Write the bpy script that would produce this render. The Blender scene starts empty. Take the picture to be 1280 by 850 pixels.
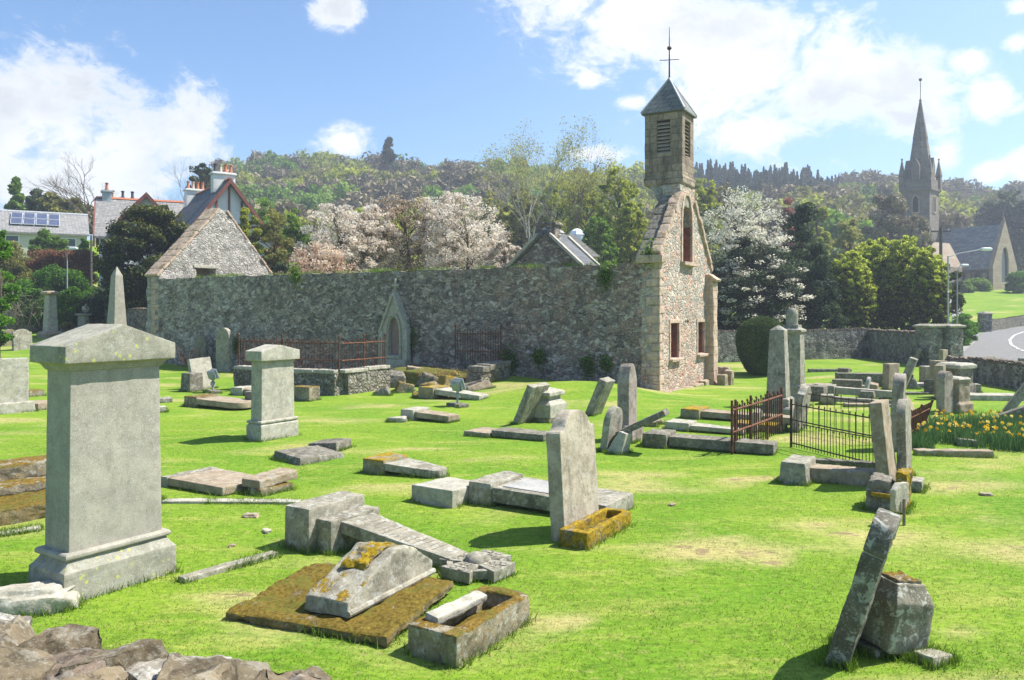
import bpy, bmesh, math, random
import numpy as np
from mathutils import Vector, Matrix, noise, geometry

random.seed(7)
RNG = np.random.default_rng(11)
R = math.radians
scene = bpy.context.scene
COL = scene.collection

# ------------------------------------------------------------------ camera, sky, sun, exposure
EYE, FPX, HOR = 2.7, 1000.0, 389.0          # eye height, focal length and horizon row of a 1280 x 850 frame
cam_d = bpy.data.cameras.new('camera')
cam_d.lens, cam_d.sensor_width = 28.125, 36.0
cam_d.shift_y = -(425 - HOR) / 1280
cam_d.clip_start, cam_d.clip_end = 0.05, 5000
cam = bpy.data.objects.new('camera', cam_d)
cam.location, cam.rotation_euler = (0, 0, EYE), (R(90), 0, 0)
COL.objects.link(cam)
scene.camera = cam
SUN_EL, SUN_AZ = R(54), math.atan2(0.96, 0.20)      # azimuth measured from +Y towards +X
scene.view_settings.view_transform = 'Standard'
scene.view_settings.look = 'None'
scene.view_settings.gamma = 1
scene.view_settings.use_curve_mapping = False
scene.view_settings.exposure = 1.0
scene.cycles.max_bounces = 8
scene.cycles.diffuse_bounces = 5
scene.cycles.transmission_bounces = 6
scene.cycles.volume_bounces = 0
scene.cycles.use_denoising = True

sun_d = bpy.data.lights.new('sun', 'SUN')
sun_d.energy, sun_d.angle, sun_d.color = 5.0, R(0.5), (1.0, 0.95, 0.86)
sun = bpy.data.objects.new('sun', sun_d)
COL.objects.link(sun)
sdir = Vector((math.sin(SUN_AZ) * math.cos(SUN_EL), math.cos(SUN_AZ) * math.cos(SUN_EL), math.sin(SUN_EL)))
sun.rotation_euler = sdir.to_track_quat('Z', 'Y').to_euler()


class NT:
    """tiny node-tree writer"""
    def __init__(s, tree):
        s.t, s.k = tree, 0
        tree.nodes.clear()

    def n(s, kind, ins=None, **props):
        d = s.t.nodes.new('ShaderNode' + kind)
        for a, v in props.items():
            setattr(d, a, v)
        for a, v in (ins or {}).items():
            s.put(d.inputs[a], v)
        return d

    def put(s, sock, v):
        if isinstance(v, bpy.types.NodeSocket):
            s.t.links.new(v, sock)
        elif isinstance(v, bpy.types.Node):
            s.t.links.new(v.outputs[0], sock)
        else:
            if sock.type == 'RGBA' and len(v) == 3:
                v = (*v, 1)
            sock.default_value = v

    def m(s, op, a, b=0.0, c=None, clamp=False):
        d = s.t.nodes.new('ShaderNodeMath')
        d.operation, d.use_clamp = op, clamp
        s.put(d.inputs[0], a)
        s.put(d.inputs[1], b)
        if c is not None:
            s.put(d.inputs[2], c)
        return d.outputs[0]

    def mix(s, f, a, b, mode='MIX'):
        d = s.t.nodes.new('ShaderNodeMix')
        d.data_type, d.blend_type = 'RGBA', mode
        s.put(d.inputs[0], f)
        s.put(d.inputs[6], a)
        s.put(d.inputs[7], b)
        return d.outputs[2]

    def ramp(s, f, stops, interp='LINEAR'):
        d = s.t.nodes.new('ShaderNodeValToRGB')
        d.color_ramp.interpolation = interp
        e = d.color_ramp.elements
        while len(e) < len(stops):
            e.new(0.5)
        for k, (p, c) in enumerate(stops):
            e[k].position = p
            e[k].color = (*c, 1) if len(c) == 3 else c
        s.put(d.inputs[0], f)
        return d.outputs[0]

    def step(s, f, lo, hi):
        d = s.t.nodes.new('ShaderNodeMapRange')
        d.interpolation_type = 'SMOOTHSTEP'
        s.put(d.inputs[0], f)
        s.put(d.inputs[1], lo)
        s.put(d.inputs[2], hi)
        return d.outputs[0]

    def noise(s, vec, scale, detail=4, rough=0.55, dist=0.0):
        d = s.n('TexNoise', {'Scale': scale, 'Detail': detail, 'Roughness': rough, 'Distortion': dist})
        if vec is not None:
            s.put(d.inputs['Vector'], vec)
        return d.outputs[0]

    def scaled(s, vec, sc):
        d = s.n('Mapping')
        s.put(d.inputs[0], vec)
        d.inputs['Scale'].default_value = sc
        return d.outputs[0]


world = bpy.data.worlds.new('World')
scene.world = world
world.use_nodes = True
t = NT(world.node_tree)
sky = t.n('TexSky', sky_type='NISHITA', sun_disc=False, sun_elevation=SUN_EL, sun_rotation=SUN_AZ)
sky.air_density, sky.dust_density, sky.ozone_density = 1.0, 0.6, 1.6
tc = t.n('TexCoord')
sep = t.n('SeparateXYZ', {0: tc.outputs['Generated']})
az = t.m('ARCTAN2', sep.outputs[0], sep.outputs[1])
el = t.m('ARCSINE', sep.outputs[2])
CLOUDS = [  # direction of each cloud bank (from the picture's columns and rows) and its half sizes
    (-40, 160, 200, 105), (70, 140, 120, 85), (165, 175, 95, 70), (232, 152, 58, 52), (60, 235, 230, 50),
    (700, -15, 90, 70), (790, 20, 130, 85), (930, 70, 160, 120), (1030, 95, 120, 80), (940, 165, 110, 30), (1120, 100, 85, 50), (1140, 150, 70, 28),
    (437, 176, 44, 30), (424, 14, 34, 24), (735, 100, 22, 15), (790, 128, 28, 12), (750, 192, 60, 15),
    (1242, 122, 46, 22), (1182, 193, 26, 20), (1240, 216, 36, 12), (1285, 212, 46, 26), (1275, 8, 30, 12), (1268, 52, 28, 14), (1212, 76, 44, 16), (1170, 158, 26, 13),
]
wob = t.n('Combine' + 'XYZ', {0: az, 1: t.m('MULTIPLY', el, 1.35), 2: 0.0})
n1 = t.m('ADD', t.m('MULTIPLY', t.noise(wob, 7.0, 9, 0.66, 0.8), 0.62), t.m('MULTIPLY', t.noise(wob, 30.0, 8, 0.7, 0.6), 0.38))
best = None
for (cx, cy, rx, ry) in CLOUDS:
    u, v = (cx - 640) / FPX, (HOR - cy) / FPX
    a0, e0 = math.atan(u), math.atan(v / math.hypot(1, u))
    dx = t.m('MULTIPLY', t.m('SUBTRACT', az, a0), FPX / rx * (1 + u * u))
    dy = t.m('MULTIPLY', t.m('SUBTRACT', el, e0), FPX / ry / math.hypot(1, u))
    r2 = t.m('ADD', t.m('MULTIPLY', dx, dx), t.m('MULTIPLY', dy, dy))
    f = t.m('SUBTRACT', 1.0, t.m('SQRT', r2))
    best = f if best is None else t.m('SMOOTH_MAX', best, f, 0.15)
dens = t.m('ADD', best, t.m('MULTIPLY', t.m('SUBTRACT', n1, 0.5), 4.2))
mask = t.step(dens, -0.05, 0.75)
n2 = t.noise(wob, 5.0, 5, 0.6)
grey = t.m('MULTIPLY', t.step(dens, 0.25, 0.95), t.step(n2, 0.42, 0.66))
ccol = t.mix(grey, (0.57, 0.575, 0.58), (0.38, 0.40, 0.43))
veil = t.m('MULTIPLY', t.step(az, -0.25, 0.6), 0.30)                # thin high haze towards the sun
skyc = t.mix(1.0, sky.outputs[0], (0.092, 0.092, 0.092), 'MULTIPLY')
skyc = t.mix(1.0, skyc, (0.70, 0.90, 1.08), 'MULTIPLY')
skyc = t.mix(veil, skyc, (0.34, 0.48, 0.58))
final = t.mix(mask, skyc, ccol)
bg = t.n('Background', {'Color': final, 'Strength': 1.0})
t.n('OutputWorld', {0: bg.outputs[0]})


# ------------------------------------------------------------------ materials
def mat(name):
    m = bpy.data.materials.new(name)
    m.use_nodes = True
    return m, NT(m.node_tree)


def finish(t, color, rough=0.9, bump=None, bstr=0.3, bdist=0.02, spec=0.2, metal=0.0):
    p = t.n('BsdfPrincipled', {'Roughness': rough, 'Specular IOR Level': spec, 'Metallic': metal})
    t.put(p.inputs['Base Color'], color)
    if bump is not None:
        b = t.n('Bump', {'Strength': bstr, 'Distance': bdist, 'Height': bump})
        t.put(p.inputs['Normal'], b.outputs[0])
    t.n('OutputMaterial', {0: p.outputs[0]})


def obj_vec(t):
    """object coordinates shifted by the object's own random number, so that copies differ"""
    tc, oi = t.n('TexCoord'), t.n('ObjectInfo')
    off = t.m('MULTIPLY', oi.outputs['Random'], 37.0)
    return t.n('VectorMath', {0: tc.outputs['Object'], 1: t.n('CombineXYZ', {0: off, 1: off, 2: off}).outputs[0]}, operation='ADD').outputs[0]


def stone_mat(name, c1, c2, lichen=0.4, dark=0.35, moss=0.0, speck=0.12, pale=(0.46, 0.46, 0.42), yellow=0.0, mosscol=(0.20, 0.135, 0.022), moss_side=0.0, bump=0.55):
    m, t = mat(name)
    v = obj_vec(t)
    c1, c2 = tuple(a * b for a, b in zip(c1, (1.02, .97, .90))), tuple(a * b for a, b in zip(c2, (1.04, .98, .90)))
    base = t.mix(t.step(t.noise(v, 5.0, 6, 0.6), 0.35, 0.65), c1, c2)
    blot = t.noise(v, 2.4, 5, 0.65, 0.5)
    base = t.mix(t.m('MULTIPLY', t.step(blot, 0.50, 0.66), min(.75, dark * 1.2)), base, (c1[0] * .48, c1[1] * .46, c1[2] * .42))
    st = t.noise(t.scaled(v, (7, 7, 1.6)), 1.0, 5, 0.6)
    base = t.mix(t.m('MULTIPLY', t.step(st, 0.52, 0.72), dark), base, tuple(x * 0.28 for x in c1))
    ln = t.noise(v, 11.0, 6, 0.65, 0.4)
    base = t.mix(t.m('MULTIPLY', t.step(ln, 0.53, 0.60), lichen), base, pale)
    l2 = t.noise(v, 46.0, 5, 0.7)
    base = t.mix(t.m('MULTIPLY', t.step(l2, 0.55, 0.63), lichen * .55), base, tuple(x * 1.15 for x in pale))
    dk = t.noise(v, 21.0, 6, 0.72)
    base = t.mix(t.m('MULTIPLY', t.step(dk, 0.545, 0.61), dark), base, tuple(x * 0.35 for x in c2))
    if yellow:
        yn = t.n('TexVoronoi', {'Vector': v, 'Scale': 13.0})
        ym = t.m('MULTIPLY', t.step(yn.outputs['Distance'], 0.27, 0.20), t.step(t.noise(v, 3.4, 3), 0.48, 0.54))
        base = t.mix(t.m('MULTIPLY', ym, yellow), base, (0.42, 0.43, 0.12))
    pit = t.n('TexVoronoi', {'Vector': v, 'Scale': 14.0})
    base = t.mix(t.m('MULTIPLY', t.step(pit.outputs['Distance'], 0.10, 0.05), t.m('MULTIPLY', t.step(t.noise(v, 5.0, 2), 0.5, 0.6), 0.7)), base, (0.05, 0.05, 0.045))
    sp = t.noise(v, 95.0, 3, 0.75)
    base = t.mix(t.m('MULTIPLY', t.step(sp, 0.55, 0.72), speck), base, (0.03, 0.03, 0.03))
    base = t.mix(t.m('MULTIPLY', t.step(sp, 0.45, 0.3), speck), base, (0.75, 0.75, 0.72))
    bh = t.m('ADD', t.m('MULTIPLY', t.noise(v, 34.0, 6, 0.65), 0.7), t.m('MULTIPLY', ln, 0.35))
    if moss:
        geo = t.n('NewGeometry')
        nz = t.n('SeparateXYZ', {0: geo.outputs['Normal']}).outputs[2]
        up = t.step(nz, 0.25 - moss_side, 0.75 - moss_side)
        mn = t.noise(v, 4.2, 6, 0.7)
        mk = t.m('MULTIPLY', up, t.step(t.m('ADD', mn, t.m('MULTIPLY', t.m('SUBTRACT', t.noise(v, 19.0, 5, 0.7), 0.5), 0.45)), 0.61 - 0.30 * moss, 0.69 - 0.30 * moss))
        mcol = t.ramp(t.noise(v, 26.0, 5, 0.7), [(0.28, tuple(x * 0.25 for x in mosscol)), (0.45, tuple(x * 0.7 for x in mosscol)), (0.55, mosscol), (0.72, (mosscol[0] * 1.35, mosscol[1] * 1.65, mosscol[2] * 1.5))])
        mcol = t.mix(t.m('MULTIPLY', t.step(t.noise(v, 3.3, 5, 0.7), 0.50, 0.62), 0.55 if mosscol[0] < .25 else 0.2), mcol, (0.105, 0.125, 0.022))
        base = t.mix(mk, base, mcol)
        bh = t.m('ADD', bh, t.m('MULTIPLY', mk, t.m('MULTIPLY', t.noise(v, 55.0, 4, 0.8), 1.6)))
    finish(t, base, 0.93, bh, bump, 0.02, 0.15)
    return m


def rubble_mat(name, cols, mortar, sc=(2.4, 2.4, 4.2), stain=0.4, white=0.2, green=0.0, zones=(), bstr=0.9, mort_w=0.07, warp=0.34, cells=0.0, warm=(1, 1, 1)):
    """random rubble masonry: stones from a Voronoi pattern, each with its own tone, mortar between; zones = patches along the wall"""
    m, t = mat(name)
    tc = t.n('TexCoord')
    v = tc.outputs['Object']
    warp = t.n('TexNoise', {'Vector': v, 'Scale': 3.1, 'Detail': 5})
    wv = t.n('VectorMath', {0: warp.outputs['Color'], 1: (0.5, 0.5, 0.5)}, operation='SUBTRACT').outputs[0]
    wv = t.n('VectorMath', {0: wv, 'Scale': warp}, operation='SCALE').outputs[0]
    v2 = t.scaled(t.n('VectorMath', {0: v, 1: wv}, operation='ADD').outputs[0], sc)
    vo = t.n('TexVoronoi', {'Vector': v2, 'Scale': 1.0, 'Randomness': 0.9})
    ve = t.n('TexVoronoi', {'Vector': v2, 'Scale': 1.0, 'Randomness': 0.9}, feature='DISTANCE_TO_EDGE')
    tone = t.n('SeparateXYZ', {0: vo.outputs['Color']}).outputs[0]
    n = len(cols)
    base = t.ramp(tone, [(k / max(1, n - 1), c) for k, c in enumerate(cols)], 'CONSTANT' if n > 4 else 'LINEAR')
    for (axis, lo, hi, col, amt) in zones:
        s = t.n('SeparateXYZ', {0: v}).outputs[axis]
        zz = t.m('MULTIPLY', t.step(t.m('ADD', s, t.m('MULTIPLY', t.noise(v, 0.6, 3), 4.0)), lo + 2, hi + 2), t.step(t.noise(v, 1.3, 4), 0.36, 0.6))
        base = t.mix(t.m('MULTIPLY', zz, amt), base, col)
    fine = t.noise(v, 13.0, 6, 0.7)
    base = t.mix(0.75, base, t.ramp(fine, [(0.25, (0.35, 0.35, 0.35)), (0.75, (1.45, 1.45, 1.45))]), 'MULTIPLY')
    if cells:                                   # single stones bleached or blackened, in drifts along the wall
        cb = t.n('SeparateXYZ', {0: vo.outputs['Color']})
        drift = t.noise(v, 0.45, 6, 0.7)
        base = t.mix(t.m('MULTIPLY', t.step(t.m('ADD', cb.outputs[1], t.m('MULTIPLY', t.m('SUBTRACT', drift, 0.5), 1.3)), 0.70, 0.80), cells), base, (0.55, 0.53, 0.48))
        base = t.mix(t.m('MULTIPLY', t.step(t.m('ADD', cb.outputs[2], t.m('MULTIPLY', t.m('SUBTRACT', t.noise(v, 0.8, 4, 0.6), 0.5), 1.3)), 0.66, 0.76), cells), base, (0.075, 0.07, 0.066))
    wn = t.noise(v, 6.5, 7, 0.76)
    base = t.mix(t.m('MULTIPLY', t.step(wn, 0.545, 0.60), white), base, (0.56, 0.55, 0.51))
    dn = t.noise(v, 8.5, 7, 0.76)
    base = t.mix(t.m('MULTIPLY', t.step(dn, 0.55, 0.62), min(.8, stain)), base, (0.06, 0.056, 0.052))
    edge = t.step(ve.outputs['Distance'], mort_w, mort_w * 0.3)
    base = t.mix(t.m('MULTIPLY', edge, t.m('MULTIPLY', 0.85, t.step(t.noise(v, 2.2, 3), 0.35, 0.6))), base, mortar)
    sn = t.noise(t.scaled(v, (1.1, 1.1, 0.45)), 1.0, 7, 0.72)
    base = t.mix(t.m('MULTIPLY', t.step(sn, 0.48, 0.68), stain), base, (0.045, 0.045, 0.040))
    if green:
        gn = t.noise(v, 1.6, 5, 0.7)
        base = t.mix(t.m('MULTIPLY', t.step(gn, 0.6, 0.7), green), base, (0.05, 0.085, 0.02))
    base = t.mix(1.0, base, warm, 'MULTIPLY')
    h = t.m('ADD', t.m('MULTIPLY', t.step(ve.outputs['Distance'], 0.0, 0.22), 1.0), t.m('MULTIPLY', fine, 0.5))
    h = t.m('ADD', h, t.m('MULTIPLY', tone, 0.5))
    finish(t, base, 0.95, h, bstr, 0.05, 0.1)
    return m


def ashlar_mat(name, c1, c2, mortar, bw=0.55, bh=0.27, stain=0.4):
    m, t = mat(name)
    v = t.n('TexCoord').outputs['Object']
    s = t.n('SeparateXYZ', {0: v})
    uv = t.n('CombineXYZ', {0: t.m('ADD', s.outputs[0], s.outputs[1]), 1: s.outputs[2], 2: 0.0}).outputs[0]
    b = t.n('TexBrick', {'Vector': uv, 'Color1': (*c1, 1), 'Color2': (*c2, 1), 'Mortar': (*mortar, 1), 'Scale': 1.0, 'Mortar Size': 0.012,
                         'Mortar Smooth': 0.4, 'Brick Width': bw, 'Row Height': bh, 'Bias': 0.0}, offset=0.45)
    fine = t.noise(v, 9.0, 6, 0.7)
    base = t.mix(0.8, b.outputs[0], t.ramp(fine, [(0.25, (0.45, 0.45, 0.45)), (0.75, (1.4, 1.38, 1.35))]), 'MULTIPLY')
    sn = t.noise(t.scaled(v, (1.6, 1.6, 0.5)), 1.2, 6, 0.65)
    base = t.mix(t.m('MULTIPLY', t.step(sn, 0.5, 0.68), stain), base, (0.05, 0.048, 0.042))
    h = t.m('ADD', t.m('MULTIPLY', b.outputs[1], -1.0), t.m('MULTIPLY', fine, 0.8))
    finish(t, base, 0.93, h, 0.7, 0.03, 0.15)
    return m


def slate_mat(name, c1, c2, bw=0.32, rh=0.2, lich=0.25):
    m, t = mat(name)
    v = t.n('TexCoord').outputs['Object']
    s = t.n('SeparateXYZ', {0: v})
    uv = t.n('CombineXYZ', {0: t.m('ADD', s.outputs[0], t.m('MULTIPLY', s.outputs[1], 0.73)), 1: t.m('MULTIPLY', s.outputs[2], 1.4), 2: 0.0}).outputs[0]
    b = t.n('TexBrick', {'Vector': uv, 'Color1': (*c1, 1), 'Color2': (*c2, 1), 'Mortar': (*(x * 0.4 for x in c1), 1), 'Scale': 1.0, 'Mortar Size': 0.012,
                         'Brick Width': bw, 'Row Height': rh, 'Bias': 0.0}, offset=0.5)
    f = t.noise(v, 7.0, 6, 0.7)
    base = t.mix(0.7, b.outputs[0], t.ramp(f, [(0.25, (0.6, 0.6, 0.6)), (0.75, (1.4, 1.4, 1.4))]), 'MULTIPLY')
    base = t.mix(t.m('MULTIPLY', t.step(t.noise(v, 3.0, 6, 0.7), 0.56, 0.68), lich), base, (0.30, 0.29, 0.24))
    finish(t, base, 0.75, t.m('ADD', t.m('MULTIPLY', b.outputs[1], -1.0), f), 0.5, 0.02, 0.3)
    return m


def plain_mat(name, col, rough=0.8, var=0.25, sc=6.0, metal=0.0, spec=0.3, bstr=0.2, col2=None):
    m, t = mat(name)
    v = obj_vec(t)
    n = t.noise(v, sc, 5, 0.65)
    c = t.mix(t.step(n, 0.3, 0.7), tuple(x * (1 - var) for x in col), col2 or tuple(min(1, x * (1 + var)) for x in col))
    finish(t, c, rough, n, bstr, 0.01, spec, metal)
    return m


def leaf_mat(name, stops, trans=0.3, rough=0.6):
    """each leaf carries its own tint number; the ramp gives its colour"""
    m, t = mat(name)
    a = t.n('Attribute', attribute_name='tint')
    c = t.ramp(a.outputs['Fac'], stops)
    p = t.n('BsdfPrincipled', {'Base Color': c, 'Roughness': rough, 'Specular IOR Level': 0.25})
    tr = t.n('BsdfTranslucent', {'Color': c})
    mx = t.n('MixShader', {0: trans, 1: p.outputs[0], 2: tr.outputs[0]})
    t.n('OutputMaterial', {0: mx.outputs[0]})
    return m


M = {}
M['granite'] = stone_mat('pale_granite', (0.28, 0.28, 0.25), (0.34, 0.335, 0.30), 0.12, 0.22, speck=0.42, bump=0.14)
M['granite_cap'] = stone_mat('granite_with_lichen', (0.24, 0.245, 0.21), (0.31, 0.31, 0.27), 0.25, 0.3, speck=0.34, yellow=0.9, bump=0.22)
M['grey'] = stone_mat('weathered_grey_stone', (0.21, 0.205, 0.17), (0.31, 0.30, 0.255), 0.5, 0.55)
M['greymoss'] = stone_mat('grey_stone_with_moss', (0.22, 0.215, 0.18), (0.31, 0.30, 0.25), 0.40, 0.45, moss=0.25, mosscol=(0.30, 0.19, 0.02))
M['pale'] = stone_mat('pale_lichen_stone', (0.30, 0.30, 0.26), (0.40, 0.39, 0.34), 0.6, 0.30)
M['dark'] = stone_mat('dark_weathered_stone', (0.13, 0.125, 0.105), (0.20, 0.19, 0.16), 0.35, 0.5)
M['brown'] = stone_mat('brown_sandstone', (0.25, 0.205, 0.15), (0.33, 0.28, 0.215), 0.3, 0.35)
M['lichened'] = stone_mat('lichen_blotched_stone', (0.19, 0.185, 0.155), (0.27, 0.26, 0.22), 0.85, 0.55, pale=(0.46, 0.46, 0.40))
M['beige'] = stone_mat('beige_headstone', (0.30, 0.27, 0.215), (0.42, 0.39, 0.33), 0.35, 0.45, speck=0.2)
M['pink'] = stone_mat('pinkish_grey_granite', (0.25, 0.22, 0.20), (0.33, 0.30, 0.27), 0.3, 0.5)
M['mossy'] = stone_mat('moss_covered_stone', (0.20, 0.18, 0.13), (0.28, 0.25, 0.19), 0.45, 0.6, moss=0.66, moss_side=0.30, mosscol=(0.20, 0.125, 0.022))
M['goldfull'] = stone_mat('golden_moss_coat', (0.20, 0.16, 0.08), (0.26, 0.21, 0.11), 0.35, 0.5, moss=0.72, mosscol=(0.33, 0.215, 0.018), moss_side=0.95)
M['mossfull'] = stone_mat('thick_moss', (0.12, 0.10, 0.05), (0.18, 0.14, 0.07), 0.2, 0.5, moss=0.92, mosscol=(0.165, 0.115, 0.02), moss_side=0.1)
M['gold'] = stone_mat('stone_with_golden_lichen', (0.20, 0.19, 0.15), (0.28, 0.26, 0.20), 0.3, 0.4, moss=0.62, mosscol=(0.36, 0.235, 0.015), moss_side=0.35)
M['patchy'] = stone_mat('stone_with_white_lichen_patches', (0.11, 0.105, 0.09), (0.17, 0.165, 0.14), 0.8, 0.4, pale=(0.38, 0.39, 0.35))
M['rock'] = stone_mat('rough_whinstone', (0.115, 0.098, 0.068), (0.20, 0.168, 0.118), 0.40, 0.75, pale=(0.30, 0.285, 0.235))
M['rockdark'] = stone_mat('dark_whinstone', (0.10, 0.085, 0.075), (0.20, 0.16, 0.125), 0.35, 0.6, pale=(0.38, 0.36, 0.31))
M['rockpale'] = stone_mat('grey_lichened_whinstone', (0.17, 0.16, 0.14), (0.25, 0.235, 0.205), 0.6, 0.6)
M['white_slab'] = stone_mat('polished_pale_tablet', (0.30, 0.315, 0.325), (0.36, 0.37, 0.375), 0.2, 0.2)
M['rubble_nave'] = rubble_mat('grey_whinstone_rubble', [(0.19, 0.17, 0.155), (0.34, 0.29, 0.26), (0.43, 0.37, 0.33), (0.25, 0.22, 0.205), (0.50, 0.44, 0.39), (0.38, 0.295, 0.255)],
                              (0.22, 0.20, 0.18), (4.2, 4.2, 8.8), stain=0.40, white=0.42, green=0.15, warp=0.05, warm=(1.05, 1.0, 0.95), cells=0.60, mort_w=0.12,
                              zones=((1, 16.5, 21.5, (0.60, 0.60, 0.57), 0.62), (1, 13.0, 4.0, (0.44, 0.30, 0.24), 0.65), (2, 4.4, 5.8, (0.085, 0.085, 0.065), 0.75)))
M['rubble_gable'] = rubble_mat('pink_and_grey_rubble', [(0.36, 0.33, 0.29), (0.60, 0.45, 0.36), (0.46, 0.41, 0.35), (0.62, 0.54, 0.45), (0.60, 0.36, 0.27), (0.40, 0.37, 0.33), (0.55, 0.46, 0.38)],
                               (0.52, 0.45, 0.37), (4.6, 4.6, 6.4), warp=0.10, cells=0.14, stain=0.15, white=0.30, zones=((2, 3.4, -0.6, (0.55, 0.27, 0.19), 0.55),), mort_w=0.09)
M['rubble_pale'] = rubble_mat('limewashed_rubble', [(0.34, 0.32, 0.28), (0.46, 0.43, 0.39), (0.40, 0.37, 0.34), (0.52, 0.49, 0.44), (0.38, 0.31, 0.27)], (0.42, 0.38, 0.33),
                              (4.4, 4.4, 7.6), stain=0.12, white=0.35, mort_w=0.08, warp=0.08, cells=0.25)
M['rubble_yard'] = rubble_mat('dark_boundary_rubble', [(0.13, 0.125, 0.115), (0.25, 0.235, 0.215), (0.19, 0.18, 0.165), (0.34, 0.325, 0.30), (0.16, 0.15, 0.14)], (0.21, 0.195, 0.175),
                              (4.0, 4.0, 6.0), stain=0.3, white=0.35)
M['rubble_low'] = rubble_mat('mossy_dwarf_wall_rubble', [(0.20, 0.18, 0.14), (0.28, 0.26, 0.21), (0.16, 0.145, 0.115), (0.33, 0.31, 0.26)], (0.10, 0.085, 0.06),
                             (4.6, 4.6, 6.4), stain=0.4, white=0.5, green=0.15)
M['tower'] = ashlar_mat('brown_coursed_ashlar', (0.22, 0.17, 0.135), (0.36, 0.29, 0.225), (0.15, 0.125, 0.10), stain=0.6)
M['farstone'] = ashlar_mat('grey_brown_church_stone', (0.20, 0.17, 0.15), (0.27, 0.23, 0.20), (0.15, 0.13, 0.115), 0.9, 0.4, 0.35)
M['farlight'] = ashlar_mat('buff_church_stone', (0.36, 0.28, 0.22), (0.43, 0.35, 0.27), (0.25, 0.2, 0.16), 0.9, 0.4, 0.15)
M['dressed'] = ashlar_mat('pink_dressed_sandstone', (0.54, 0.40, 0.31), (0.46, 0.36, 0.28), (0.36, 0.28, 0.22), 0.5, 0.32, 0.2)
M['coping'] = stone_mat('skew_stones', (0.38, 0.29, 0.225), (0.50, 0.39, 0.31), 0.4, 0.45, moss=0.2)
M['slate'] = slate_mat('blue_grey_slate', (0.085, 0.088, 0.098), (0.135, 0.138, 0.15))
M['slate_far'] = slate_mat('mottled_church_slate', (0.17, 0.175, 0.20), (0.27, 0.275, 0.30), 0.6, 0.4, 0.7)
M['slate_tower'] = slate_mat('stone_slates', (0.13, 0.135, 0.135), (0.20, 0.20, 0.19), 0.34, 0.25)
M['slate_pale'] = slate_mat('pale_weathered_slate', (0.20, 0.195, 0.195), (0.29, 0.28, 0.27), 0.3, 0.2, 0.35)
M['slate_brown'] = slate_mat('brown_grey_slate', (0.15, 0.14, 0.13), (0.22, 0.205, 0.19), 0.32, 0.22, 0.5)
M['lead'] = plain_mat('lead_flashing', (0.34, 0.36, 0.38), 0.5, 0.2)
M['iron'] = plain_mat('rusty_iron', (0.085, 0.042, 0.028), 0.85, 0.5, 14, 0.0, 0.3, 0.4, (0.18, 0.072, 0.036))
M['iron_dark'] = plain_mat('dark_iron', (0.030, 0.024, 0.020), 0.7, 0.4, 12, 0.0, 0.4, 0.3, (0.075, 0.040, 0.024))
M['rust_rail'] = plain_mat('orange_rust', (0.145, 0.062, 0.036), 0.9, 0.45, 11)
M['white_wall'] = plain_mat('white_harling', (0.66, 0.655, 0.63), 0.9, 0.08, 8)
M['cream_wall'] = plain_mat('cream_harling', (0.50, 0.47, 0.40), 0.9, 0.1, 8)
M['board'] = plain_mat('red_brown_bargeboard', (0.20, 0.070, 0.055), 0.6, 0.2)
M['shutter'] = plain_mat('red_brown_boards', (0.20, 0.070, 0.050), 0.75, 0.25, 5)
M['terracotta'] = plain_mat('terracotta', (0.42, 0.155, 0.085), 0.8, 0.2)
M['pot_dark'] = plain_mat('sooty_pot', (0.055, 0.055, 0.06), 0.8, 0.2)
M['pot_pale'] = plain_mat('buff_pot', (0.42, 0.34, 0.27), 0.8, 0.2)
M['glass'] = plain_mat('dark_window_glass', (0.03, 0.035, 0.04), 0.08, 0.2, 2, 0.0, 0.6, 0.0)
M['panel'] = plain_mat('solar_cells', (0.075, 0.09, 0.15), 0.25, 0.2, 3, 0.0, 0.5, 0.0)
M['alu'] = plain_mat('aluminium', (0.62, 0.64, 0.66), 0.4, 0.1, 5, 0.3)
M['lampgrey'] = plain_mat('galvanised_steel', (0.36, 0.38, 0.39), 0.5, 0.12, 5, 0.2)
M['lampmetal'] = plain_mat('dull_grey_casting', (0.30, 0.33, 0.35), 0.5, 0.15, 8, 0.3)
M['lampwhite'] = plain_mat('white_lamp_cover', (0.72, 0.74, 0.75), 0.35, 0.05)
M['pole'] = plain_mat('tarred_wood', (0.13, 0.11, 0.09), 0.9, 0.3, 8)
M['wood'] = plain_mat('grey_wood', (0.22, 0.19, 0.14), 0.9, 0.3, 14)
M['louvre'] = plain_mat('weathered_louvre_boards', (0.36, 0.30, 0.245), 0.85, 0.2, 9)
M['void'] = plain_mat('painted_interior_shade', (0.035, 0.028, 0.024), 0.9, 0.2)  # near-black colour painted for the shade inside openings and hollows
M['bark'] = plain_mat('grey_brown_bark', (0.095, 0.078, 0.060), 0.95, 0.4, 9, 0, 0.1, 0.5)
M['bark_pale'] = plain_mat('pale_birch_bark', (0.30, 0.275, 0.235), 0.9, 0.5, 7, 0, 0.1, 0.4)
M['twig'] = plain_mat('twigs', (0.135, 0.105, 0.085), 0.95, 0.3, 9, 0, 0.1, 0.1)
M['asphalt'] = plain_mat('worn_asphalt', (0.17, 0.165, 0.16), 0.9, 0.15, 3)
M['paint'] = plain_mat('road_paint', (0.72, 0.72, 0.70), 0.7, 0.1, 10)
M['kerb'] = plain_mat('kerb_stone', (0.33, 0.32, 0.30), 0.9, 0.2)
M['tarp'] = plain_mat('grey_gravel_path', (0.26, 0.25, 0.24), 0.95, 0.2)

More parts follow.
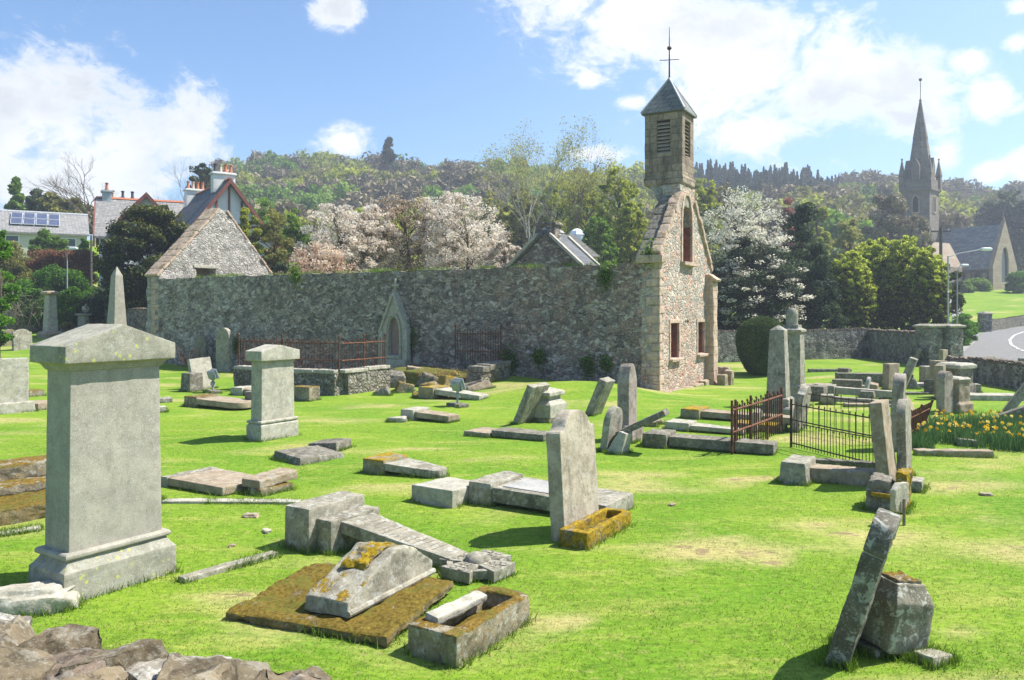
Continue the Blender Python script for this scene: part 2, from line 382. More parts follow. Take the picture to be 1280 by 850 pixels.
M['lf_yew'] = leaf_mat('yew_needles', [(0, (0.02, 0.03, 0.010)), (0.5, (0.055, 0.075, 0.018)), (1, (0.17, 0.175, 0.03))], 0.25)
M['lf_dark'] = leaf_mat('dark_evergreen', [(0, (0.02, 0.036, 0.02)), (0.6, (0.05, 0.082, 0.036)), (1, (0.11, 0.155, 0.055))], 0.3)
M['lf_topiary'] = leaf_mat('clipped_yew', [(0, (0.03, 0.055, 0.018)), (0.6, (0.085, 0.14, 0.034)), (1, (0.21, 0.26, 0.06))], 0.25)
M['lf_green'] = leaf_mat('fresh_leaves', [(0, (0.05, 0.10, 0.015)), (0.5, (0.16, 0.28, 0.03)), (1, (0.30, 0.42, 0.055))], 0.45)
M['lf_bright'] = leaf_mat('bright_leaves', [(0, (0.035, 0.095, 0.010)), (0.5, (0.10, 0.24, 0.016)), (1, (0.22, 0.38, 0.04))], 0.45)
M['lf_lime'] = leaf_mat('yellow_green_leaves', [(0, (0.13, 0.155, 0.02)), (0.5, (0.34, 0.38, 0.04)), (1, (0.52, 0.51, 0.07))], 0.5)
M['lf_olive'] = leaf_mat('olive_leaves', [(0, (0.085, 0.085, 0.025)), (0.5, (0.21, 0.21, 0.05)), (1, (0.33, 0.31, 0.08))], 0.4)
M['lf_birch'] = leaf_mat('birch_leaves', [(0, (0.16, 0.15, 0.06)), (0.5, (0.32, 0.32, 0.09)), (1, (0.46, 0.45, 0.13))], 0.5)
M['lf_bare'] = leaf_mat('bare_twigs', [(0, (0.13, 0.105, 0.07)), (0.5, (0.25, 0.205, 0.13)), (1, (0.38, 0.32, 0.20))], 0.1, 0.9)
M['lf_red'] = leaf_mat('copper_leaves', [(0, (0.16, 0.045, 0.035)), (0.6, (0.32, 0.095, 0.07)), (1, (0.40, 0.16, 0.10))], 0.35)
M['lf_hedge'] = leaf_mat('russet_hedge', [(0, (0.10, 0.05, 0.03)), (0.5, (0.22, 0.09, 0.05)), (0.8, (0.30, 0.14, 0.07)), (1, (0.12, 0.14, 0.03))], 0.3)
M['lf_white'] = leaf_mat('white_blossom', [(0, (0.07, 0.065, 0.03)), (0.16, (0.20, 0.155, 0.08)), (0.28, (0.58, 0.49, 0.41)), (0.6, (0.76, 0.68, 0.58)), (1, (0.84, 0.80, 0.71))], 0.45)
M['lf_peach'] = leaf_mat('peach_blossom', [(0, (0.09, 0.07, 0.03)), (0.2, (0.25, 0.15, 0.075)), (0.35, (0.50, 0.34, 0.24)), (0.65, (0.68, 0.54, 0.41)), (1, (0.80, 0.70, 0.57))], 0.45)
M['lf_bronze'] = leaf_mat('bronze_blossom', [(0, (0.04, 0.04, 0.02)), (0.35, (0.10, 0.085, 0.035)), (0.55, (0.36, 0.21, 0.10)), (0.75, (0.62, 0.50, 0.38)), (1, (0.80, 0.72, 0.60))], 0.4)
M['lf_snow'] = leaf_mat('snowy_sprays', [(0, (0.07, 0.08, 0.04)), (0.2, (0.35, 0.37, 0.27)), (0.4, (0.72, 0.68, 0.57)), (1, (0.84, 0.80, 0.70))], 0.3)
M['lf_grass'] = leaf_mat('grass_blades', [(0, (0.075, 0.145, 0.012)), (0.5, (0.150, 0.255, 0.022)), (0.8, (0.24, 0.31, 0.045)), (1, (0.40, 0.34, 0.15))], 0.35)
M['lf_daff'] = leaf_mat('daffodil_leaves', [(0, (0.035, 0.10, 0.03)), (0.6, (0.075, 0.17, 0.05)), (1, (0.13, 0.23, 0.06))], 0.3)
M['petal'] = leaf_mat('daffodil_petals', [(0, (0.70, 0.40, 0.01)), (0.5, (0.76, 0.56, 0.03)), (1, (0.80, 0.70, 0.25))], 0.35)

m, t = mat('lawn')
v = t.n('TexCoord').outputs['Object']
big = t.noise(v, 0.32, 4, 0.6)
mid = t.noise(t.scaled(v, (0.55, 1.9, 1)), 1.0, 6, 0.66)
fine = t.noise(t.scaled(v, (9, 16, 9)), 1.0, 6, 0.75)
base = t.mix(t.step(big, 0.32, 0.66), (0.108, 0.222, 0.016), (0.174, 0.270, 0.024))
base = t.mix(t.m('MULTIPLY', t.step(mid, 0.50, 0.68), 0.6), base, (0.31, 0.32, 0.075))
dry = t.noise(t.scaled(v, (0.50, 1.0, 1)), 1.0, 6, 0.72, 0.6)
da = t.n('Attribute', attribute_name='dry').outputs['Fac']
base = t.mix(t.m('MULTIPLY', t.step(t.m('ADD', da, t.m('MULTIPLY', t.m('ADD', t.m('MULTIPLY', t.m('SUBTRACT', dry, 0.5), 2.0), t.m('MULTIPLY', t.m('SUBTRACT', t.noise(t.scaled(v, (2.6, 4.6, 1)), 1.0, 6, 0.75, 0.8), 0.5), 2.4)))), 0.20, 0.85), 0.8), base, (0.41, 0.345, 0.15))
soil = t.m('ADD', t.noise(t.scaled(v, (1.0, 1.7, 1)), 3.2, 5, 0.75, 0.4), t.m('MULTIPLY', da, 0.22))
base = t.mix(t.m('MULTIPLY', t.step(soil, 0.70, 0.77), 0.85), base, (0.23, 0.165, 0.10))
clump = t.noise(v, 3.2, 5, 0.7)
base = t.mix(t.m('MULTIPLY', t.step(clump, 0.52, 0.70), 0.55), base, (0.070, 0.150, 0.014))
base = t.mix(0.9, base, t.ramp(fine, [(0.25, (0.42, 0.46, 0.4)), (0.5, (1, 1, 1)), (0.75, (1.55, 1.42, 1.6))]), 'MULTIPLY')
mf = t.noise(v, 11.0, 5, 0.75)
base = t.mix(t.m('MULTIPLY', t.step(mf, 0.54, 0.66), 0.5), base, (0.33, 0.30, 0.10))
hh = t.m('ADD', t.m('MULTIPLY', fine, 1.0), t.m('MULTIPLY', mid, 0.7))
# hill slopes far behind the church: leaf litter under the woods
yy = t.n('SeparateXYZ', {0: v}).outputs[1]
base = t.mix(t.step(yy, 126, 140), base, (0.10, 0.085, 0.045))
finish(t, base, 0.95, hh, 0.55, 0.05, 0.1)
M['lawn'] = m


# ------------------------------------------------------------------ geometry helpers
def link(o):
    COL.objects.link(o)
    return o


def tag(o, label=None, cat=None, group=None, kind=None):
    if label: o['label'] = label
    if cat: o['category'] = cat
    if group: o['group'] = group
    if kind: o['kind'] = kind
    return o


def thing(name, label, cat, loc=(0, 0, 0), rot=(0, 0, 0), group=None):
    o = link(bpy.data.objects.new(name, None))
    o.location, o.rotation_euler = loc, rot
    o.empty_display_size = 0.2
    return tag(o, label, cat, group)


class B:
    def __init__(s):
        s.bm = bmesh.new()

    def box(s, cx, cy, z0, sx, sy, sz, rot=None, taper=(1, 1), shear=(0, 0)):
        vs = []
        for k, z in enumerate((0, sz)):
            tx, ty = (1, 1) if k == 0 else taper
            ox, oy = (0, 0) if k == 0 else shear
            for a, b in ((-1, -1), (1, -1), (1, 1), (-1, 1)):
                vs.append(Vector((a * sx / 2 * tx + ox, b * sy / 2 * ty + oy, z)))
        if rot:
            e = Matrix.Rotation(R(rot[2]), 3, 'Z') @ Matrix.Rotation(R(rot[1]), 3, 'Y') @ Matrix.Rotation(R(rot[0]), 3, 'X')
            vs = [e @ q for q in vs]
        bv = [s.bm.verts.new(q + Vector((cx, cy, z0))) for q in vs]
        for f in ((0, 3, 2, 1), (4, 5, 6, 7), (0, 1, 5, 4), (1, 2, 6, 5), (2, 3, 7, 6), (3, 0, 4, 7)):
            s.bm.faces.new([bv[i] for i in f])
        return s

    def prism(s, pts, y0, y1, axis='y'):
        """outline pts (a, z) pushed along y (or x)"""
        def P(a, z, d):
            return (a, d, z) if axis == 'y' else (d, a, z)
        A = [s.bm.verts.new(P(a, z, y0)) for a, z in pts]
        C = [s.bm.verts.new(P(a, z, y1)) for a, z in pts]
        s.bm.faces.new(A)
        s.bm.faces.new(C[::-1])
        n = len(pts)
        for i in range(n):
            s.bm.faces.new((A[i], C[i], C[(i + 1) % n], A[(i + 1) % n]))
        return s

    def holed(s, outer, holes, y0, y1):
        """outline with holes in the x-z plane, thickness from y0 to y1"""
        loops = [outer] + list(holes)
        tri = geometry.tessellate_polygon([[Vector((a, z, 0)) for a, z in l] for l in loops])
        flat = [p for l in loops for p in l]
        A = [s.bm.verts.new((a, y0, z)) for a, z in flat]
        C = [s.bm.verts.new((a, y1, z)) for a, z in flat]
        for i, j, k in tri:
            s.bm.faces.new((A[i], A[j], A[k]))
            s.bm.faces.new((C[k], C[j], C[i]))
        o = 0
        for l in loops:
            n = len(l)
            for i in range(n):
                s.bm.faces.new((A[o + i], C[o + i], C[o + (i + 1) % n], A[o + (i + 1) % n]))
            o += n
        return s

    def rings(s, rings, cap=True):
        prev = None
        for k, r in enumerate(rings):
            cur = [s.bm.verts.new(p) for p in r]
            if prev:
                n = len(cur)
                for i in range(n):
                    s.bm.faces.new((prev[i], prev[(i + 1) % n], cur[(i + 1) % n], cur[i]))
            elif cap:
                s.bm.faces.new(cur[::-1])
            prev = cur
        if cap:
            s.bm.faces.new(prev)
        return s

    def lathe(s, prof, n=16, cx=0, cy=0, z0=0):
        return s.rings([[(cx + r * math.cos(2 * math.pi * i / n), cy + r * math.sin(2 * math.pi * i / n), z0 + z) for i in range(n)] for r, z in prof])

    def square(s, prof, cx=0, cy=0, z0=0):
        """square-plan stack: (half_x, half_y, z)"""
        return s.rings([[(cx - a, cy - b, z0 + z), (cx + a, cy - b, z0 + z), (cx + a, cy + b, z0 + z), (cx - a, cy + b, z0 + z)] for a, b, z in prof])

    def tube(s, pts, r, n=6):
        pts = [Vector(p) for p in pts]
        rs = r if isinstance(r, (list, tuple)) else [r] * len(pts)
        out = []
        for i, p in enumerate(pts):
            d = (pts[min(i + 1, len(pts) - 1)] - pts[max(i - 1, 0)]).normalized()
            a = d.orthogonal().normalized() if abs(d.z) > 0.9 else d.cross(Vector((0, 0, 1))).normalized()
            b = d.cross(a)
            out.append([p + (a * math.cos(2 * math.pi * k / n) + b * math.sin(2 * math.pi * k / n)) * rs[i] for k in range(n)])
        return s.rings(out)

    def rock(s, c, size, seed=0, sub=2, rough=0.35):
        r = bmesh.ops.create_icosphere(s.bm, subdivisions=sub, radius=1.0)
        off = Vector((seed * 3.17, seed * 1.7, seed * 0.9))
        for v in r['verts']:
            d = v.co.normalized()
            q = Vector([math.copysign(abs(x) ** 0.55, x) for x in d])
            q = q * (1 + rough * (noise.noise(d * 1.3 + off) + 0.5 * noise.noise(d * 3.1 + off)))
            v.co = Vector((q.x * size[0], q.y * size[1], q.z * size[2])) + Vector(c)
        return s

    def crag(s, c, size, seed=0, n=15, rot=0.0):
        """angular broken stone: the hull of a few random points"""
        r = np.random.default_rng(int(seed * 1000) + 5)
        t_ = bmesh.new()
        P = r.normal(size=(n, 3))
        P = np.sign(P) * np.abs(P / np.abs(P).max(1, keepdims=True)) ** .6 * r.uniform(.72, 1.0, (n, 1))
        for q in P:
            t_.verts.new(q)
        g_ = bmesh.ops.convex_hull(t_, input=t_.verts[:])
        bmesh.ops.delete(t_, geom=[v for v in t_.verts if not v.link_faces], context='VERTS')
        m_ = Matrix.Rotation(rot, 3, 'Z')
        d = {v: s.bm.verts.new(m_ @ Vector((v.co.x * size[0], v.co.y * size[1], v.co.z * size[2])) + Vector(c)) for v in t_.verts}
        for f in t_.faces:
            s.bm.faces.new([d[v] for v in f.verts])
        t_.free()
        return s

    def rotate(s, ang, axis='Z', c=(0, 0, 0)):
        bmesh.ops.rotate(s.bm, verts=s.bm.verts[:], cent=Vector(c), matrix=Matrix.Rotation(R(ang), 3, axis))
        return s

    def move(s, d):
        bmesh.ops.translate(s.bm, verts=s.bm.verts[:], vec=Vector(d))
        return s

    def worn(s, bevel=0.015, cut=0.12, rough=0.008, freq=5.0, seed=None, warp=0.0):
        """weathered stone: edges knocked off, faces slightly uneven"""
        bm = s.bm
        bmesh.ops.recalc_face_normals(bm, faces=bm.faces[:])
        if bevel:
            ed = [e for e in bm.edges if len(e.link_faces) == 2 and e.calc_face_angle(0) > 0.4]
            bmesh.ops.bevel(bm, geom=ed, offset=bevel, segments=2, affect='EDGES', profile=0.6, clamp_overlap=True)
        bmesh.ops.triangulate(bm, faces=[f for f in bm.faces if len(f.verts) > 3])
        for _ in range(7):
            L = [e for e in bm.edges if e.calc_length() > cut]
            if not L or len(bm.verts) > 9000:
                break
            bmesh.ops.subdivide_edges(bm, edges=L, cuts=1)
            bmesh.ops.triangulate(bm, faces=[f for f in bm.faces if len(f.verts) > 3])
        bm.normal_update()
        sd = random.random() * 90 if seed is None else seed
        o = Vector((sd, sd * 1.3, sd * 0.7))
        for v in bm.verts:
            p = v.co * freq + o
            d = noise.noise(p) + 0.5 * noise.noise(p * 2.7) + 0.3 * noise.noise(p * 6.1)
            v.co += v.normal * d * rough
            if warp:
                v.co += noise.noise_vector(v.co * 0.8 + o) * warp
        return s

    def obj(s, name, mt, parent=None, loc=(0, 0, 0), rot=(0, 0, 0), sharp=40):
        me = bpy.data.meshes.new(name)
        bmesh.ops.recalc_face_normals(s.bm, faces=s.bm.faces[:])
        s.bm.to_mesh(me)
        s.bm.free()
        me.materials.append(M[mt] if isinstance(mt, str) else mt)
        if sharp:
            me.polygons.foreach_set('use_smooth', [True] * len(me.polygons))
            me.set_sharp_from_angle(angle=R(sharp))
        o = link(bpy.data.objects.new(name, me))
        o.location, o.rotation_euler = loc, rot
        if parent:
            o.parent = parent
        return o


def npmesh(name, verts, quads, mt, parent=None, tint=None, smooth=False):
    """fast mesh from numpy arrays; quads (n,4) or (n,3)"""
    me = bpy.data.meshes.new(name)
    nv, (nf, k) = len(verts), quads.shape
    me.vertices.add(nv)
    me.vertices.foreach_set('co', np.ascontiguousarray(verts, np.float32).ravel())
    me.loops.add(nf * k)
    me.loops.foreach_set('vertex_index', np.ascontiguousarray(quads, np.int32).ravel())
    me.polygons.add(nf)
    me.polygons.foreach_set('loop_start', np.arange(nf, dtype=np.int32) * k)
    if tint is not None:
        a = me.attributes.new('tint', 'FLOAT', 'FACE')
        a.data.foreach_set('value', np.ascontiguousarray(tint, np.float32))
    me.update(calc_edges=True)
    if smooth:
        me.polygons.foreach_set('use_smooth', [True] * nf)
    me.materials.append(M[mt] if isinstance(mt, str) else mt)
    o = link(bpy.data.objects.new(name, me))
    if parent:
        o.parent = parent
    return o


def sstep(x, a, b):
    t = np.clip((x - a) / (b - a), 0, 1)
    return t * t * (3 - 2 * t)


# ------------------------------------------------------------------ the lie of the land
PY = np.array([-60, 46, 60, 80, 90, 125, 150, 200, 260, 310, 420, 900.0])
PZ = np.array([0, 0, 0.35, 0.9, 1.9, 6.3, 9.5, 25, 42, 47, 40, 20.0])
HU = np.array([-1.4, -.7, -.47, -.41, -.365, -.3, -.15, .1, .22, .34, .42, .52, .65, .9, 1.4])
HH = np.array([.1, .12, .16, .5, .93, 1.0, .98, .92, 1.0, .97, .86, .76, .72, .8, .8])
LY = np.array([-60, 37, 52, 56, 80, 95, 150, 900.0])
LZ = np.array([0, 0, 1.35, 1.6, 7.6, 8.6, 6.0, 0.0])


def GV(x, y):
    x, y = np.asarray(x, float), np.asarray(y, float)
    z = np.interp(y, PY, PZ)
    u = x / np.maximum(y, 20)
    h = np.interp(u, HU, HH)
    z = np.where(y > 125, 6.3 + (z - 6.3) * h, z)
    z = z + np.interp(y, LY, LZ) * sstep(-x / np.maximum(y, 30), 0.40, 0.47)
    g = lambda cx, cy, s, a: a * np.exp(-((x - cx) ** 2 + (y - cy) ** 2) / (2 * s * s))
    z = z + g(1.6, 25.2, 1.7, 0.30) + g(-.6, 29.2, 1.9, 0.30) + g(3.6, 25.6, 1.6, 0.22) + g(9.5, 33.5, 3.4, -0.28) + g(6.0, 26.2, 1.6, -0.12)
    z = z + 0.035 * np.sin(x * 0.9 + 1.3 * np.sin(y * 0.37)) * np.sin(y * 0.75 + 0.6) * np.clip(1.2 - y / 60, 0, 1)
    return z


def G(x, y):
    return float(GV(x, y))


def ground(px, py, dz=0.0):
    """point of the ground seen at column px, row py of the 1280 x 850 photograph"""
    u, v = (px - 640) / FPX, (py - HOR) / FPX
    lo, hi = 1.2, 170.0
    f = lambda Y: (EYE - v * Y) - G(u * Y, Y)
    Y = lo
    while Y < hi and f(Y) > 0:
        Y += 0.25
    a, b = Y - 0.25, Y
    for _ in range(30):
        c = (a + b) / 2
        if f(c) > 0: a = c
        else: b = c
    return Vector((u * a, a, G(u * a, a) + dz))


def at(px, py, Y):
    return Vector(((px - 640) / FPX * Y, Y, EYE + (HOR - py) / FPX * Y))


rows = np.concatenate([np.arange(-30, 4, 2.0), np.arange(4, 52, 0.3), np.geomspace(52, 480, 100)])
us = np.linspace(-1.35, 1.35, 240)
UU, YY = np.meshgrid(us, rows)
XX = UU * (np.maximum(YY, 0) + 25)
ZZ = GV(XX, YY)
nr, nc = XX.shape
idx = np.arange(nr * nc).reshape(nr, nc)
q = np.stack([idx[:-1, :-1], idx[:-1, 1:], idx[1:, 1:], idx[1:, :-1]], -1).reshape(-1, 4)
gob = tag(npmesh('ground', np.stack([XX, YY, ZZ], -1).reshape(-1, 3), q, 'lawn', smooth=True), kind='structure')


def vnoise(x, y, seed):
    """smooth value noise on a unit lattice"""
    tab = np.random.default_rng(seed).random((256, 256))
    i, j = np.floor(x).astype(int), np.floor(y).astype(int)
    f, g = x - i, y - j
    f, g = f * f * (3 - 2 * f), g * g * (3 - 2 * g)
    T = lambda a, b: tab[(i + a) % 256, (j + b) % 256]
    return (T(0, 0) * (1 - f) + T(1, 0) * f) * (1 - g) + (T(0, 1) * (1 - f) + T(1, 1) * f) * g


PATCH = [(790, 738, .45, .16, .7), (835, 712, .32, .16, .9), (875, 690, .30, .18, .9), (960, 700, .28, .3, .6), (858, 660, .2, .22, .8), (905, 672, .4, .14, .5), (870, 560, .8, .3, .5), (945, 597, .5, .25, .9), (1190, 590, .9, .4, .7), (1255, 605, .8, .4, .7), (705, 775, .3, .2, .7),
         (1200, 790, .35, .25, .8), (1010, 660, .5, .3, .4), (560, 645, .6, .3, .3), (610, 655, .6, .25, .5), (100, 600, .6, .3, .5), (300, 745, .5, .2, .4), (680, 530, 1.2, .4, .3), (560, 585, 1.0, .4, .25), (470, 548, 1.2, .4, .3),
         (740, 590, .5, .25, .4), (1060, 690, .4, .3, .4), (330, 760, .5, .3, .5), (1240, 690, .5, .4, .5), (650, 560, .9, .3, .3), (1150, 700, .4, .25, .5), (250, 640, .6, .3, .3)]


PG = [(*ground(a, b)[:2], sx, sy, w) for a, b, sx, sy, w in PATCH]


def dryness(x, y):
    """where the turf is worn or scorched"""
    f = .55 * vnoise(x * .45, y * .9, 1) + .3 * vnoise(x * 1.1, y * 2.1, 2) + .15 * vnoise(x * 2.7, y * 4.3, 3)
    d = np.clip((f - .46) * 2.2, 0, .7)
    for a, b, sx, sy, w in PG:
        d = d + .80 * w * np.exp(-((x - a) / sx) ** 2 - ((y - b) / sy) ** 2)
    return np.clip(d, 0, 1)


a_ = gob.data.attributes.new('dry', 'FLOAT', 'POINT')
a_.data.foreach_set('value', dryness(XX.ravel(), YY.ravel()).astype(np.float32))

WROT = 58.0                                   # the grid of the graveyard: faces look down to the right of the picture
Wv, Ev = Vector((math.cos(R(58)), math.sin(R(58)), 0)), Vector((math.sin(R(58)), -math.cos(R(58)), 0))
# ================================================================== the ruined church
CH = Vector((4.97, 27.0, 0.0))
church = thing('ruined_church', 'roofless rubble church with a long grey side wall, pink gable and square bellcote', 'church', CH, (0, 0, R(60)))


def church_pt(x, y, z=0.0):
    c, s = math.cos(R(60)), math.sin(R(60))
    return Vector((CH.x + c * x - s * y, CH.y + s * x + c * y, z))


NAVE = 26.7
bm_ = B()
n = 90
top = []
for k in range(n + 1):
    yv = 0.64 + (NAVE - 0.64) * k / n
    top.append((yv, 4.33 + 0.05 * noise.noise(Vector((yv * 0.9, 3, 1))) + 0.05 * (random.random() - 0.5)))
bm_.prism([(0.64, -0.9), (NAVE, -0.9)] + top[::-1], 0.0, 0.75, axis='x')
bm_.worn(0, 0.30, 0.035, 2.2)
bm_.obj('side_wall', 'rubble_nave', church, sharp=60)
# far side wall seen over the top only from other places
B().box(5.85, NAVE / 2, -0.9, 0.7, NAVE - 1.3, 4.4).worn(0, 0.8, 0.03, 2).obj('side_wall', 'rubble_nave', church, sharp=60)


def lancet(cx, hw, z0, z1, z2, n=9):
    """pointed opening: sill z0, springing z1, point z2"""
    L = [(cx - hw, z0), (cx + hw, z0), (cx + hw, z1)]
    for k in range(1, n + 1):
        a = k / n
        L.append((cx + hw * math.cos(a * math.pi / 2) ** 0.9, z1 + (z2 - z1) * math.sin(a * math.pi / 2) ** 1.05) if k < n else (cx, z2))
    right = L[3:-1]
    L += [(2 * cx - x, z) for x, z in right[::-1]] + [(cx - hw, z1)]
    return L


LAN = lancet(3.02, 0.56, 4.52, 5.75, 6.98)
SLIT1 = [(1.13, 1.04), (2.05, 1.04), (2.05, 2.28), (1.13, 2.28)]
SLIT2 = [(4.33, 1.06), (5.17, 1.06), (5.17, 2.28), (4.33, 2.28)]
outer = [(0, -0.9), (6.2, -0.9), (6.2, 4.35), (3.95, 6.85), (3.95, 7.32), (2.25, 7.32), (2.25, 6.85), (0, 4.58)]
g = B().holed(outer, [LAN, SLIT1, SLIT2], 0.0, 0.68)
g.worn(0, 0.24, 0.028, 3.0)
gable = g.obj('east_gable', 'rubble_gable', church, sharp=55)


def arch_frame(L, grow, y0, y1):
    """band of dressed stone round an opening"""
    cx = sum(p[0] for p in L) / len(L)
    cz = (min(p[1] for p in L) + max(p[1] for p in L)) / 2
    hw = max(p[0] for p in L) - cx
    hz = max(p[1] for p in L) - cz
    O = [(cx + (x - cx) * (hw + grow) / hw, cz + (z - cz) * (hz + grow) / hz) for x, z in L]
    return B().holed(O, [L], y0, y1)


arch_frame(LAN, 0.16, -0.035, 0.10).worn(0.012, 0.2, 0.008, 5).obj('window_surround', 'dressed', gable)
for S_ in (SLIT1, SLIT2):
    arch_frame(S_, 0.13, -0.03, 0.10).worn(0.012, 0.2, 0.008, 5).obj('window_surround', 'dressed', gable)
    x0, x1, z0, z1 = S_[0][0], S_[1][0], S_[0][1], S_[2][1]
    b = B().box((x0 + x1) / 2, 0.36, z0, x1 - x0, 0.05, z1 - z0)
    for k in range(1, 5):
        b.box(x0 + (x1 - x0) * k / 5, 0.325, z0, 0.03, 0.03, z1 - z0)
    b.obj('shutter', 'shutter', gable)
    B().box((x0 + x1) / 2, 0.0, z0 - 0.12, x1 - x0 + 0.3, 0.30, 0.11).worn(0.015, 0.15, 0.01).obj('sill', 'dressed', gable)
    for s in (x0 + 0.03, x1 - 0.03):
        B().box(s, 0.2, z0, 0.055, 0.28, z1 - z0).obj('reveal', 'shutter', gable)
B().box(3.02, -0.02, 4.38, 1.5, 0.32, 0.13).worn(0.015, 0.15, 0.01).obj('sill', 'dressed', gable)
tr = B().box(3.02, 0.40, 4.52, 0.12, 0.14, 1.45)
tr.tube([(2.50, .40, 5.75), (2.62, .40, 6.1), (2.82, .40, 6.35), (3.02, .40, 6.0)], 0.04)
tr.tube([(3.54, .40, 5.75), (3.42, .40, 6.1), (3.22, .40, 6.35), (3.02, .40, 6.0)], 0.04)
ringp = [(3.02 + 0.22 * math.cos(a), .40, 6.45 + 0.22 * math.sin(a)) for a in np.linspace(0, 2 * math.pi, 14)]
tr.tube(ringp, 0.035)
tr.worn(0, 0.15, 0.01).obj('tracery', 'shutter', gable)
B().prism(LAN, .58, .62).obj('window_backing', 'void', gable)  # dark sheet standing in for the gloom behind the tracery
b = B().box(3.02, 0.50, 4.52, 1.1, 0.04, 1.3)
for k in range(1, 6):
    b.box(2.47 + 1.1 * k / 6, 0.47, 4.52, 0.025, 0.03, 1.3)
b.obj('window_boards', 'shutter', gable)
b = B().box(2.49, 0.3, 4.54, 0.07, 0.5, 1.3).box(3.55, 0.3, 4.54, 0.07, 0.5, 1.3)
b.obj('reveal', 'shutter', gable)

# corner stones, long and short in turn
b = B()
z = -0.6
k = 0
while z < 4.3:
    h = random.uniform(0.24, 0.36)
    lx, ly = ((0.46, 0.28) if k % 2 else (0.27, 0.5))
    b.box(lx / 2 - 0.03, ly / 2 - 0.03, z, lx, ly, h - 0.015)
    z += h
    k += 1
b.worn(0.03, 0.12, 0.022).obj('corner_stones', 'dressed', church)
b = B()
z, k = -0.5, 0
while z < 4.25:
    h = random.uniform(0.24, 0.36)
    lx, ly = ((0.5, 0.3) if k % 2 else (0.3, 0.55))
    b.box(lx / 2 - 0.03, NAVE - ly / 2 + 0.03, z, lx, ly, h - 0.015)
    z += h
    k += 1
b.worn(0.03, 0.12, 0.022).obj('corner_stones', 'dressed', church)

# sloping skews of the gable
def skews(x0, z0, x1, z1, yc, wy, nst, mt, th=0.17):
    b = B()
    ang = math.degrees(math.atan2(z1 - z0, x1 - x0))
    L = math.hypot(x1 - x0, z1 - z0) / nst
    for k in range(nst):
        f = (k + 0.5) / nst
        dz = random.uniform(-0.015, 0.015)
        b.box(x0 + (x1 - x0) * f, yc + random.uniform(-.02, .02), z0 + (z1 - z0) * f + dz, L * 0.97, wy + random.uniform(-.04, .04), th, rot=(0, -ang, 0))
    return b.worn(0.025, 0.16, 0.015)


skews(-0.05, 4.60, 2.30, 6.92, 0.09, 0.36, 9, 'coping').obj('skew_coping', 'coping', church)
skews(6.25, 4.38, 3.92, 6.92, 0.09, 0.36, 9, 'coping').obj('skew_coping', 'coping', church)
skews(0.0, 4.55, 2.30, 6.87, 0.53, 0.46, 12, 'dark', 0.10).obj('skew_shade_band', 'dark', church)  # dark stone paints in the shade lying on the rear half of the coping
skews(6.2, 4.33, 3.92, 6.87, 0.53, 0.46, 12, 'dark', 0.10).obj('skew_shade_band', 'dark', church)
B().box(0.02, 0.30, 4.34, 0.42, 0.95, 0.26).worn(0.03, 0.12, 0.015).obj('skew_coping', 'coping', church)

# buttress at the right corner with its sloping head and broken footing
bt = B().prism([(-0.34, -0.9), (0.5, -0.9), (0.5, 4.22), (0.05, 4.22), (-0.30, 3.95)], 5.40, 6.02, axis='x')
bt.worn(0.05, 0.16, 0.04, 3).obj('buttress', 'dressed', church)
B().box(5.71, -0.22, 3.97, 0.72, 0.42, 0.11, rot=(34, 0, 0)).worn(0.02, 0.15, 0.01).obj('buttress_cap', 'coping', church)
b = B()
for (x, y, sx, sy, sz) in ((5.55, -0.62, .55, .34, .5), (6.2, -0.66, .5, .32, .62), (6.72, -0.35, .36, .5, .72), (6.75, 0.2, .34, .5, .5), (4.7, -0.1, .8, .3, .32), (3.7, -0.12, .9, .3, .25), (2.7, -0.1, .8, .28, .22),
                            (1.6, -0.12, .8, .3, .22), (0.7, -0.1, .7, .3, .25), (0.0, -0.12, .5, .36, .3)):
    b.box(x, y, -0.55, sx, sy, sz + 0.26, rot=(random.uniform(-4, 4), random.uniform(-3, 3), random.uniform(-8, 8)))
b.worn(0.05, 0.10, 0.04).obj('footing_stones', 'brown', church)

# bellcote: shoulder, ashlar box with louvred openings, slated pyramid roof, weather rod
TX0, TX1, TY0, TY1 = 2.38, 3.72, -0.03, 1.41
tcx, tcy, thx, thy = (TX0 + TX1) / 2, (TY0 + TY1) / 2, (TX1 - TX0) / 2, (TY1 - TY0) / 2
sh = B().rings([[(2.1, 0.02, 6.55), (4.0, 0.02, 6.55), (4.0, 0.72, 6.55), (2.1, 0.72, 6.55)],
                [(TX0 - .04, 0.0, 7.1), (TX1 + .04, 0.0, 7.1), (TX1 + .04, 1.05, 7.1), (TX0 - .04, 1.05, 7.1)],
                [(TX0 + .03, TY0 + .04, 7.36), (TX1 - .03, TY0 + .04, 7.36), (TX1 - .03, TY1 - .10, 7.36), (TX0 + .03, TY1 - .10, 7.36)]])
sh.move((0, 0.004, 0)).worn(0.03, 0.16, 0.02).obj('bellcote_shoulder', 'grey', church)
tw = B().square([(thx - .02, thy - .02, 7.32), (thx + .03, thy + .03, 7.40), (thx + .03, thy + .03, 7.62), (thx, thy, 7.68)], tcx, tcy)
F = [(TX0, 7.66), (TX1, 7.66), (TX1, 10.02), (TX0, 10.02)]
H1 = [(2.70, 8.42), (3.32, 8.42), (3.32, 9.74), (2.70, 9.74)]
tw.holed(F, [H1], TY0, TY0 + 0.22)
tw.holed(F, [H1], TY1 - 0.22, TY1)
body = tw.worn(0.012, 0.22, 0.012, 4).obj('bellcote', 'tower', church)
t2 = B()
F2 = [(TY0 + 0.222, 7.66), (TY1 - 0.222, 7.66), (TY1 - 0.222, 10.02), (TY0 + 0.222, 10.02)]
H2 = [(0.42, 8.52), (0.95, 8.52), (0.95, 9.74), (0.42, 9.74)]
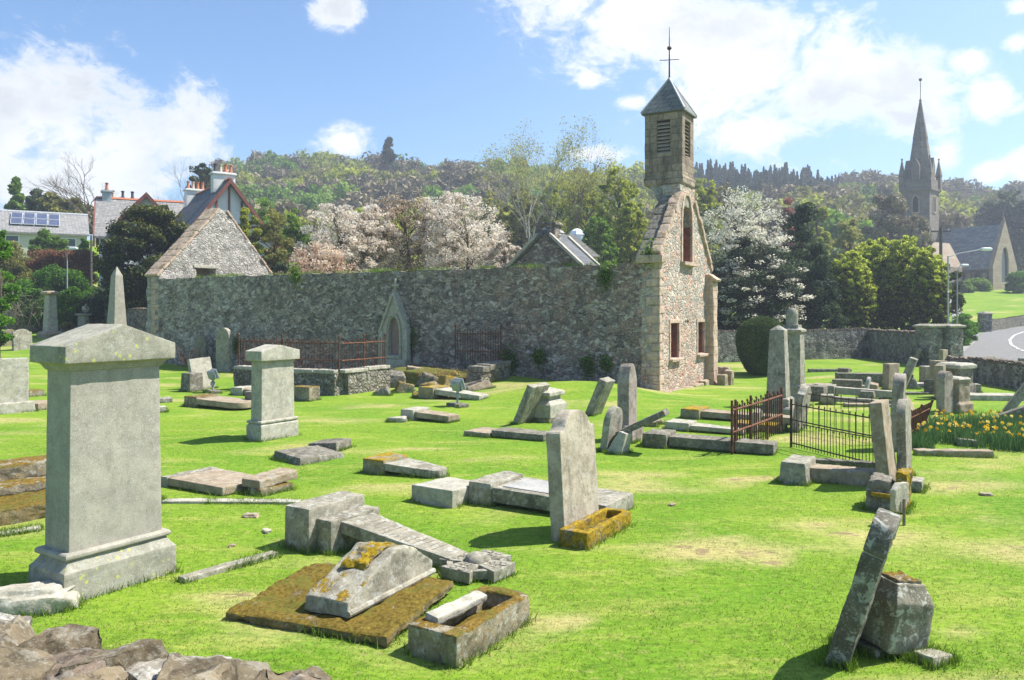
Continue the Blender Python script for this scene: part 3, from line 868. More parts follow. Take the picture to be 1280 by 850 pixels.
for x0 in (TX0, TX1 - 0.22):
    t2.holed(F2, [H2], -x0, -x0 - 0.22)
t2.rotate(90)
t2.worn(0.0, 0.22, 0.012, 4).obj('bellcote_side', 'tower', church)
for side in (0, 1):
    b = B()
    for k in range(9):
        zz = 8.55 + 1.2 * k / 9
        if side == 0:
            b.box(3.01, TY0 + 0.12, zz, 0.62, 0.16, 0.025, rot=(38, 0, 0))
        else:
            b.box(TX0 + 0.12, 0.685, zz, 0.16, 0.53, 0.025, rot=(0, -38, 0))
    b.obj('louvre', 'louvre', body)
B().box(tcx, tcy, 7.9, thx * 1.3, thy * 1.3, 2.0).obj('belfry_core', 'void', body)
rf = B().square([(thx + .10, thy + .10, 9.99), (thx + .10, thy + .10, 10.05), (0.03, 0.03, 11.40)], tcx, tcy)
roof = rf.obj('bellcote_roof', 'slate_tower', church, sharp=20)
b = B()
for a, c in ((-1, -1), (1, -1), (1, 1), (-1, 1)):
    b.tube([(tcx + a * (thx + .10), tcy + c * (thy + .10), 10.06), (tcx, tcy, 11.42)], 0.045)
b.obj('lead_ridge', 'lead', roof)
b = B().tube([(tcx, tcy, 11.3), (tcx, tcy, 12.4), (tcx, tcy, 13.35)], [0.035, 0.022, 0.010])
b.lathe([(0.0, -.09), (.07, -.05), (.09, 0), (.07, .05), (0.0, .09)], 10, tcx, tcy, 12.56)
for a, dd in ((20, .36), (110, .36)):
    c, s = math.cos(R(a)) * dd, math.sin(R(a)) * dd
    b.tube([(tcx - c, tcy - s, 12.12), (tcx + c, tcy + s, 12.12)], 0.014)
b.obj('weather_rod', 'iron_dark', church)

# west gable, bright rubble inside
WG = [(0, -0.9), (8.0, -0.9), (8.0, 4.3), (4.25, 8.18), (3.75, 8.18), (0.0, 4.42)]
WH = [(2.2, 3.4), (3.45, 3.4), (3.45, 4.98), (2.2, 4.98)]
wgb = B().holed(WG, [WH], NAVE - 0.55, NAVE + 0.42).worn(0, 0.24, 0.075, 2.8).obj('west_gable', 'rubble_pale', church, sharp=55)
skews(-0.05, 4.45, 3.75, 8.22, NAVE - 0.06, 1.06, 11, 'coping', 0.12).obj('skew_coping', 'coping', church)
skews(8.05, 4.35, 4.25, 8.22, NAVE - 0.06, 1.06, 11, 'coping', 0.12).obj('skew_coping', 'coping', church)
B().box(2.82, NAVE - 0.56, 4.98, 1.6, 0.12, 0.16).worn(0.02, 0.2, 0.01).obj('lintel', 'pale', wgb)
B().box(2.82, NAVE + 0.3, 3.4, 1.25, 0.05, 1.58).obj('window_backing', 'wood', wgb)
# stub of walling to the right of the west gable
b = B().box(7.6, NAVE - 2.3, -0.9, 0.7, 3.6, 5.5).worn(0, 0.3, 0.05, 2).obj('wall_stub', 'rubble_pale', church, sharp=60)

# gothic wall monument on the nave wall (faces the graveyard)
NM = church_pt(0, 11.1)
NM.z = G(NM.x, NM.y)
nic = thing('gothic_wall_monument', 'pointed gothic stone memorial with cross finial built against the grey church wall', 'memorial', NM + Vector((-.5, -.866, 0)) * 0.03, (0, 0, R(-30)))
B().box(0, -0.16, -0.2, 1.75, 0.40, 0.95).worn(0.02, 0.2, 0.015).obj('plinth', 'pale', nic)
gb = [(-0.72, 0.75), (0.72, 0.75), (0.72, 1.95), (0.80, 2.0), (0.07, 3.35), (-0.07, 3.35), (-0.80, 2.0), (-0.72, 1.95)]
hole = lancet(0, 0.36, 0.92, 1.75, 2.45)
B().holed(gb, [hole], -0.26, 0.06).worn(0.012, 0.15, 0.01).obj('surround', 'pale', nic)
arch_frame(lancet(0, 0.42, 0.90, 1.75, 2.52), 0.1, -0.31, -0.25).worn(0.01, 0.15, 0.006).obj('arch_moulding', 'pale', nic)
B().box(0, -0.03, 0.9, 0.8, 0.05, 1.6).worn(0.005, 0.2, 0.004).obj('panel', plain_mat('faded_red_tablet', (0.27, 0.19, 0.165), 0.9, 0.15), nic)
for s in (-1, 1):
    B().prism([(s * 0.98, 1.80), (s * 0.85, 1.80), (s * -0.02, 3.36), (s * 0.03, 3.5)], -0.34, 0.05).worn(0.015, 0.15, 0.01).obj('raking_moulding', 'pale', nic)
    B().square([(.14, .12, 0), (.14, .12, 1.05), (.10, .1, 1.10), (.10, .1, 1.25)], s * 0.80, -0.2, 0.7).worn(0.015, 0.15, 0.01).obj('side_pier', 'pale', nic)
b = B().box(0, -0.12, 3.4, 0.10, 0.10, 0.62).box(0, -0.12, 3.70, 0.40, 0.10, 0.10)
b.lathe([(.02, -.05), (.15, -.05), (.15, .05), (.02, .05)], 12, 0, 0, 0)
cr = b.worn(0.012, 0.1, 0.008).obj('cross_finial', 'pale', nic)
for o_ in nic.children:                        # the memorial is slim for its height
    for v_ in o_.data.vertices:
        v_.co.x *= .78

# ================================================================== boundary walls
def wall_path(pts, h, th, mt, parent, cope=0.16, step=0.28, z_over=None, drop=0.5, copemat='rockdark'):
    """rubble wall along points on the ground with a row of rough cope stones"""
    P = []
    for (a, b) in zip(pts[:-1], pts[1:]):
        n = max(1, int((Vector(b) - Vector(a)).length / step))
        P += [Vector(a).lerp(Vector(b), k / n) for k in range(n)]
    P.append(Vector(pts[-1]))
    bmv = B()
    ringv = []
    for k, p in enumerate(P):
        d = (P[min(k + 1, len(P) - 1)] - P[max(k - 1, 0)]).to_2d().normalized()
        nn = Vector((-d.y, d.x)) * th / 2
        zg = G(p.x, p.y)
        zt = zg + h if z_over is None else z_over(p)
        ringv.append([(p.x - nn.x, p.y - nn.y, zg - drop), (p.x + nn.x, p.y + nn.y, zg - drop), (p.x + nn.x, p.y + nn.y, zt), (p.x - nn.x, p.y - nn.y, zt)])
    bmv.rings(ringv).worn(0, 0.32, 0.03, 2.5)
    o = bmv.obj('wall', mt, parent, sharp=60)
    if cope:
        b = B()
        L = 0
        for (p, q_) in zip(P[:-1], P[1:]):
            d = (q_ - p)
            n = max(1, round(d.length / 0.14))
            for k in range(n):
                c = p.lerp(q_, (k + 0.5) / n)
                zg = G(c.x, c.y)
                zt = zg + h if z_over is None else z_over(c)
                b.box(c.x, c.y, zt - 0.03, 0.10 + random.random() * .05, th * random.uniform(0.8, 1.05), cope * random.uniform(0.75, 1.2),
                      rot=(random.uniform(-4, 4), random.uniform(-8, 8) + 12, math.degrees(math.atan2(d.y, d.x)) + random.uniform(-6, 6)))
        b.worn(0.02, 0.3, 0.015, 5).obj('coping', copemat, parent, sharp=60)
    return o


bw = thing('boundary_wall', 'tall rubble boundary wall with upright cope stones behind the clipped yew', 'wall')
g1, g2, g3, g4, g5 = ground(890, 453), ground(1000, 449.5), ground(1088, 447), ground(1120, 452), ground(1154, 457)
zt = lambda p: 1.58 + 0.02 * math.sin(p.x)
wall_path([g1, g2, g3], 1.6, 0.45, 'rubble_yard', bw, z_over=zt)
bw2 = thing('boundary_wall', 'curved rubble wall sweeping from the yard corner to the gate pier', 'wall')
wall_path([g3 + Vector((-0.12, -0.1, 0)), g4, g5], 1.6, 0.45, 'rubble_yard', bw2, z_over=lambda p: 1.55)
nw = thing('boundary_wall', 'low roadside rubble wall with cocked cope stones beside the road', 'wall')
h1, h2, h3, h4 = ground(1183, 476), ground(1225, 478), ground(1262, 484), ground(1330, 497)
wall_path([h1, h2, h3, h4], 0.86, 0.42, 'rubble_yard', nw, z_over=lambda p: 0.86 - 0.03 * (p.x - 16))
lw = thing('boundary_wall', 'ivy grown retaining wall at the far left edge of the graveyard', 'wall')
wall_path([at(-60, 415, 53), at(20, 415, 52.5), at(135, 412, 51), at(190, 410, 46)], 1.5, 0.5, 'rubble_yard', lw, step=0.5, z_over=lambda p: 2.75)

for px_, lab in ((1161, 'left stone gate pier with slab cap where the curved wall ends'), (1187, 'right stone gate pier with slab cap beside the roadside wall')):
    g_ = ground(px_, 458)
    p = thing('gate_pier', lab, 'gate pier', g_, (0, 0, R(20)), 'gate piers')
    B().box(0, 0, -0.3, 0.84, 0.84, 2.22).worn(0.02, 0.25, 0.02, 3).obj('shaft', 'rubble_yard', p)
    B().square([(.48, .48, 0), (.52, .52, .03), (.52, .52, .10), (.30, .30, .18)], 0, 0, 1.91).worn(0.015, 0.2, 0.008).obj('cap', 'grey', p)

fw = thing('rubble_wall', 'rough brown whinstone wall in the foreground at the bottom left', 'wall')
A_, Z_ = Vector((-2.75, 2.55, 0)), Vector((0.62, 1.28, 0))
wall_path([A_, Z_], 1.80, 0.42, 'rubble_yard', fw, cope=0, step=0.2, z_over=lambda p: 1.69)
d = (Z_ - A_)
L = d.length
k = 0
nrm = Vector((-d.y, d.x, 0)).normalized()
for off, zt_, wl, wh in ((0.14, 1.735, .13, .24), (-0.03, 1.77, .12, .22), (-0.17, 1.70, .14, .26)):
    pos = random.uniform(0, .1)
    while pos < L:
        w = random.uniform(wl, wh)
        p = A_.lerp(Z_, min(1, (pos + w / 2) / L)) + nrm * (off + random.uniform(-.03, .03))
        b = B().crag((0, 0, 0), (w * 0.64, random.uniform(.11, .17), random.uniform(0.075, 0.125)), seed=k * 2.3 + 1, n=22)
        b.worn(.004, 0.022, 0.012, 16)
        o = b.obj('cope_stone', ('rock', 'rockdark', 'rock', 'rockpale', 'rock')[k % 5], fw, (p.x, p.y, zt_ + random.uniform(-0.02, 0.025)), (random.uniform(-.25, .25), random.uniform(-.35, .25), math.atan2(d.y, d.x) + random.uniform(-.35, .35)), sharp=28)
        pos += w * 0.84
        k += 1

# ================================================================== roads
def sheet(name, near, far, mt, dz, n=40):
    def res(P):
        P = [Vector(p) for p in P]
        Ls = [0]
        for a, b in zip(P[:-1], P[1:]): Ls.append(Ls[-1] + (b - a).length)
        out = []
        for k in range(n + 1):
            s_ = Ls[-1] * k / n
            j = max(i for i in range(len(Ls)) if Ls[i] <= s_ + 1e-6)
            j = min(j, len(P) - 2)
            out.append(P[j].lerp(P[j + 1], (s_ - Ls[j]) / max(1e-6, Ls[j + 1] - Ls[j])))
        return out
    a, b = res(near), res(far)
    V, Q = [], []
    m_ = 6
    for i in range(n + 1):
        for j in range(m_ + 1):
            p = a[i].lerp(b[i], j / m_)
            V.append((p.x, p.y, G(p.x, p.y) + dz))
    for i in range(n):
        for j in range(m_):
            o = i * (m_ + 1) + j
            Q.append((o, o + m_ + 1, o + m_ + 2, o + 1))
    return npmesh(name, np.array(V), np.array(Q), mt, smooth=True)


gp = lambda *L: [ground(x, y) for x, y in L]
tag(sheet('road', gp((1196, 447), (1215, 449), (1250, 452), (1300, 455), (1420, 460)), gp((1206, 419), (1225, 417), (1258, 411), (1300, 405), (1400, 398)), 'asphalt', 0.05), kind='structure')
tag(sheet('pavement', gp((1192, 424), (1196, 436), (1198, 447)), gp((1206, 417), (1216, 420), (1222, 426)), 'tarp', 0.07), kind='structure')
arc = gp((1290, 443), (1274, 438), (1264, 432), (1262, 426), (1268, 420), (1280, 415.5), (1300, 411))
V, Q = [], []
for i, (a, b) in enumerate(zip(arc[:-1], arc[1:])):
    n = max(1, int((b - a).length / 1.6))
    for k in range(n):
        p, q_ = a.lerp(b, (k + .1) / n), a.lerp(b, (k + .72) / n)
        dd = (q_ - p).to_2d().normalized()
        nn = Vector((-dd.y, dd.x, 0)) * 0.09
        o = len(V)
        for c in (p + nn, q_ + nn, q_ - nn, p - nn):
            V.append((c.x, c.y, G(c.x, c.y) + 0.075))
        Q.append((o, o + 1, o + 2, o + 3))
tag(npmesh('road_marking', np.array(V), np.array(Q), 'paint'), kind='structure')
tag(sheet('path', gp((1188, 407), (1190, 396), (1188, 384), (1180, 374)), gp((1216, 412), (1206, 396), (1199, 384), (1192, 374)), 'tarp', 0.06), kind='structure')

rw = thing('roadside_wall', 'long low brown wall below the sloping lawn across the road', 'wall')
wall_path([ground(1236, 414), ground(1262, 410), ground(1300, 404), ground(1380, 396)], 1.05, 0.4, 'rubble_low', rw, cope=0.08, step=1.0)
g_ = ground(1231, 415)
p = thing('gate_pier', 'single stone gate pier at the end of the low wall below the lawn', 'gate pier', g_, (0, 0, R(10)))
B().box(0, 0, -0.2, 0.85, 0.85, 1.85).worn(0.02, 0.3, 0.02).obj('shaft', 'rubble_yard', p)
B().square([(.48, .48, 0), (.48, .48, .1), (.2, .2, .28)], 0, 0, 1.65).worn(0.02, 0.2, 0.01).obj('cap', 'grey', p)

# ================================================================== houses
def sash(parent, x, y, z, w, h, face='y', frame='white_wall'):
    """window standing 3 cm proud of a wall: frame part with a pane below it"""
    b = B()
    if face == 'y':
        for s in (-1, 1):
            b.box(x + s * w / 2, y, z, 0.09, 0.08, h)
        b.box(x, y, z - 0.06, w + 0.2, 0.14, 0.06).box(x, y, z + h, w + 0.1, 0.08, 0.08).box(x, y, z + h / 2 - .03, w - .09, 0.07, 0.06)
        f = b.obj('window', frame, parent)
        B().box(x, y + 0.02, z, w - .09, 0.03, h).obj('pane', 'glass', f)
    else:
        for s in (-1, 1):
            b.box(x, y + s * w / 2, z, 0.08, 0.09, h)
        b.box(x, y, z - 0.06, 0.14, w + 0.2, 0.06).box(x, y, z + h, 0.08, w + 0.1, 0.08).box(x, y, z + h / 2 - .03, 0.07, w - .09, 0.06)
        f = b.obj('window', frame, parent)
        B().box(x + (0.02 if x < 0 else -0.02), y, z, 0.03, w - .09, h).obj('pane', 'glass', f)


def gable_house(name, label, loc, rotz, L, W, wall_h, roof_h, wallm, roofm, board=None, over=0.3):
    """ridge along local x; front is local -y"""
    h = thing(name, label, 'house', loc, (0, 0, R(rotz)))
    B().prism([(-W / 2, -3), (W / 2, -3), (W / 2, wall_h), (0, wall_h + roof_h), (-W / 2, wall_h)], -L / 2, L / 2, axis='x').obj('wall', wallm, h)
    sl = roof_h / (W / 2)
    o = over
    R_ = [(-W / 2 - o, wall_h - o * sl + .05), (0, wall_h + roof_h + .05), (W / 2 + o, wall_h - o * sl + .05), (W / 2 + o, wall_h - o * sl + .22), (0, wall_h + roof_h + .25), (-W / 2 - o, wall_h - o * sl + .22)]
    rf = B().prism(R_, -L / 2 - o, L / 2 + o, axis='x').obj('roof', roofm, h, sharp=20)
    B().prism([(-.12, -.06), (.12, -.06), (0, .09)], -L / 2 - o, L / 2 + o, axis='x').move((0, 0, wall_h + roof_h + .28)).obj('ridge', 'terracotta' if board else 'lead', rf)
    if board:
        for s in (-1, 1):
            b = B()
            for q_ in (-1, 1):
                b.prism([(0, wall_h + roof_h + .27), (0, wall_h + roof_h - .10), (q_ * (W / 2 + o), wall_h - o * sl - .12), (q_ * (W / 2 + o), wall_h - o * sl + .25)], s * (L / 2 + o) - 0.05, s * (L / 2 + o) + 0.05, axis='x')
            b.move((s * .053, 0, 0)).obj('bargeboard', board, h)
    return h


def chimney(parent, x, y, z0, z1, sx, sy, pots, mt='white_wall', along='x'):
    c = B().box(x, y, z0, sx, sy, z1 - z0 - .16).box(x, y, z1 - .16, sx + .22, sy + .22, .09).box(x, y, z1 - .07, sx + .1, sy + .1, .07).worn(0.01, 0.5, 0.006).obj('chimney', mt, parent)
    n = len(pots)
    for k, pm in enumerate(pots):
        f = (k + 0.5) / n - 0.5
        px_, py_ = (x + f * sx * 0.95, y) if along == 'x' else (x, y + f * sy * 0.95)
        B().lathe([(.13, 0), (.14, .1), (.105, .16), (.095, .48), (.13, .52), (.13, .60), (.08, .60), (.08, .3)], 10, px_, py_, z1).obj('chimney_pot', pm, c)
    return c


# bungalow with solar panels, far left
p0, p1 = at(-55, 266, 78), at(106, 271, 83.5)
mid_ = (p0 + p1) / 2
Lb = (p1 - p0).to_2d().length
zr = 12.6
hb = gable_house('bungalow', 'long low cream bungalow with grey slate roof and solar panels', (mid_.x, mid_.y, 0), math.degrees(math.atan2(p1.y - p0.y, p1.x - p0.x)), Lb, 7.0, 10.35, zr - 10.35 - 0.1, 'cream_wall', 'slate_pale')
sl = math.atan2(zr - 10.45, 3.5)
for i in range(4):
    for j in range(2):
        x = -Lb / 2 + 5.1 + i * 1.07
        y = -3.0 + 0.75 + j * 1.12
        zc = 10.40 + (y + 3.5) * math.tan(sl) + 0.36
        pn = B().box(x, y, zc, 1.0, 1.20, 0.05, rot=(math.degrees(sl), 0, 0)).obj('solar_panel', 'alu', hb)
        B().box(x, y - .012, zc + 0.034, 0.90, 1.10, 0.03, rot=(math.degrees(sl), 0, 0)).obj('solar_cells', 'panel', pn)
sash(hb, Lb / 2 - 1.9, -3.53, 8.4, 2.0, 1.5)
sash(hb, Lb / 2 - 9.2, -3.53, 8.9, 1.1, 1.1)
sash(hb, Lb / 2 - 6.3, -3.53, 8.9, 1.1, 1.1)

# long house with a red cross gable behind the dark yew
p0, p1 = at(120, 250, 62), at(240, 252, 65)
mid_ = (p0 + p1) / 2
Lh = (p1 - p0).to_2d().length
h2 = gable_house('white_house', 'white house with pale slate roof and small red cross gable behind the dark yew', (mid_.x, mid_.y, 0), math.degrees(math.atan2(p1.y - p0.y, p1.x - p0.x)), Lh - .6, 6.4, 8.3, 2.95, 'white_wall', 'slate_pale', 'board')
B().prism([(-1.5, 4), (1.5, 4), (1.5, 9.6), (0, 11.25), (-1.5, 9.6)], -4.0, 0).obj('cross_gable', 'white_wall', h2)
rf = B().prism([(-1.85, 9.35), (0, 11.38), (1.85, 9.35), (1.85, 9.52), (0, 11.55), (-1.85, 9.52)], -4.35, 0).obj('cross_roof', 'slate_pale', h2)
B().prism([(0, 11.57), (0, 11.2), (-1.9, 9.1), (-1.9, 9.5)], -4.44, -4.36).prism([(0, 11.57), (0, 11.2), (1.9, 9.1), (1.9, 9.5)], -4.44, -4.36).obj('bargeboard', 'board', h2)
sash(h2, 0, -4.04, 8.6, 0.9, 1.1)
sash(h2, -2.4, -3.24, 6.8, 0.9, 1.2)
chimney(h2, -Lh / 2 + 0.75, 0, 10.6, 12.1, 0.65, 0.65, ['terracotta'], 'lampgrey')
chimney(h2, -1.6, 1.6, 10.2, 11.75, 2.2, 0.6, ['pot_pale', 'pot_dark', 'pot_dark'], 'rubble_yard')

# tall white gable with dark beams and chimneys
ap = at(287, 224, 55)
h3 = gable_house('timbered_house', 'white gabled house with red bargeboards, dark beams and slate roof behind the ruined gable', (ap.x - 0.57 * 4.9, ap.y + 0.82 * 4.9, 0), 35 - 90, 9.4, 6.4, 7.4, 4.15, 'white_wall', 'slate', 'board', 0.35)
bms = B()
for y in (-0.85, 0, 0.85):
    zt_ = 7.4 + 4.15 - abs(y) * 1.297 - 0.1
    bms.box(4.74, y, 8.6, 0.06, 0.13, zt_ - 8.6)
bms.box(4.745, 0, 8.5, 0.07, 4.4, 0.16)
bms.obj('timber_beam', 'board', h3)
sash(h3, 4.75, 0.0, 5.9, 1.3, 1.4, 'x')
chimney(h3, 3.2, 0, 11.0, 12.45, 0.7, 1.5, ['pot_dark', 'pot_pale', 'terracotta', 'terracotta'], 'white_wall', 'y')
chimney(h3, -4.6, 0, 10.6, 12.25, 0.8, 1.5, ['terracotta', 'pot_pale', 'terracotta', 'terracotta'], 'white_wall', 'y')

# stone cottage gable behind the nave wall
ap = at(681, 293, 44)
h4 = gable_house('stone_cottage', 'grey stone cottage with gable chimney rising behind the church wall', (ap.x + .5 * 1.05, ap.y + .866 * 1.05, 0), -30 + 90 + 180, 2.1, 6.6, 4.1, 2.85, 'rubble_nave', 'slate', None, 0.12)
chimney(h4, 0.62, 0, 6.0, 7.6, 0.75, 1.15, [], 'rubble_nave', 'y')
for s in (-1, 1):
    for q_ in (-1, 1):
        B().prism([(q_ * 0.4, 6.92), (q_ * 0.4, 6.72), (q_ * 3.45, 4.0), (q_ * 3.45, 4.2)], s * 1.17 - .16, s * 1.17 + .16, axis='x').move((0, 0, .08)).worn(0.01, .4, .01).obj('skew', 'pale', h4)
cc = at(712, 300, 66)
h5 = thing('hipped_house', 'brown roofed house with pale glazed roof lantern among the lime green trees', 'house', (cc.x, cc.y, 0), (0, 0, R(-8)))
B().box(0, 0, 0, 4.6, 5, 7.0).obj('wall', 'cream_wall', h5)
B().rings([[(-2.6, -2.8, 7.0), (2.6, -2.8, 7.0), (2.6, 2.8, 7.0), (-2.6, 2.8, 7.0)], [(-1.0, -.3, 9.0), (0.3, -.3, 9.0), (0.3, .3, 9.0), (-1.0, .3, 9.0)]]).obj('roof', 'slate_brown', h5, sharp=20)
B().lathe([(.62, 0), (.62, .6), (.70, .63), (.52, .95), (.22, 1.15), (0.02, 1.18)], 8, 0.5, 1.6, 8.5).obj('roof_lantern', 'lampwhite', h5, sharp=20)
sash(h5, 1.5, -2.54, 5.6, 0.9, 1.0)

# ================================================================== far church with a spire
sp = at(1162, 360, 130)
fc = thing('spired_church', 'distant gothic church with tall stone spire and slate roofed nave on the right', 'church', (sp.x, sp.y, 0), (0, 0, R(44)))
S2 = 4.3
tb = B().square([(S2 / 2 + .15, S2 / 2 + .15, 0), (S2 / 2 + .15, S2 / 2 + .15, 10), (S2 / 2, S2 / 2, 10.3), (S2 / 2, S2 / 2, 22.2), (S2 / 2 + .28, S2 / 2 + .28, 22.5), (S2 / 2 + .28, S2 / 2 + .28, 22.8), (S2 / 2 + .1, S2 / 2 + .1, 22.9), (S2 / 2 + .1, S2 / 2 + .1, 24.3), (S2 / 2 + .1, S2 / 2 + .1, 24.32)], S2 / 2, S2 / 2)
tower = tb.obj('tower', 'farstone', fc, sharp=20)
for (fx, fy, ax) in ((S2 / 2, -0.02, 'y'), (-0.02, S2 / 2, 'x')):
    L = lancet(0, 0.42, 19.0, 20.6, 21.6)
    b = B().prism(L, -0.03, 0.06)
    if ax == 'x': b.rotate(90)
    b.move((fx, fy, 0)).obj('belfry_opening', 'void', tower)
    f = arch_frame(L, 0.22, -0.09, 0.02)
    if ax == 'x': f.rotate(90)
    f.move((fx, fy, 0)).obj('window_surround', 'farlight', tower)
o8 = lambda r, z: [(S2 / 2 + r * math.cos(R(22.5 + 45 * k)), S2 / 2 + r * math.sin(R(22.5 + 45 * k)), z) for k in range(8)]
spire = B().rings([o8(1.98, 24.2), o8(1.62, 27.2), o8(1.66, 27.25), o8(1.12, 31.3), o8(1.16, 31.36), o8(0.16, 37.6), o8(0.22, 37.7), o8(0.1, 38.0)]).obj('spire', 'farstone', fc, sharp=20)
B().tube([(S2 / 2, S2 / 2, 37.8), (S2 / 2, S2 / 2, 41.2)], 0.05).rock((S2 / 2, S2 / 2, 41.2), (.22, .22, .22), 1, 2, .1).obj('weathercock', 'iron_dark', spire)
for a, c in ((0, 0), (S2, 0), (S2, S2), (0, S2)):
    B().square([(.36, .36, 22.6), (.36, .36, 25.0), (.42, .42, 25.05), (.42, .42, 25.2), (.04, .04, 27.8)], a, c).rock((a, c, 27.9), (.15, .15, .2), 2, 1, .1).obj('pinnacle', 'farstone', fc, sharp=20)
for ax, (cx, cy) in (('y', (S2 / 2, .35)), ('x', (.35, S2 / 2)), ('y', (S2 / 2, S2 - .35)), ('x', (S2 - .35, S2 / 2))):
    b = B().prism([(-.62, 24.3), (.62, 24.3), (.62, 26.6), (0, 28.0), (-.62, 26.6)], -.3, .5)
    if ax == 'x': b.rotate(90)
    b.move((cx, cy, 0)).obj('spire_light', 'farstone', spire, sharp=20)
# nave: ridge runs to the gable on the right
gr = at(1254, 283, 124)
nv_ = Vector((math.cos(R(135)), math.sin(R(135))))
def nave_local(p):      # world -> local of the church
    v = Matrix.Rotation(-R(44), 2) @ Vector((p.x - sp.x, p.y - sp.y))
    return v
g0 = nave_local(gr)
g1_ = nave_local(at(1172, 287, 133))
W2, ze, zr = 6.2, 9.6, 15.9
ang = math.degrees(math.atan2(g1_.y - g0.y, g1_.x - g0.x))
Ln = (g1_ - g0).length + 4
def nv(b): return b.rotate(ang).move((g0.x, g0.y, 0))
nave = nv(B().prism([(-W2 / 2, 2), (W2 / 2, 2), (W2 / 2, ze), (0, zr), (-W2 / 2, ze)], 0.3, Ln, axis='x')).obj('nave', 'farstone', fc, sharp=20)
nv(B().prism([(-W2 / 2 - .3, ze - .5), (0, zr + .06), (W2 / 2 + .3, ze - .5), (W2 / 2 + .3, ze - .3), (0, zr + .3), (-W2 / 2 - .3, ze - .3)], 0.32, Ln, axis='x')).obj('nave_roof', 'slate_far', fc, sharp=20)
gf = nv(B().holed([(-W2 / 2 - .35, 2), (W2 / 2 + .35, 2), (W2 / 2 + .35, ze), (0, zr + .9), (-W2 / 2 - .35, ze)], [lancet(0, 1.0, 7.2, 10.2, 12.6)], -0.3, 0.3, ).rotate(-90)).obj('gable_front', 'farlight', fc, sharp=20)
nv(B().prism(lancet(0, 1.0, 7.2, 10.2, 12.6), -.02, .02).rotate(-90)).obj('gable_window', 'glass', gf)
nv(B().square([(.18, .18, zr + .8), (.12, .12, zr + 1.5)]).tube([(0, 0, zr + 1.4), (0, 0, zr + 2.4)], .07)).obj('cross_finial', 'farstone', gf)
for k in range(3):
    b = B().prism(lancet(0, .38, 6.6, 8.0, 9.0), -.06, .06).move((2.2 + k * 2.4, 0, 0)).move((0, W2 / 2, 0))
    nv(b).obj('nave_window', 'glass', nave)
for k in range(3):
    b = B().box(1.0 + k * 2.4, W2 / 2 + .3, 2, .5, .7, 6.6, taper=(1, .6))
    nv(b).obj('nave_buttress', 'farlight', nave)
# transept gable left of the nave roof
tl = nave_local(at(1186, 330, 126))
tb_ = B().prism([(-2.0, 2), (2.0, 2), (2.0, 9.5), (0, 13.4), (-2.0, 9.5)], -0.2, 6).rotate(ang - 90 + 90).move((tl.x, tl.y, 0))
tb_.obj('transept', 'farlight', fc, sharp=20)

# ================================================================== lamps and poles
def street_lamp(label, base, h, arm, ang, group='street lamps by the gate'):
    s = thing('street_lamp', label, 'street lamp', base, (0, 0, R(ang)), group)
    B().tube([(0, 0, -.2), (0, 0, 1.0), (0, 0, 1.02), (0, 0, h)], [.075, .075, .045, .036], 10).obj('pole', 'lampgrey', s)
    B().tube([(0, 0, h - .05), (arm * .35, 0, h + .14), (arm, 0, h + .34)], .022, 8).obj('arm', 'lampgrey', s)
    b = B().rock((arm + .3, 0, h + .36), (.30, .11, .085), 3, 3, .05)
    b.obj('lamp_head', 'lampwhite', s)
    return s


g_ = ground(1185, 425); g_ = Vector((0.545 * 41, 41, G(0.545 * 41, 41)))
street_lamp('tall street lamp with long arm over the gate piers', g_, 2.7 + .069 * 41 - g_.z, 1.75, 4)
g_ = Vector((0.5565 * 55, 55, G(0.5565 * 55, 55)))
street_lamp('short armed street lamp standing behind the tall one', g_, 2.7 + .051 * 55 - g_.z, 0.25, 8)
g_ = Vector((-0.556 * 56, 56, G(-0.556 * 56, 56)))
street_lamp('slim grey lamp post in front of the russet hedge', g_, 2.7 + .072 * 56 - g_.z, 0.12, 0, None)
g_ = Vector((0.536 * 62, 62, G(0.536 * 62, 62)))
up = thing('utility_pole', 'dark wooden utility pole with crossarm left of the distant church roof', 'pole', g_)
B().tube([(0, 0, -.3), (0, 0, 2.7 + .105 * 62 - g_.z)], [.15, .11], 10).obj('post', 'pole', up)
B().box(0, 0, 2.7 + .099 * 62 - g_.z, 1.5, .1, .1).obj('crossarm', 'pole', up)
for k in (-.6, 0, .6):
    B().lathe([(.03, 0), (.05, .03), (.05, .1), (.03, .14)], 8, k, 0, 2.7 + .1009 * 62 - g_.z).obj('insulator', 'lampwhite', up)
g_ = Vector((-0.526 * 58, 58, G(-0.526 * 58, 58)))
up = thing('utility_pole', 'thin wooden pole beside the white house at the left', 'pole', g_)
B().tube([(0, 0, -.3), (0, 0, 2.7 + .095 * 58 - g_.z)], [.10, .07], 8).obj('post', 'pole', up)
# ================================================================== the graves
STONES = []                                   # everything grass should grow up against


def reg(o):
    STONES.append(o)
    return o


def outline(style, w, h):
    a = w / 2
    P = [(-a, -0.25), (a, -0.25)]
    if style == 'flat':
        P += [(a, h), (-a, h)]
    elif style == 'round':
        r = min(a, h * 0.4)
        P += [(a * math.cos(k * math.pi / 12), h - r + r * math.sin(k * math.pi / 12)) for k in range(13)]
    elif style == 'point':
        P += [(a, h * 0.86), (0, h), (-a, h * 0.86)]
    elif style == 'gothic':
        P += [(a, h * 0.72), (a * .82, h * .85), (a * .45, h * .95), (0, h), (-a * .45, h * .95), (-a * .82, h * .85), (-a, h * .72)]
    elif style == 'shoulder':     # rounded head on hollow shoulders
        P += [(a, h * .84), (a * .93, h * .86), (a * .82, h * .855), (a * .70, h * .885), (a * .60, h * .935), (a * .42, h * .975), (a * .2, h * .997), (0, h)]
        P += [(-x, z) for x, z in P[-2:1:-1]]
    return P


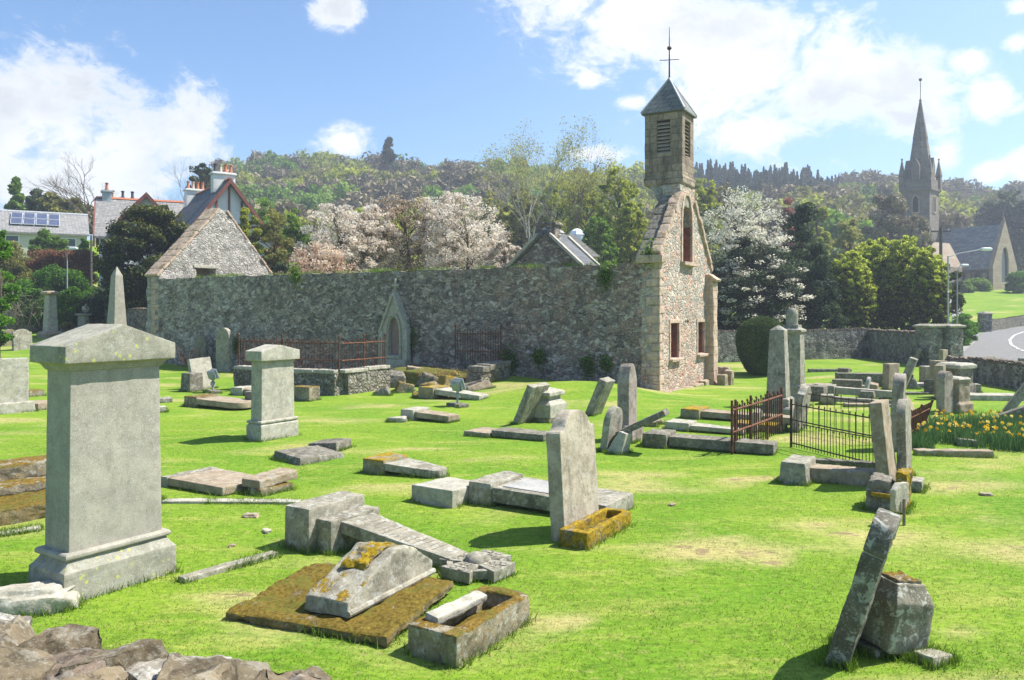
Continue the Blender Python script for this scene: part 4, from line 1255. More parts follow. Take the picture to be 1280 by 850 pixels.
def headstone(label, px, py, h, w, t, style='round', mt='grey', lean=0, roll=0, rot=0, base=None, name='headstone', cat='gravestone', group=None, yoff=0.0, sink=0.0):
    p = ground(px, py) if not isinstance(px, Vector) else px
    rz = R(WROT + rot)
    if base is None:
        b = B().prism(outline(style, w, h), -t / 2, t / 2).worn(0.012, 0.09, 0.007)
        o = b.obj(name, mt, None, p + Vector((0, 0, -sink)), (R(lean), R(roll), rz))
        return reg(tag(o, label, cat, group))
    th = thing(name, label, cat, p, (0, 0, rz), group)
    bw, bt, bh = base
    B().box(0, 0, -0.2, bw, bt, bh + 0.2, taper=(.96, .92)).worn(0.02, 0.09, 0.012).obj('base', mt, th)
    o = B().prism(outline(style, w, h - bh), -t / 2, t / 2)
    o = o.move((0, 0, 0)).worn(0.012, 0.09, 0.007).obj('slab', mt, th, (0, 0, bh - 0.02), (R(lean), R(roll), 0))
    return reg(th)


def block(label, px, py, sx, sy, sz, mt='grey', rot=0, tilt=(0, 0), name='stone_block', cat='stone block', group=None, rough=0.012, taper=(1, 1), sink=0.08, bev=0.02, lift=0.0):
    p = ground(px, py) if not isinstance(px, Vector) else px
    b = B().box(0, 0, -sink, sx, sy, sz + sink, taper=taper).worn(bev, 0.07, rough)
    o = b.obj(name, mt, None, p + Vector((0, 0, lift)), (R(tilt[0]), R(tilt[1]), R(WROT + rot)))
    return reg(tag(o, label, cat, group))


def toppled(label, px, py, base, slab, mt='grey', slabmt=None, rot=0, drop=3.0, group=None, style='flat', tab=None, gap=0.0):
    """headstone fallen on its back away from its base; local -y points down to the right of the picture.
    base (w, e, h), slab (w, length, thickness, width at the far end)"""
    p = ground(px, py)
    th = thing('toppled_headstone', label, 'fallen gravestone', p, (0, 0, R(WROT + rot)), group)
    bw, be, bh = base
    B().box(0, 0, -0.1, bw, be, bh + 0.1, taper=(.97, .95)).worn(0.02, 0.08, 0.014).obj('base', mt, th)
    sw, sl_, st, sw2 = slab
    y0 = -be / 2 - gap
    z0, z1 = max(0.03, bh - st - 0.05), 0.02
    r = [[(-sw / 2, y0, z0), (sw / 2, y0, z0), (sw / 2, y0, z0 + st), (-sw / 2, y0, z0 + st)]]
    if style == 'round':
        for k in range(7):
            a = k / 6 * math.pi / 2
            ww, yy = max(.05, sw2 / 2 * math.cos(a)), y0 - sl_ + sw2 / 2 * (1 - math.sin(a))
            f = -(yy - y0) / sl_
            r.append([(-ww, yy, z0 + (z1 - z0) * f), (ww, yy, z0 + (z1 - z0) * f), (ww, yy, z0 + (z1 - z0) * f + st), (-ww, yy, z0 + (z1 - z0) * f + st)])
    else:
        r.append([(-sw2 / 2, y0 - sl_, z1), (sw2 / 2, y0 - sl_, z1), (sw2 / 2, y0 - sl_, z1 + st), (-sw2 / 2, y0 - sl_, z1 + st)])
    s = B().rings(r).worn(0.012, 0.1, 0.008).obj('slab', slabmt or mt, th)
    if tab:
        f0, f1, tw, tm = tab
        b = B().rings([[(-tw / 2, y0 - sl_ * f, z0 + (z1 - z0) * f + st - .03) for _ in (0,)] + [(tw / 2, y0 - sl_ * f, z0 + (z1 - z0) * f + st - .03), (tw / 2, y0 - sl_ * f, z0 + (z1 - z0) * f + st + .014), (-tw / 2, y0 - sl_ * f, z0 + (z1 - z0) * f + st + .014)] for f in (f0, f1)])
        lt = b.worn(0.004, .15, .002).obj('tablet', tm, s)
    return reg(th)


def pedestal(label, px, py, dims, mt, capmt, group=None, rot=0):
    """big upright pedestal tomb: plinth, moulding, die, cornice and gabled cap"""
    W, T, z = dims['W'], dims['T'], dims['z']
    p = ground(px, py) if not isinstance(px, Vector) else px
    th = thing('pedestal_monument', label, 'monument', p, (0, 0, R(WROT + rot)), group)
    a, b_ = W / 2, T / 2
    i = dims['inset']
    zp, zd0, zd1, zc, ze, za = z
    B().square([(a, b_, -.2), (a, b_, zp), (a - .02, b_ - .02, zp + .015), (a - i * .55, b_ - i * .55, zp + (zd0 - zp) * .45), (a - i * .8, b_ - i * .8, zd0 - .03)]).worn(0.012, 0.09, 0.006).obj('plinth', capmt, th)
    m = i - .045
    B().square([(a - m, b_ - m, zd0 - .045), (a - m + .018, b_ - m + .018, zd0 - .03), (a - m + .018, b_ - m + .018, zd0), (a - m, b_ - m, zd0 + .018)]).worn(0.008, 0.12, 0.003).obj('torus_moulding', mt, th)
    tp = dims.get('taper', .96)
    B().square([(a - i, b_ - i, zd0 - .03), ((a - i) * tp, (b_ - i) * tp, zd1 + .02)]).worn(0.006, 0.12, 0.003).obj('die', mt, th)
    c = B()
    A, D = (a - i) * tp, (b_ - i) * tp
    o = dims['over']
    prof = [(0, 0), (.02, .01), (.02, .02), (.03, .026)] + [(.03 + (o - .05) * (1 - math.cos(k * math.pi / 10)), .026 + (zc - zd1 - .03) * math.sin(k * math.pi / 10)) for k in range(1, 6)] + [(o - .015, zc - zd1 + .004)]
    c.square([(A + q, D + q, zd1 + zz) for q, zz in prof]).worn(0.004, 0.12, 0.003).obj('cornice', mt, th)
    x1 = A + o
    B().prism([(-x1, zc), (x1, zc), (x1, ze), (0.0, za), (-x1, ze)], -D - o, D + o).worn(0.010, 0.09, 0.005).obj('cap', capmt, th)
    return reg(th)


# --- big granite pedestal on the left
p = ground(80, 758.5)
c0 = p + Wv * (1.16 / 2) - Ev * 0.31
pedestal('tallest granite pedestal monument with gabled cap, standing at the left front of the graveyard', Vector((c0.x, c0.y, 0.0 + p.z)), 0,
         dict(W=1.16, T=.62, z=(.285, .43, 2.135, 2.215, 2.375, 2.575), inset=.10, over=.11, taper=.955), 'granite', 'granite_cap')
p = ground(327, 552.5)
c0 = p + Wv * 0.5 - Ev * 0.23
pedestal('lichen grey pedestal monument with low gabled cap in front of the rusty railings', Vector((c0.x, c0.y, p.z)), 0,
         dict(W=1.02, T=.46, z=(.32, .40, 1.63, 1.66, 1.86, 1.98), inset=.065, over=.09, taper=.97), 'pale', 'pale')

# --- centre headstone and its mossy trough
p = ground(707, 679)
c0 = p + Wv * .46 - Ev * .10
headstone('tall round shouldered headstone standing upright at the centre, mossy trough at its foot', Vector((c0.x, c0.y, p.z)), 0, 1.49, .92, .19, 'shoulder', 'beige', lean=-3.5, roll=0.5)


def trough(name, label, corner, w, e, h, wall, mt, dirt='mossfull', rot=0, open_y=0):
    c = corner + Wv * (w / 2) - Ev * (e / 2)
    th = thing(name, label, 'grave trough', Vector((c.x, c.y, corner.z)), (0, 0, R(WROT + rot)))
    O = [(-w / 2, -e / 2), (w / 2, -e / 2), (w / 2, e / 2), (-w / 2, e / 2)]
    I = [(-w / 2 + wall * 1.5, -e / 2 + wall), (w / 2 - wall * 1.2, -e / 2 + wall), (w / 2 - wall * 1.2, e / 2 - wall), (-w / 2 + wall * 1.5, e / 2 - wall)]
    b = B().holed(O, [I], -0.1, h).rotate(90, 'X')
    for v in b.bm.verts:
        v.co.z = v.co.z
    zs = [v.co.z for v in b.bm.verts]
    if max(zs) < h - 1e-4:
        for v in b.bm.verts: v.co.z, v.co.y = -v.co.z, -v.co.y
    b.worn(0.02, 0.055, 0.016, 6).obj('kerb_frame', mt, th)
    B().box(0, 0, -.05, w - wall * 2.2, e - wall * 1.6, h * .45 + .05).worn(0, .07, .03, 7).obj('filling', dirt, th)
    return reg(th)


trough('mossy_trough', 'narrow open stone trough thick with golden moss at the foot of the centre headstone', ground(734, 688), 1.22, .36, .19, .075, 'goldfull')

# --- mossy slab with a fallen pediment on it, and the hollow box beside it
p = ground(483, 811)
W12, E12 = Vector((math.cos(R(70)), math.sin(R(70)), 0)), Vector((math.sin(R(70)), -math.cos(R(70)), 0))
c0 = p + W12 * .67 - E12 * .79
ms = block('broad flat slab carpeted in brown moss under the fallen pediment in the foreground', Vector((c0.x, c0.y, p.z + .03)), 0, 1.33, 1.58, .085, 'mossfull', tilt=(0, -2), rot=12, name='mossy_slab', cat='grave slab', rough=.032, bev=.035, sink=0.0)
p = ground(439, 789)
th = thing('fallen_pediment', 'heavy grey triangular pediment block with mossy top lying on the mossy slab', 'fallen gravestone', p + Vector((0, 0, .105)), (R(-1), 0, R(WROT + 4)))
pts = [(-.02, 0), (1.28, 0), (1.28, .14), (.92, .36), (.70, .40), (.0, .13)]
B().prism(pts, 0.03, .50).worn(0.022, 0.06, 0.018, 6).obj('block', 'greymoss', th)
B().tube([(-.02, 0.02, .035), (1.28, 0.02, .035)], .03, 8).obj('roll_moulding', 'grey', th)
B().prism([(.36, .285), (.66, .405), (.80, .40), (.58, .415), (.40, .335)], .14, .40).worn(0, .04, .03, 9).obj('moss_cushion', 'gold', th)
reg(th)
trough('hollow_grave_box', 'hollow moss stained stone box with a broken lid strip in the foreground', ground(571, 837), 1.08, .48, .25, .10, 'mossy')
p = ground(571, 837) + Wv * .50 - Ev * .36
block('pale broken stone strip lying along the rim of the hollow box', Vector((p.x, p.y, p.z + .215)), 0, .72, .13, .07, 'pale', tilt=(10, 2), name='broken_strip', cat='stone strip', sink=0)

# --- fallen celtic cross in three pieces
p = ground(387, 692)
c0 = p + Wv * .44 - Ev * .19
block('largest plinth block of the toppled celtic cross, lying on its side', Vector((c0.x, c0.y, p.z)), 0, .90, .40, .50, 'grey', name='plinth_block', rot=-1)
p2 = c0 + Ev * .31 + Wv * .06
block('smaller stepped plinth block between the large plinth and the cross shaft', Vector((p2.x, p2.y, p.z)), 0, .80, .24, .37, 'grey', name='plinth_block', rot=-1)
st_ = p2 + Ev * .12
hd = ground(596, 716)
dv = Vector((hd.x - st_.x, hd.y - st_.y, 0))
Lc = dv.length
cx_ = thing('fallen_celtic_cross', 'tapered shaft with carved celtic cross head lying face up on the grass', 'fallen cross', Vector((st_.x, st_.y, p.z)), (0, 0, math.atan2(dv.y, dv.x) + R(90)))
L1 = Lc - .24
B().rings([[(-.25, 0, .20), (.25, 0, .20), (.25, 0, .34), (-.25, 0, .34)], [(-.15, -L1, .02), (.15, -L1, .02), (.15, -L1, .16), (-.15, -L1, .16)]]).worn(.014, .09, .006).obj('shaft', 'grey', cx_)
b = B()
for k in range(4):
    a = R(90 * k)
    A = [(.09, .10), (.36, .19), (.36, -.19), (.09, -.10)]
    P_ = [(math.cos(a) * x - math.sin(a) * y, math.sin(a) * x + math.cos(a) * y) for x, y in A]
    b.rings([[(x, y - Lc, .03) for x, y in P_], [(x, y - Lc, .15) for x, y in P_]])
b.worn(.012, .06, .007)
head = b.obj('cross_head', 'grey', cx_)
b = B()
n = 24
R1, R2 = [], []
for r0, r1 in ((.25, .31),):
    rr = [[((r1 if q in (1, 2) else r0) * math.cos(2 * math.pi * k / n), (r1 if q in (1, 2) else r0) * math.sin(2 * math.pi * k / n) - Lc, .05 if q < 2 else .135) for q in range(4)] for k in range(n + 1)]
    b.rings(rr, cap=False)
b.worn(0, .08, .005).obj('ring', 'grey', head)
B().lathe([(.13, 0), (.13, .03), (.11, .07), (.06, .095), (0.005, .10)], 16, 0, -Lc, .13).obj('boss', 'grey', head)
b = B()
for k in range(4):
    a = R(90 * k)
    for (rr, ww) in ((.17, .06), (.24, .075), (.31, .09)):
        for s in (-1, 1):
            x, y = rr, s * ww * .6
            b.lathe([(.040, 0), (.044, .007), (.030, .007), (.026, .001)], 10, math.cos(a) * x - math.sin(a) * y, math.sin(a) * x + math.cos(a) * y - Lc, .149)
b.obj('knotwork', 'grey', head)
b = B()                                        # worn lines of lettering on the shaft
for k in range(14):
    f = .10 + .055 * k
    wd = (.25 - .10 * f) * .70
    n_ = random.randint(8, 12)
    for q in range(n_):
        x = -wd + 2 * wd * (q + .5) / n_
        b.box(x, -L1 * f, .341 - .18 * f + .0, 2 * wd / n_ * random.uniform(.4, .8), .009, .003, rot=(7, 0, 0))
b.obj('worn_inscription', 'brown', cx_)
reg(cx_)

# --- leaning slab and tilted block, lower right
th = thing('leaning_headstone', 'dark lichen spotted headstone with cracked top leaning over a tilted block at the lower right', 'gravestone', ground(1052, 817), (R(16.5), R(-2), R(WROT)))
B().prism([(-.27, -.3), (.27, -.3), (.27, .93), (-.27, .93)], -.08, .08).worn(.02, .07, .012).obj('slab', 'patchy', th)
B().prism([(-.27, .945), (.27, .945), (.26, 1.07), (.2, 1.17), (0, 1.22), (-.2, 1.17), (-.26, 1.07)], -.084, .084).worn(.02, .07, .01).obj('broken_top', 'patchy', th)
B().box(0, 0, .925, .51, .14, .035).worn(0, .1, .004).obj('mortar_joint', 'pale', th)
reg(th)
p = ground(1122, 822)
th = thing('tilted_pedestal_block', 'pale lichened block with chamfered mossy top tilted beside the leaning slab', 'stone block', p + Vector((0, 0.16, .05)), (R(4), R(8), R(20)))
B().square([(.19, .20, 0), (.195, .205, .39), (.145, .14, .50), (.14, .135, .52)]).worn(.014, .055, .010).obj('block', 'lichened', th)
B().box(.0, .0, .495, .23, .21, .045).worn(.01, .03, .03, 11).obj('moss_top', 'mossy', th)
reg(th)
block('small broken footing stone poking out under the tilted block', 1166, 826, .24, .17, .06, 'grey', rot=-30, tilt=(-3, 6), name='footing_stone')
block('narrow footing stone between the leaning slab and the tilted block', 1098, 806, .5, .34, .06, 'dark', rot=-30, name='footing_stone')

# --- kerbs and low slabs in the foreground
def kerb(label, a, b, w, h, mt='grey', name='kerb_stone', tilt=0):
    p, q_ = ground(*a), ground(*b)
    d = q_ - p
    c = (p + q_) / 2
    bb = B().box(0, 0, -.06, d.length, w, h + .06).worn(.012, .09, .012)
    o = bb.obj(name, mt, None, c, (0, -math.atan2(d.z, d.to_2d().length), math.atan2(d.y, d.x)))
    return reg(tag(o, label, 'kerb'))


kerb('long narrow kerb stone running from the large monument to the fallen cross plinth', (227, 728), (344, 694), .12, .05)
kerb('pale flush kerb strip in the grass behind the tall granite monument', (205, 628), (375, 629), .18, .04, 'pale')
kerb('short dark end of kerb close to the right edge of the granite monument', (186, 627), (201, 626), .2, .07)
kerb('broken white kerb strip in the grass left of the granite monument', (-10, 671), (50, 662), .14, .04, 'pale')
p = ground(38, 762)
o = B().rock((0, 0, .05), (.40, .2, .16), 4, 4, .3).worn(0, .05, .012, 7).obj('boulder', 'pale', None, p, (0, 0, .35))
reg(tag(o, 'rough grey boulder at the near foot of the tall granite monument', 'boulder'))
toppled('flat ledger stone with a raised end lying just right of the granite monument', 237, 602, (.95, .18, .16), (.9, 1.25, .12, .85), 'grey', 'brown')
block('short loose block with pale top on two footing bricks right of the flat ledger', 338, 613, .74, .40, .13, 'brown', lift=.12, sink=0, tilt=(0, -3), name='loose_block')
block('mossy footing of the short pale topped block', 338, 615, .62, .30, .11, 'mossy', name='footing_stone')
block('round ended dark ledger lying flat in the lawn', 386, 573, 1.0, .95, .13, 'dark', rot=-10, tilt=(3, 1), taper=(.93, .9), name='ledger_stone', cat='grave slab')
block('small dark slab touching the back of the round ended ledger', 413, 561, .6, .62, .16, 'dark', rot=14, tilt=(-4, 0), name='ledger_stone', cat='grave slab')
toppled('toppled headstone with golden moss on its base left of centre', 482, 588, (.66, .48, .24), (.62, 1.0, .12, .40), 'gold', 'grey', style='round')
block('oblong box tomb slab lying left of the inscribed tablet', 562, 623, .85, .72, .22, 'pale', rot=0, tilt=(0, 2), name='slab_block', cat='grave slab')
toppled('base and fallen slab with a pale inscribed tablet behind the centre headstone', 621, 622, (.92, .40, .30), (.86, 1.75, .20, .86), 'grey', 'grey', tab=(.06, .72, .62, 'white_slab'))
toppled('low toppled stone with stepped base in the lawn right of the dwarf wall', 519, 523, (.7, .42, .26), (.55, 1.0, .14, .45), 'pale', 'brown')
toppled('flat fallen slab with a short raised end in front of the mound', 607, 543, (.75, .7, .10), (.6, 1.25, .13, .5), 'brown', 'dark')
toppled('fallen tapered headstone with yellow moss on its base beside the collapsed wall', 543, 497, (.9, .6, .36), (.75, 1.55, .16, .5), 'gold', 'pale')
o = B().rock((0, 0, .02), (.25, .15, .1), 5, 3, .3).obj('stone_lump', 'pale', None, ground(496, 527))
reg(tag(o, 'small pale lump of stone left of the low stepped toppled stone', 'stone'))

# --- pedestal with cap and slab leaning against it
headstone('plain slab leaning sharply behind the squat capped pedestal', 655, 528, 1.02, .85, .15, 'flat', 'grey', lean=24)
p = ground(686, 527)
th = thing('capped_pedestal', 'squat pale pedestal with chamfered cap and mossy footing on the mound', 'monument', p + Vector((0, .2, 0)), (0, 0, R(WROT)))
B().box(0, 0, -.15, .92, .58, .25).worn(.03, .09, .025).obj('footing', 'mossy', th)
B().square([(.42, .29, .10), (.42, .29, .42), (.34, .22, .50), (.30, .18, .54)]).worn(.015, .08, .012).obj('block', 'pale', th)
B().square([(.30, .18, .53), (.30, .18, .60), (.40, .26, .63), (.40, .26, .72), (.12, .05, .80)]).worn(.015, .08, .012).obj('cap', 'pale', th)
reg(th)
headstone('lone slab leaning steeply to the right on top of the mound', 741, 518, 1.02, .55, .22, 'flat', 'grey', lean=24)

# --- tall slab and broken plank behind the centre headstone
headstone('tall narrow rough granite slab on a square base behind the centre headstone', 784, 550, 1.62, .42, .26, 'gothic', 'pink', base=(.62, .52, .33))
headstone('rounded headstone mostly hidden behind the centre headstone', 762, 562, .86, .62, .14, 'round', 'grey', lean=8)
block('pointed pale block lying in front of the tall granite slab', 773, 566, .42, .32, .42, 'pale', tilt=(18, 6), name='pointed_block', taper=(.7, .5))
p = ground(776, 556)
b = B().box(0, 0, 0, .40, .12, 1.05).worn(.014, .09, .008)
reg(tag(b.obj('broken_slab', 'dark', None, p + Vector((-.12, -.55, .30)), (R(63), 0, R(WROT + 10))), 'broken dark slab propped at a steep angle behind the centre headstone', 'gravestone'))

# --- fallen stones in the middle right
toppled('long fallen stone with a bright yellow lichen patch, right of the church corner', 869, 521, (.85, .5, .24), (.6, 2.3, .15, .5), 'gold', 'brown')
toppled('pale tapered stone fallen on its back beside two rubble lumps', 851, 537, (.55, .6, .20), (.5, 1.15, .10, .28), 'pale', 'pale')
toppled('long dark fallen headstone ending at the rusty railing corner', 824, 556, (.72, .52, .27), (.5, 2.0, .19, .5), 'dark', 'dark', rot=5)
for k, (a, b_) in enumerate(((812, 533), (820, 530))):
    o = B().rock((0, 0, .04), (.16, .11, .09), 6 + k, 3, .35).obj('stone_lump', 'brown', None, ground(a, b_))
    reg(tag(o, ('left' if k == 0 else 'right') + ' one of two brown rubble lumps by the pale tapered stone', 'stone', 'rubble lumps in the grass'))
block('hexagonal topped block with a yellow patch at the end of the long kerb slab', 998, 600, .80, .46, .34, 'grey', name='end_block', taper=(.95, .78))
th = block('long heavy kerb slab in front of the black railings', 1052, 602, .42, 1.45, .22, 'brown', rot=7, name='kerb_slab', cat='grave slab')
p = ground(1010, 585)
block('thin back kerb along the foot of the black railings', 1064, 583, .18, 1.6, .10, 'dark', rot=10, name='kerb_slab', cat='grave slab')

# --- pair of tall stones on the broken yellow base, right
headstone('tall leaning double edged stone at the front of the tight row of three', 1110, 607, 1.30, .62, .19, 'flat', 'brown', lean=-6, rot=-3)
headstone('round topped dark stone right behind the double edged stone', 1131, 598, 1.27, .60, .14, 'round', 'grey', lean=-1, rot=-2)
headstone('round topped headstone rearmost in the tight row of three', 1118, 562, 1.50, .55, .20, 'round', 'pink', lean=4, rot=2)
th = thing('broken_plinth', 'broken plinth with orange lichen and blackened side below the tall double edged stone', 'stone plinth', ground(1108, 636) + Vector((0, .1, 0)), (0, 0, R(WROT)))
B().box(-.02, .02, -.1, .66, .36, .52, taper=(.75, .75)).worn(.03, .05, .03, 6).obj('block', 'dark', th)
B().box(.05, -.22, -.1, .56, .14, .62, rot=(4, 3, 0)).worn(.02, .05, .04, 7).obj('lichen_face', 'goldfull', th)
B().box(-.28, -.06, .20, .16, .34, .05, rot=(3, 4, 2)).worn(.012, .05, .012, 7).obj('lichen_ledge', 'goldfull', th)
reg(th)
th = thing('stake_marker', 'pale chipped slab fixed to a thin wooden stake beside the orange lichened plinth', 'marker', ground(1130, 657), (0, 0, R(WROT - 20)))
B().tube([(0, 0, -.1), (.0, 0, .34)], .020, 8).obj('stake', 'wood', th)
B().prism([(-.16, .20), (.04, .14), (.20, .30), (.18, .52), (-.04, .54), (-.18, .46)], .025, .10).worn(.012, .05, .014, 6).obj('slab', 'pale', th)
reg(th)
block('square footing stone behind the staked marker', 1138, 611, .4, .34, .16, 'grey', name='footing_stone')

# --- obelisks by the clipped yew
def obelisk(label, px, py, w, h, tip, mt, base, name='obelisk', top=.62, rot=0, lean=0):
    p = ground(px, py)
    th = thing(name, label, 'obelisk', p, (R(lean), 0, R(WROT + rot)))
    z = 0
    for k, (bw, bh) in enumerate(base):
        B().square([(bw / 2, bw / 2, z - (.2 if k == 0 else .01)), (bw / 2, bw / 2, z + bh * .8), (bw / 2 - .04, bw / 2 - .04, z + bh)]).worn(.015, .12, .01).obj('base', mt, th)
        z += bh
    B().square([(w / 2, w / 2, z - .01), (w / 2 * top, w / 2 * top, h - tip), (.015, .015, h)]).worn(.008, .14, .005).obj('shaft', mt, th)
    return reg(th)


obelisk('plain tapering obelisk in front of the clipped yew', 973, 520, .50, 2.35, .12, 'grey', [(.85, .28), (.66, .22)], top=.72)
p = ground(990, 508)
th = thing('urn_pillar', 'tall square pillar with moulded collar and rounded finial next to the plain obelisk', 'monument', p, (0, 0, R(WROT)))
B().square([(.42, .42, -.2), (.42, .42, .30), (.36, .36, .36), (.36, .36, .62), (.32, .32, .66)]).worn(.014, .12, .01).obj('base', 'grey', th)
B().square([(.30, .30, .64), (.28, .28, 2.12)]).worn(.01, .14, .006).obj('shaft', 'grey', th)
B().square([(.28, .28, 2.10), (.33, .33, 2.14), (.33, .33, 2.20), (.22, .22, 2.26), (.22, .22, 2.34)]).worn(.01, .12, .006).obj('collar', 'grey', th)
B().lathe([(.17, 0), (.165, .12), (.17, .30), (.15, .42), (.09, .49), (.01, .51)], 14, 0, 0, 2.33).worn(0, .1, .008).obj('finial', 'grey', th)
reg(th)
headstone('curved edged slab between the two railings at the foot of the pillar', 997, 537, 1.02, .80, .16, 'shoulder', 'grey', lean=10)

# --- railings
def railing(label, pts, h, mt, railmt, posts, spacing=.12, z0=0.0, tall=1.0, group=None, short=True, knob=True, rails=(.18, .82), name='iron_railing', base=None, tilt=0.0, thick=.010):
    P = [Vector(p) for p in pts]
    c = P[0].copy()
    d = (P[-1] - P[0])
    L = d.to_2d().length
    th = thing(name, label, 'railing', c, (tilt, 0, math.atan2(d.y, d.x)), group)
    sl_ = (G(P[-1].x, P[-1].y) - G(P[0].x, P[0].y)) / L if base is None else 0
    b = B()
    n = int(L / spacing)
    for k in range(1, n):
        x = L * k / n + random.uniform(-.008, .008)
        hh = h * (.94 if k % 2 else tall)
        if short and k % 2:
            hh = h * .55
        z = x * sl_
        dx = random.uniform(-.012, .012)
        b.tube([(x, 0, z + z0 + .02), (x + dx, 0, z + z0 + hh - .06), (x + dx, 0, z + z0 + hh - .03), (x + dx, 0, z + z0 + hh)], [thick, thick, thick * 2, .002], 5)
    b.obj('pickets', mt, th, sharp=0)
    for f in rails:
        B().tube([(0, 0, z0 + h * f), (L * .5, 0, z0 + h * f + L * .5 * sl_ - .006), (L, 0, z0 + h * f + L * sl_)], thick * 1.8, 6).obj('rail', railmt, th, sharp=0)
    for x in posts:
        z = x * L * sl_
        b = B().tube([(x * L, 0, z + z0 - .1), (x * L, 0, z + z0 + h * 1.04)], .026, 8)
        if knob:
            b.lathe([(.012, 0), (.035, .02), (.045, .05), (.03, .085), (.006, .11)], 8, x * L, 0, z + z0 + h * 1.04)
        b.obj('post', mt, th)
    return th


rA, rB = ground(915, 568), ground(977, 541)
railing('rust brown railing run leading back towards the obelisk', [rA, rB], .98, 'iron', 'rust_rail', [0, .06, .34, .68, 1.0], .15, short=False, rails=(.42, .85), knob=False, thick=.014)
rC, rD = ground(989, 559), ground(1100, 588)
railing('thin black railing panel with spear tops in front of the long kerb slab', [rC, rD], .92, 'iron_dark', 'iron_dark', [0, 1.0], .085, short=True, rails=(.10, .60, .93), knob=False, thick=.0075)
rE, rF = ground(1000, 536), ground(1100, 556)
railing('faint far railing panel of thin plain bars behind the black one', [rE, rF], .92, 'iron_dark', 'iron_dark', [0, 1.0], .20, short=False, rails=(.12, .9), knob=False, thick=.007)
rG, rH = ground(1150, 545), ground(1122, 562)
railing('leaning rusty railing panel between the tight stone row and the daffodils', [rG, rH], .80, 'iron', 'rust_rail', [0, .5, 1.0], .08, short=False, rails=(.35, .8), knob=False, tilt=-.3)
headstone('brown slab leaning just behind the rusty railing panel', 1150, 541, .85, .6, .12, 'point', 'brown', lean=-22, roll=0)
block('mossy grave slab with yellow lichen inside the rusty railing', 950, 537, .6, 1.1, .16, 'gold', name='grave_slab', cat='grave slab')
headstone('small pale stone standing askew inside the rusty railing', 942, 540, .55, .35, .14, 'point', 'pale', lean=12)

# --- scattered stones behind the railings
block('square dark box stone with stepped end behind the black railings', 1014, 500, .62, .85, .45, 'dark', name='box_stone')
block('small step stone at the right end of the square dark box', 1022, 498, .5, .3, .26, 'grey', name='step_stone')
toppled('long flat stone fallen behind the square dark box', 1012, 487, (.5, .3, .2), (.55, 2.0, .2, .35), 'brown', 'brown', rot=8)
toppled('fallen cross shaft with a knobbed base, nearer of the two parallel shafts', 1034, 505, (.5, .36, .28), (.26, 1.6, .14, .22), 'grey', 'grey', rot=12)
toppled('fallen pale shaft with a faceted base, farther of the two parallel shafts', 1033, 495, (.62, .55, .36), (.30, 1.9, .22, .26), 'grey', 'pale', rot=4)
block('squat upright dark block farthest left in the scattered group', 1055, 477, .45, .4, .55, 'dark', name='upright_block')
block('oblong dark block in front of the squat upright dark block', 1059, 488, .5, .95, .38, 'dark', rot=6, name='oblong_block')
block('long low dark slab behind the square upright stone', 1092, 483, .45, 2.6, .48, 'dark', rot=20, name='low_slab')
toppled('thin fallen stone leading from the upright dark block', 1068, 476, (.3, .3, .3), (.3, 1.4, .12, .3), 'dark', 'dark', rot=14)
headstone('square topped small headstone standing in the scattered group', 1113, 487, .92, .68, .24, 'flat', 'brown', lean=2, rot=-22)
headstone('slab leaning far to the right beyond the tight stone row', 1119, 505, 1.42, .50, .20, 'flat', 'grey', lean=20)
headstone('white marble slab fragment propped among the scattered stones', 1081, 494, .62, .35, .10, 'gothic', 'white_slab', lean=12, roll=8)
block('pale broken lump beside the white marble fragment', 1089, 492, .5, .45, .36, 'brown', tilt=(10, -8), name='broken_lump', taper=(.7, .7))
block('round dark lump below the white marble fragment', 1084, 499, .4, .5, .25, 'dark', name='broken_lump', taper=(.75, .75))
block('flat brown plank stone in the grass right of the black railings', 1088, 508, .3, 1.4, .08, 'brown', rot=24, name='plank_stone')
block('thin flat stone in front of the curved wall', 1037, 464.5, .3, 1.9, .12, 'dark', rot=28, name='flat_stone')
block('thin flat stone crossing the grass right of the scattered group', 1142, 493, .3, 2.2, .08, 'dark', rot=28, name='flat_stone')
block('small dark cone of rubble near the thin flat stones', 1142, 486, .5, .4, .36, 'dark', rot=10, name='rubble_heap', cat='rubble', taper=(.3, .3))
block('pale broken slab pieces in the grass left of the boxy stones', 1155, 483, .7, .6, .12, 'pale', name='broken_slab', cat='grave slab')

# --- boxy group at the right
block('lowest tilted block on the left of the boxy stone group', 1166, 492, .55, .5, .45, 'dark', tilt=(0, 8), name='tilted_block')
headstone('upright stone second from the front in the boxy group', 1175, 499, 1.05, .5, .25, 'flat', 'brown', rot=-4)
headstone('round topped stone at the front left of the boxy group', 1181, 517, 1.12, .45, .22, 'round', 'pink', rot=-24)
th = thing('capped_pedestal', 'squat pedestal stone at the front right of the boxy group', 'monument', ground(1195, 515), (0, 0, R(WROT - 30)))
B().square([(.30, .30, -.15), (.30, .30, .24), (.235, .235, .30), (.235, .235, .78), (.25, .25, .80), (.25, .25, .86)]).worn(.02, .09, .015).obj('block', 'brown', th)
B().square([(.25, .25, .85), (.27, .27, .89), (.20, .20, .94)]).worn(.015, .09, .012).obj('cap', 'pale', th)
reg(th)
th = thing('capped_pedestal', 'taller capped pedestal behind the squat one in the boxy group', 'monument', ground(1195, 496), (0, 0, R(WROT - 30)))
B().square([(.40, .40, -.15), (.40, .40, .40), (.34, .34, .46), (.34, .34, .92)]).worn(.02, .1, .012).obj('block', 'dark', th)
B().square([(.42, .42, .91), (.42, .42, 1.02), (.32, .32, 1.08)]).worn(.015, .1, .012).obj('cap', 'pale', th)
reg(th)
headstone('small square stone at the back left of the boxy group', 1173, 484, .95, .5, .4, 'flat', 'brown', rot=-20)
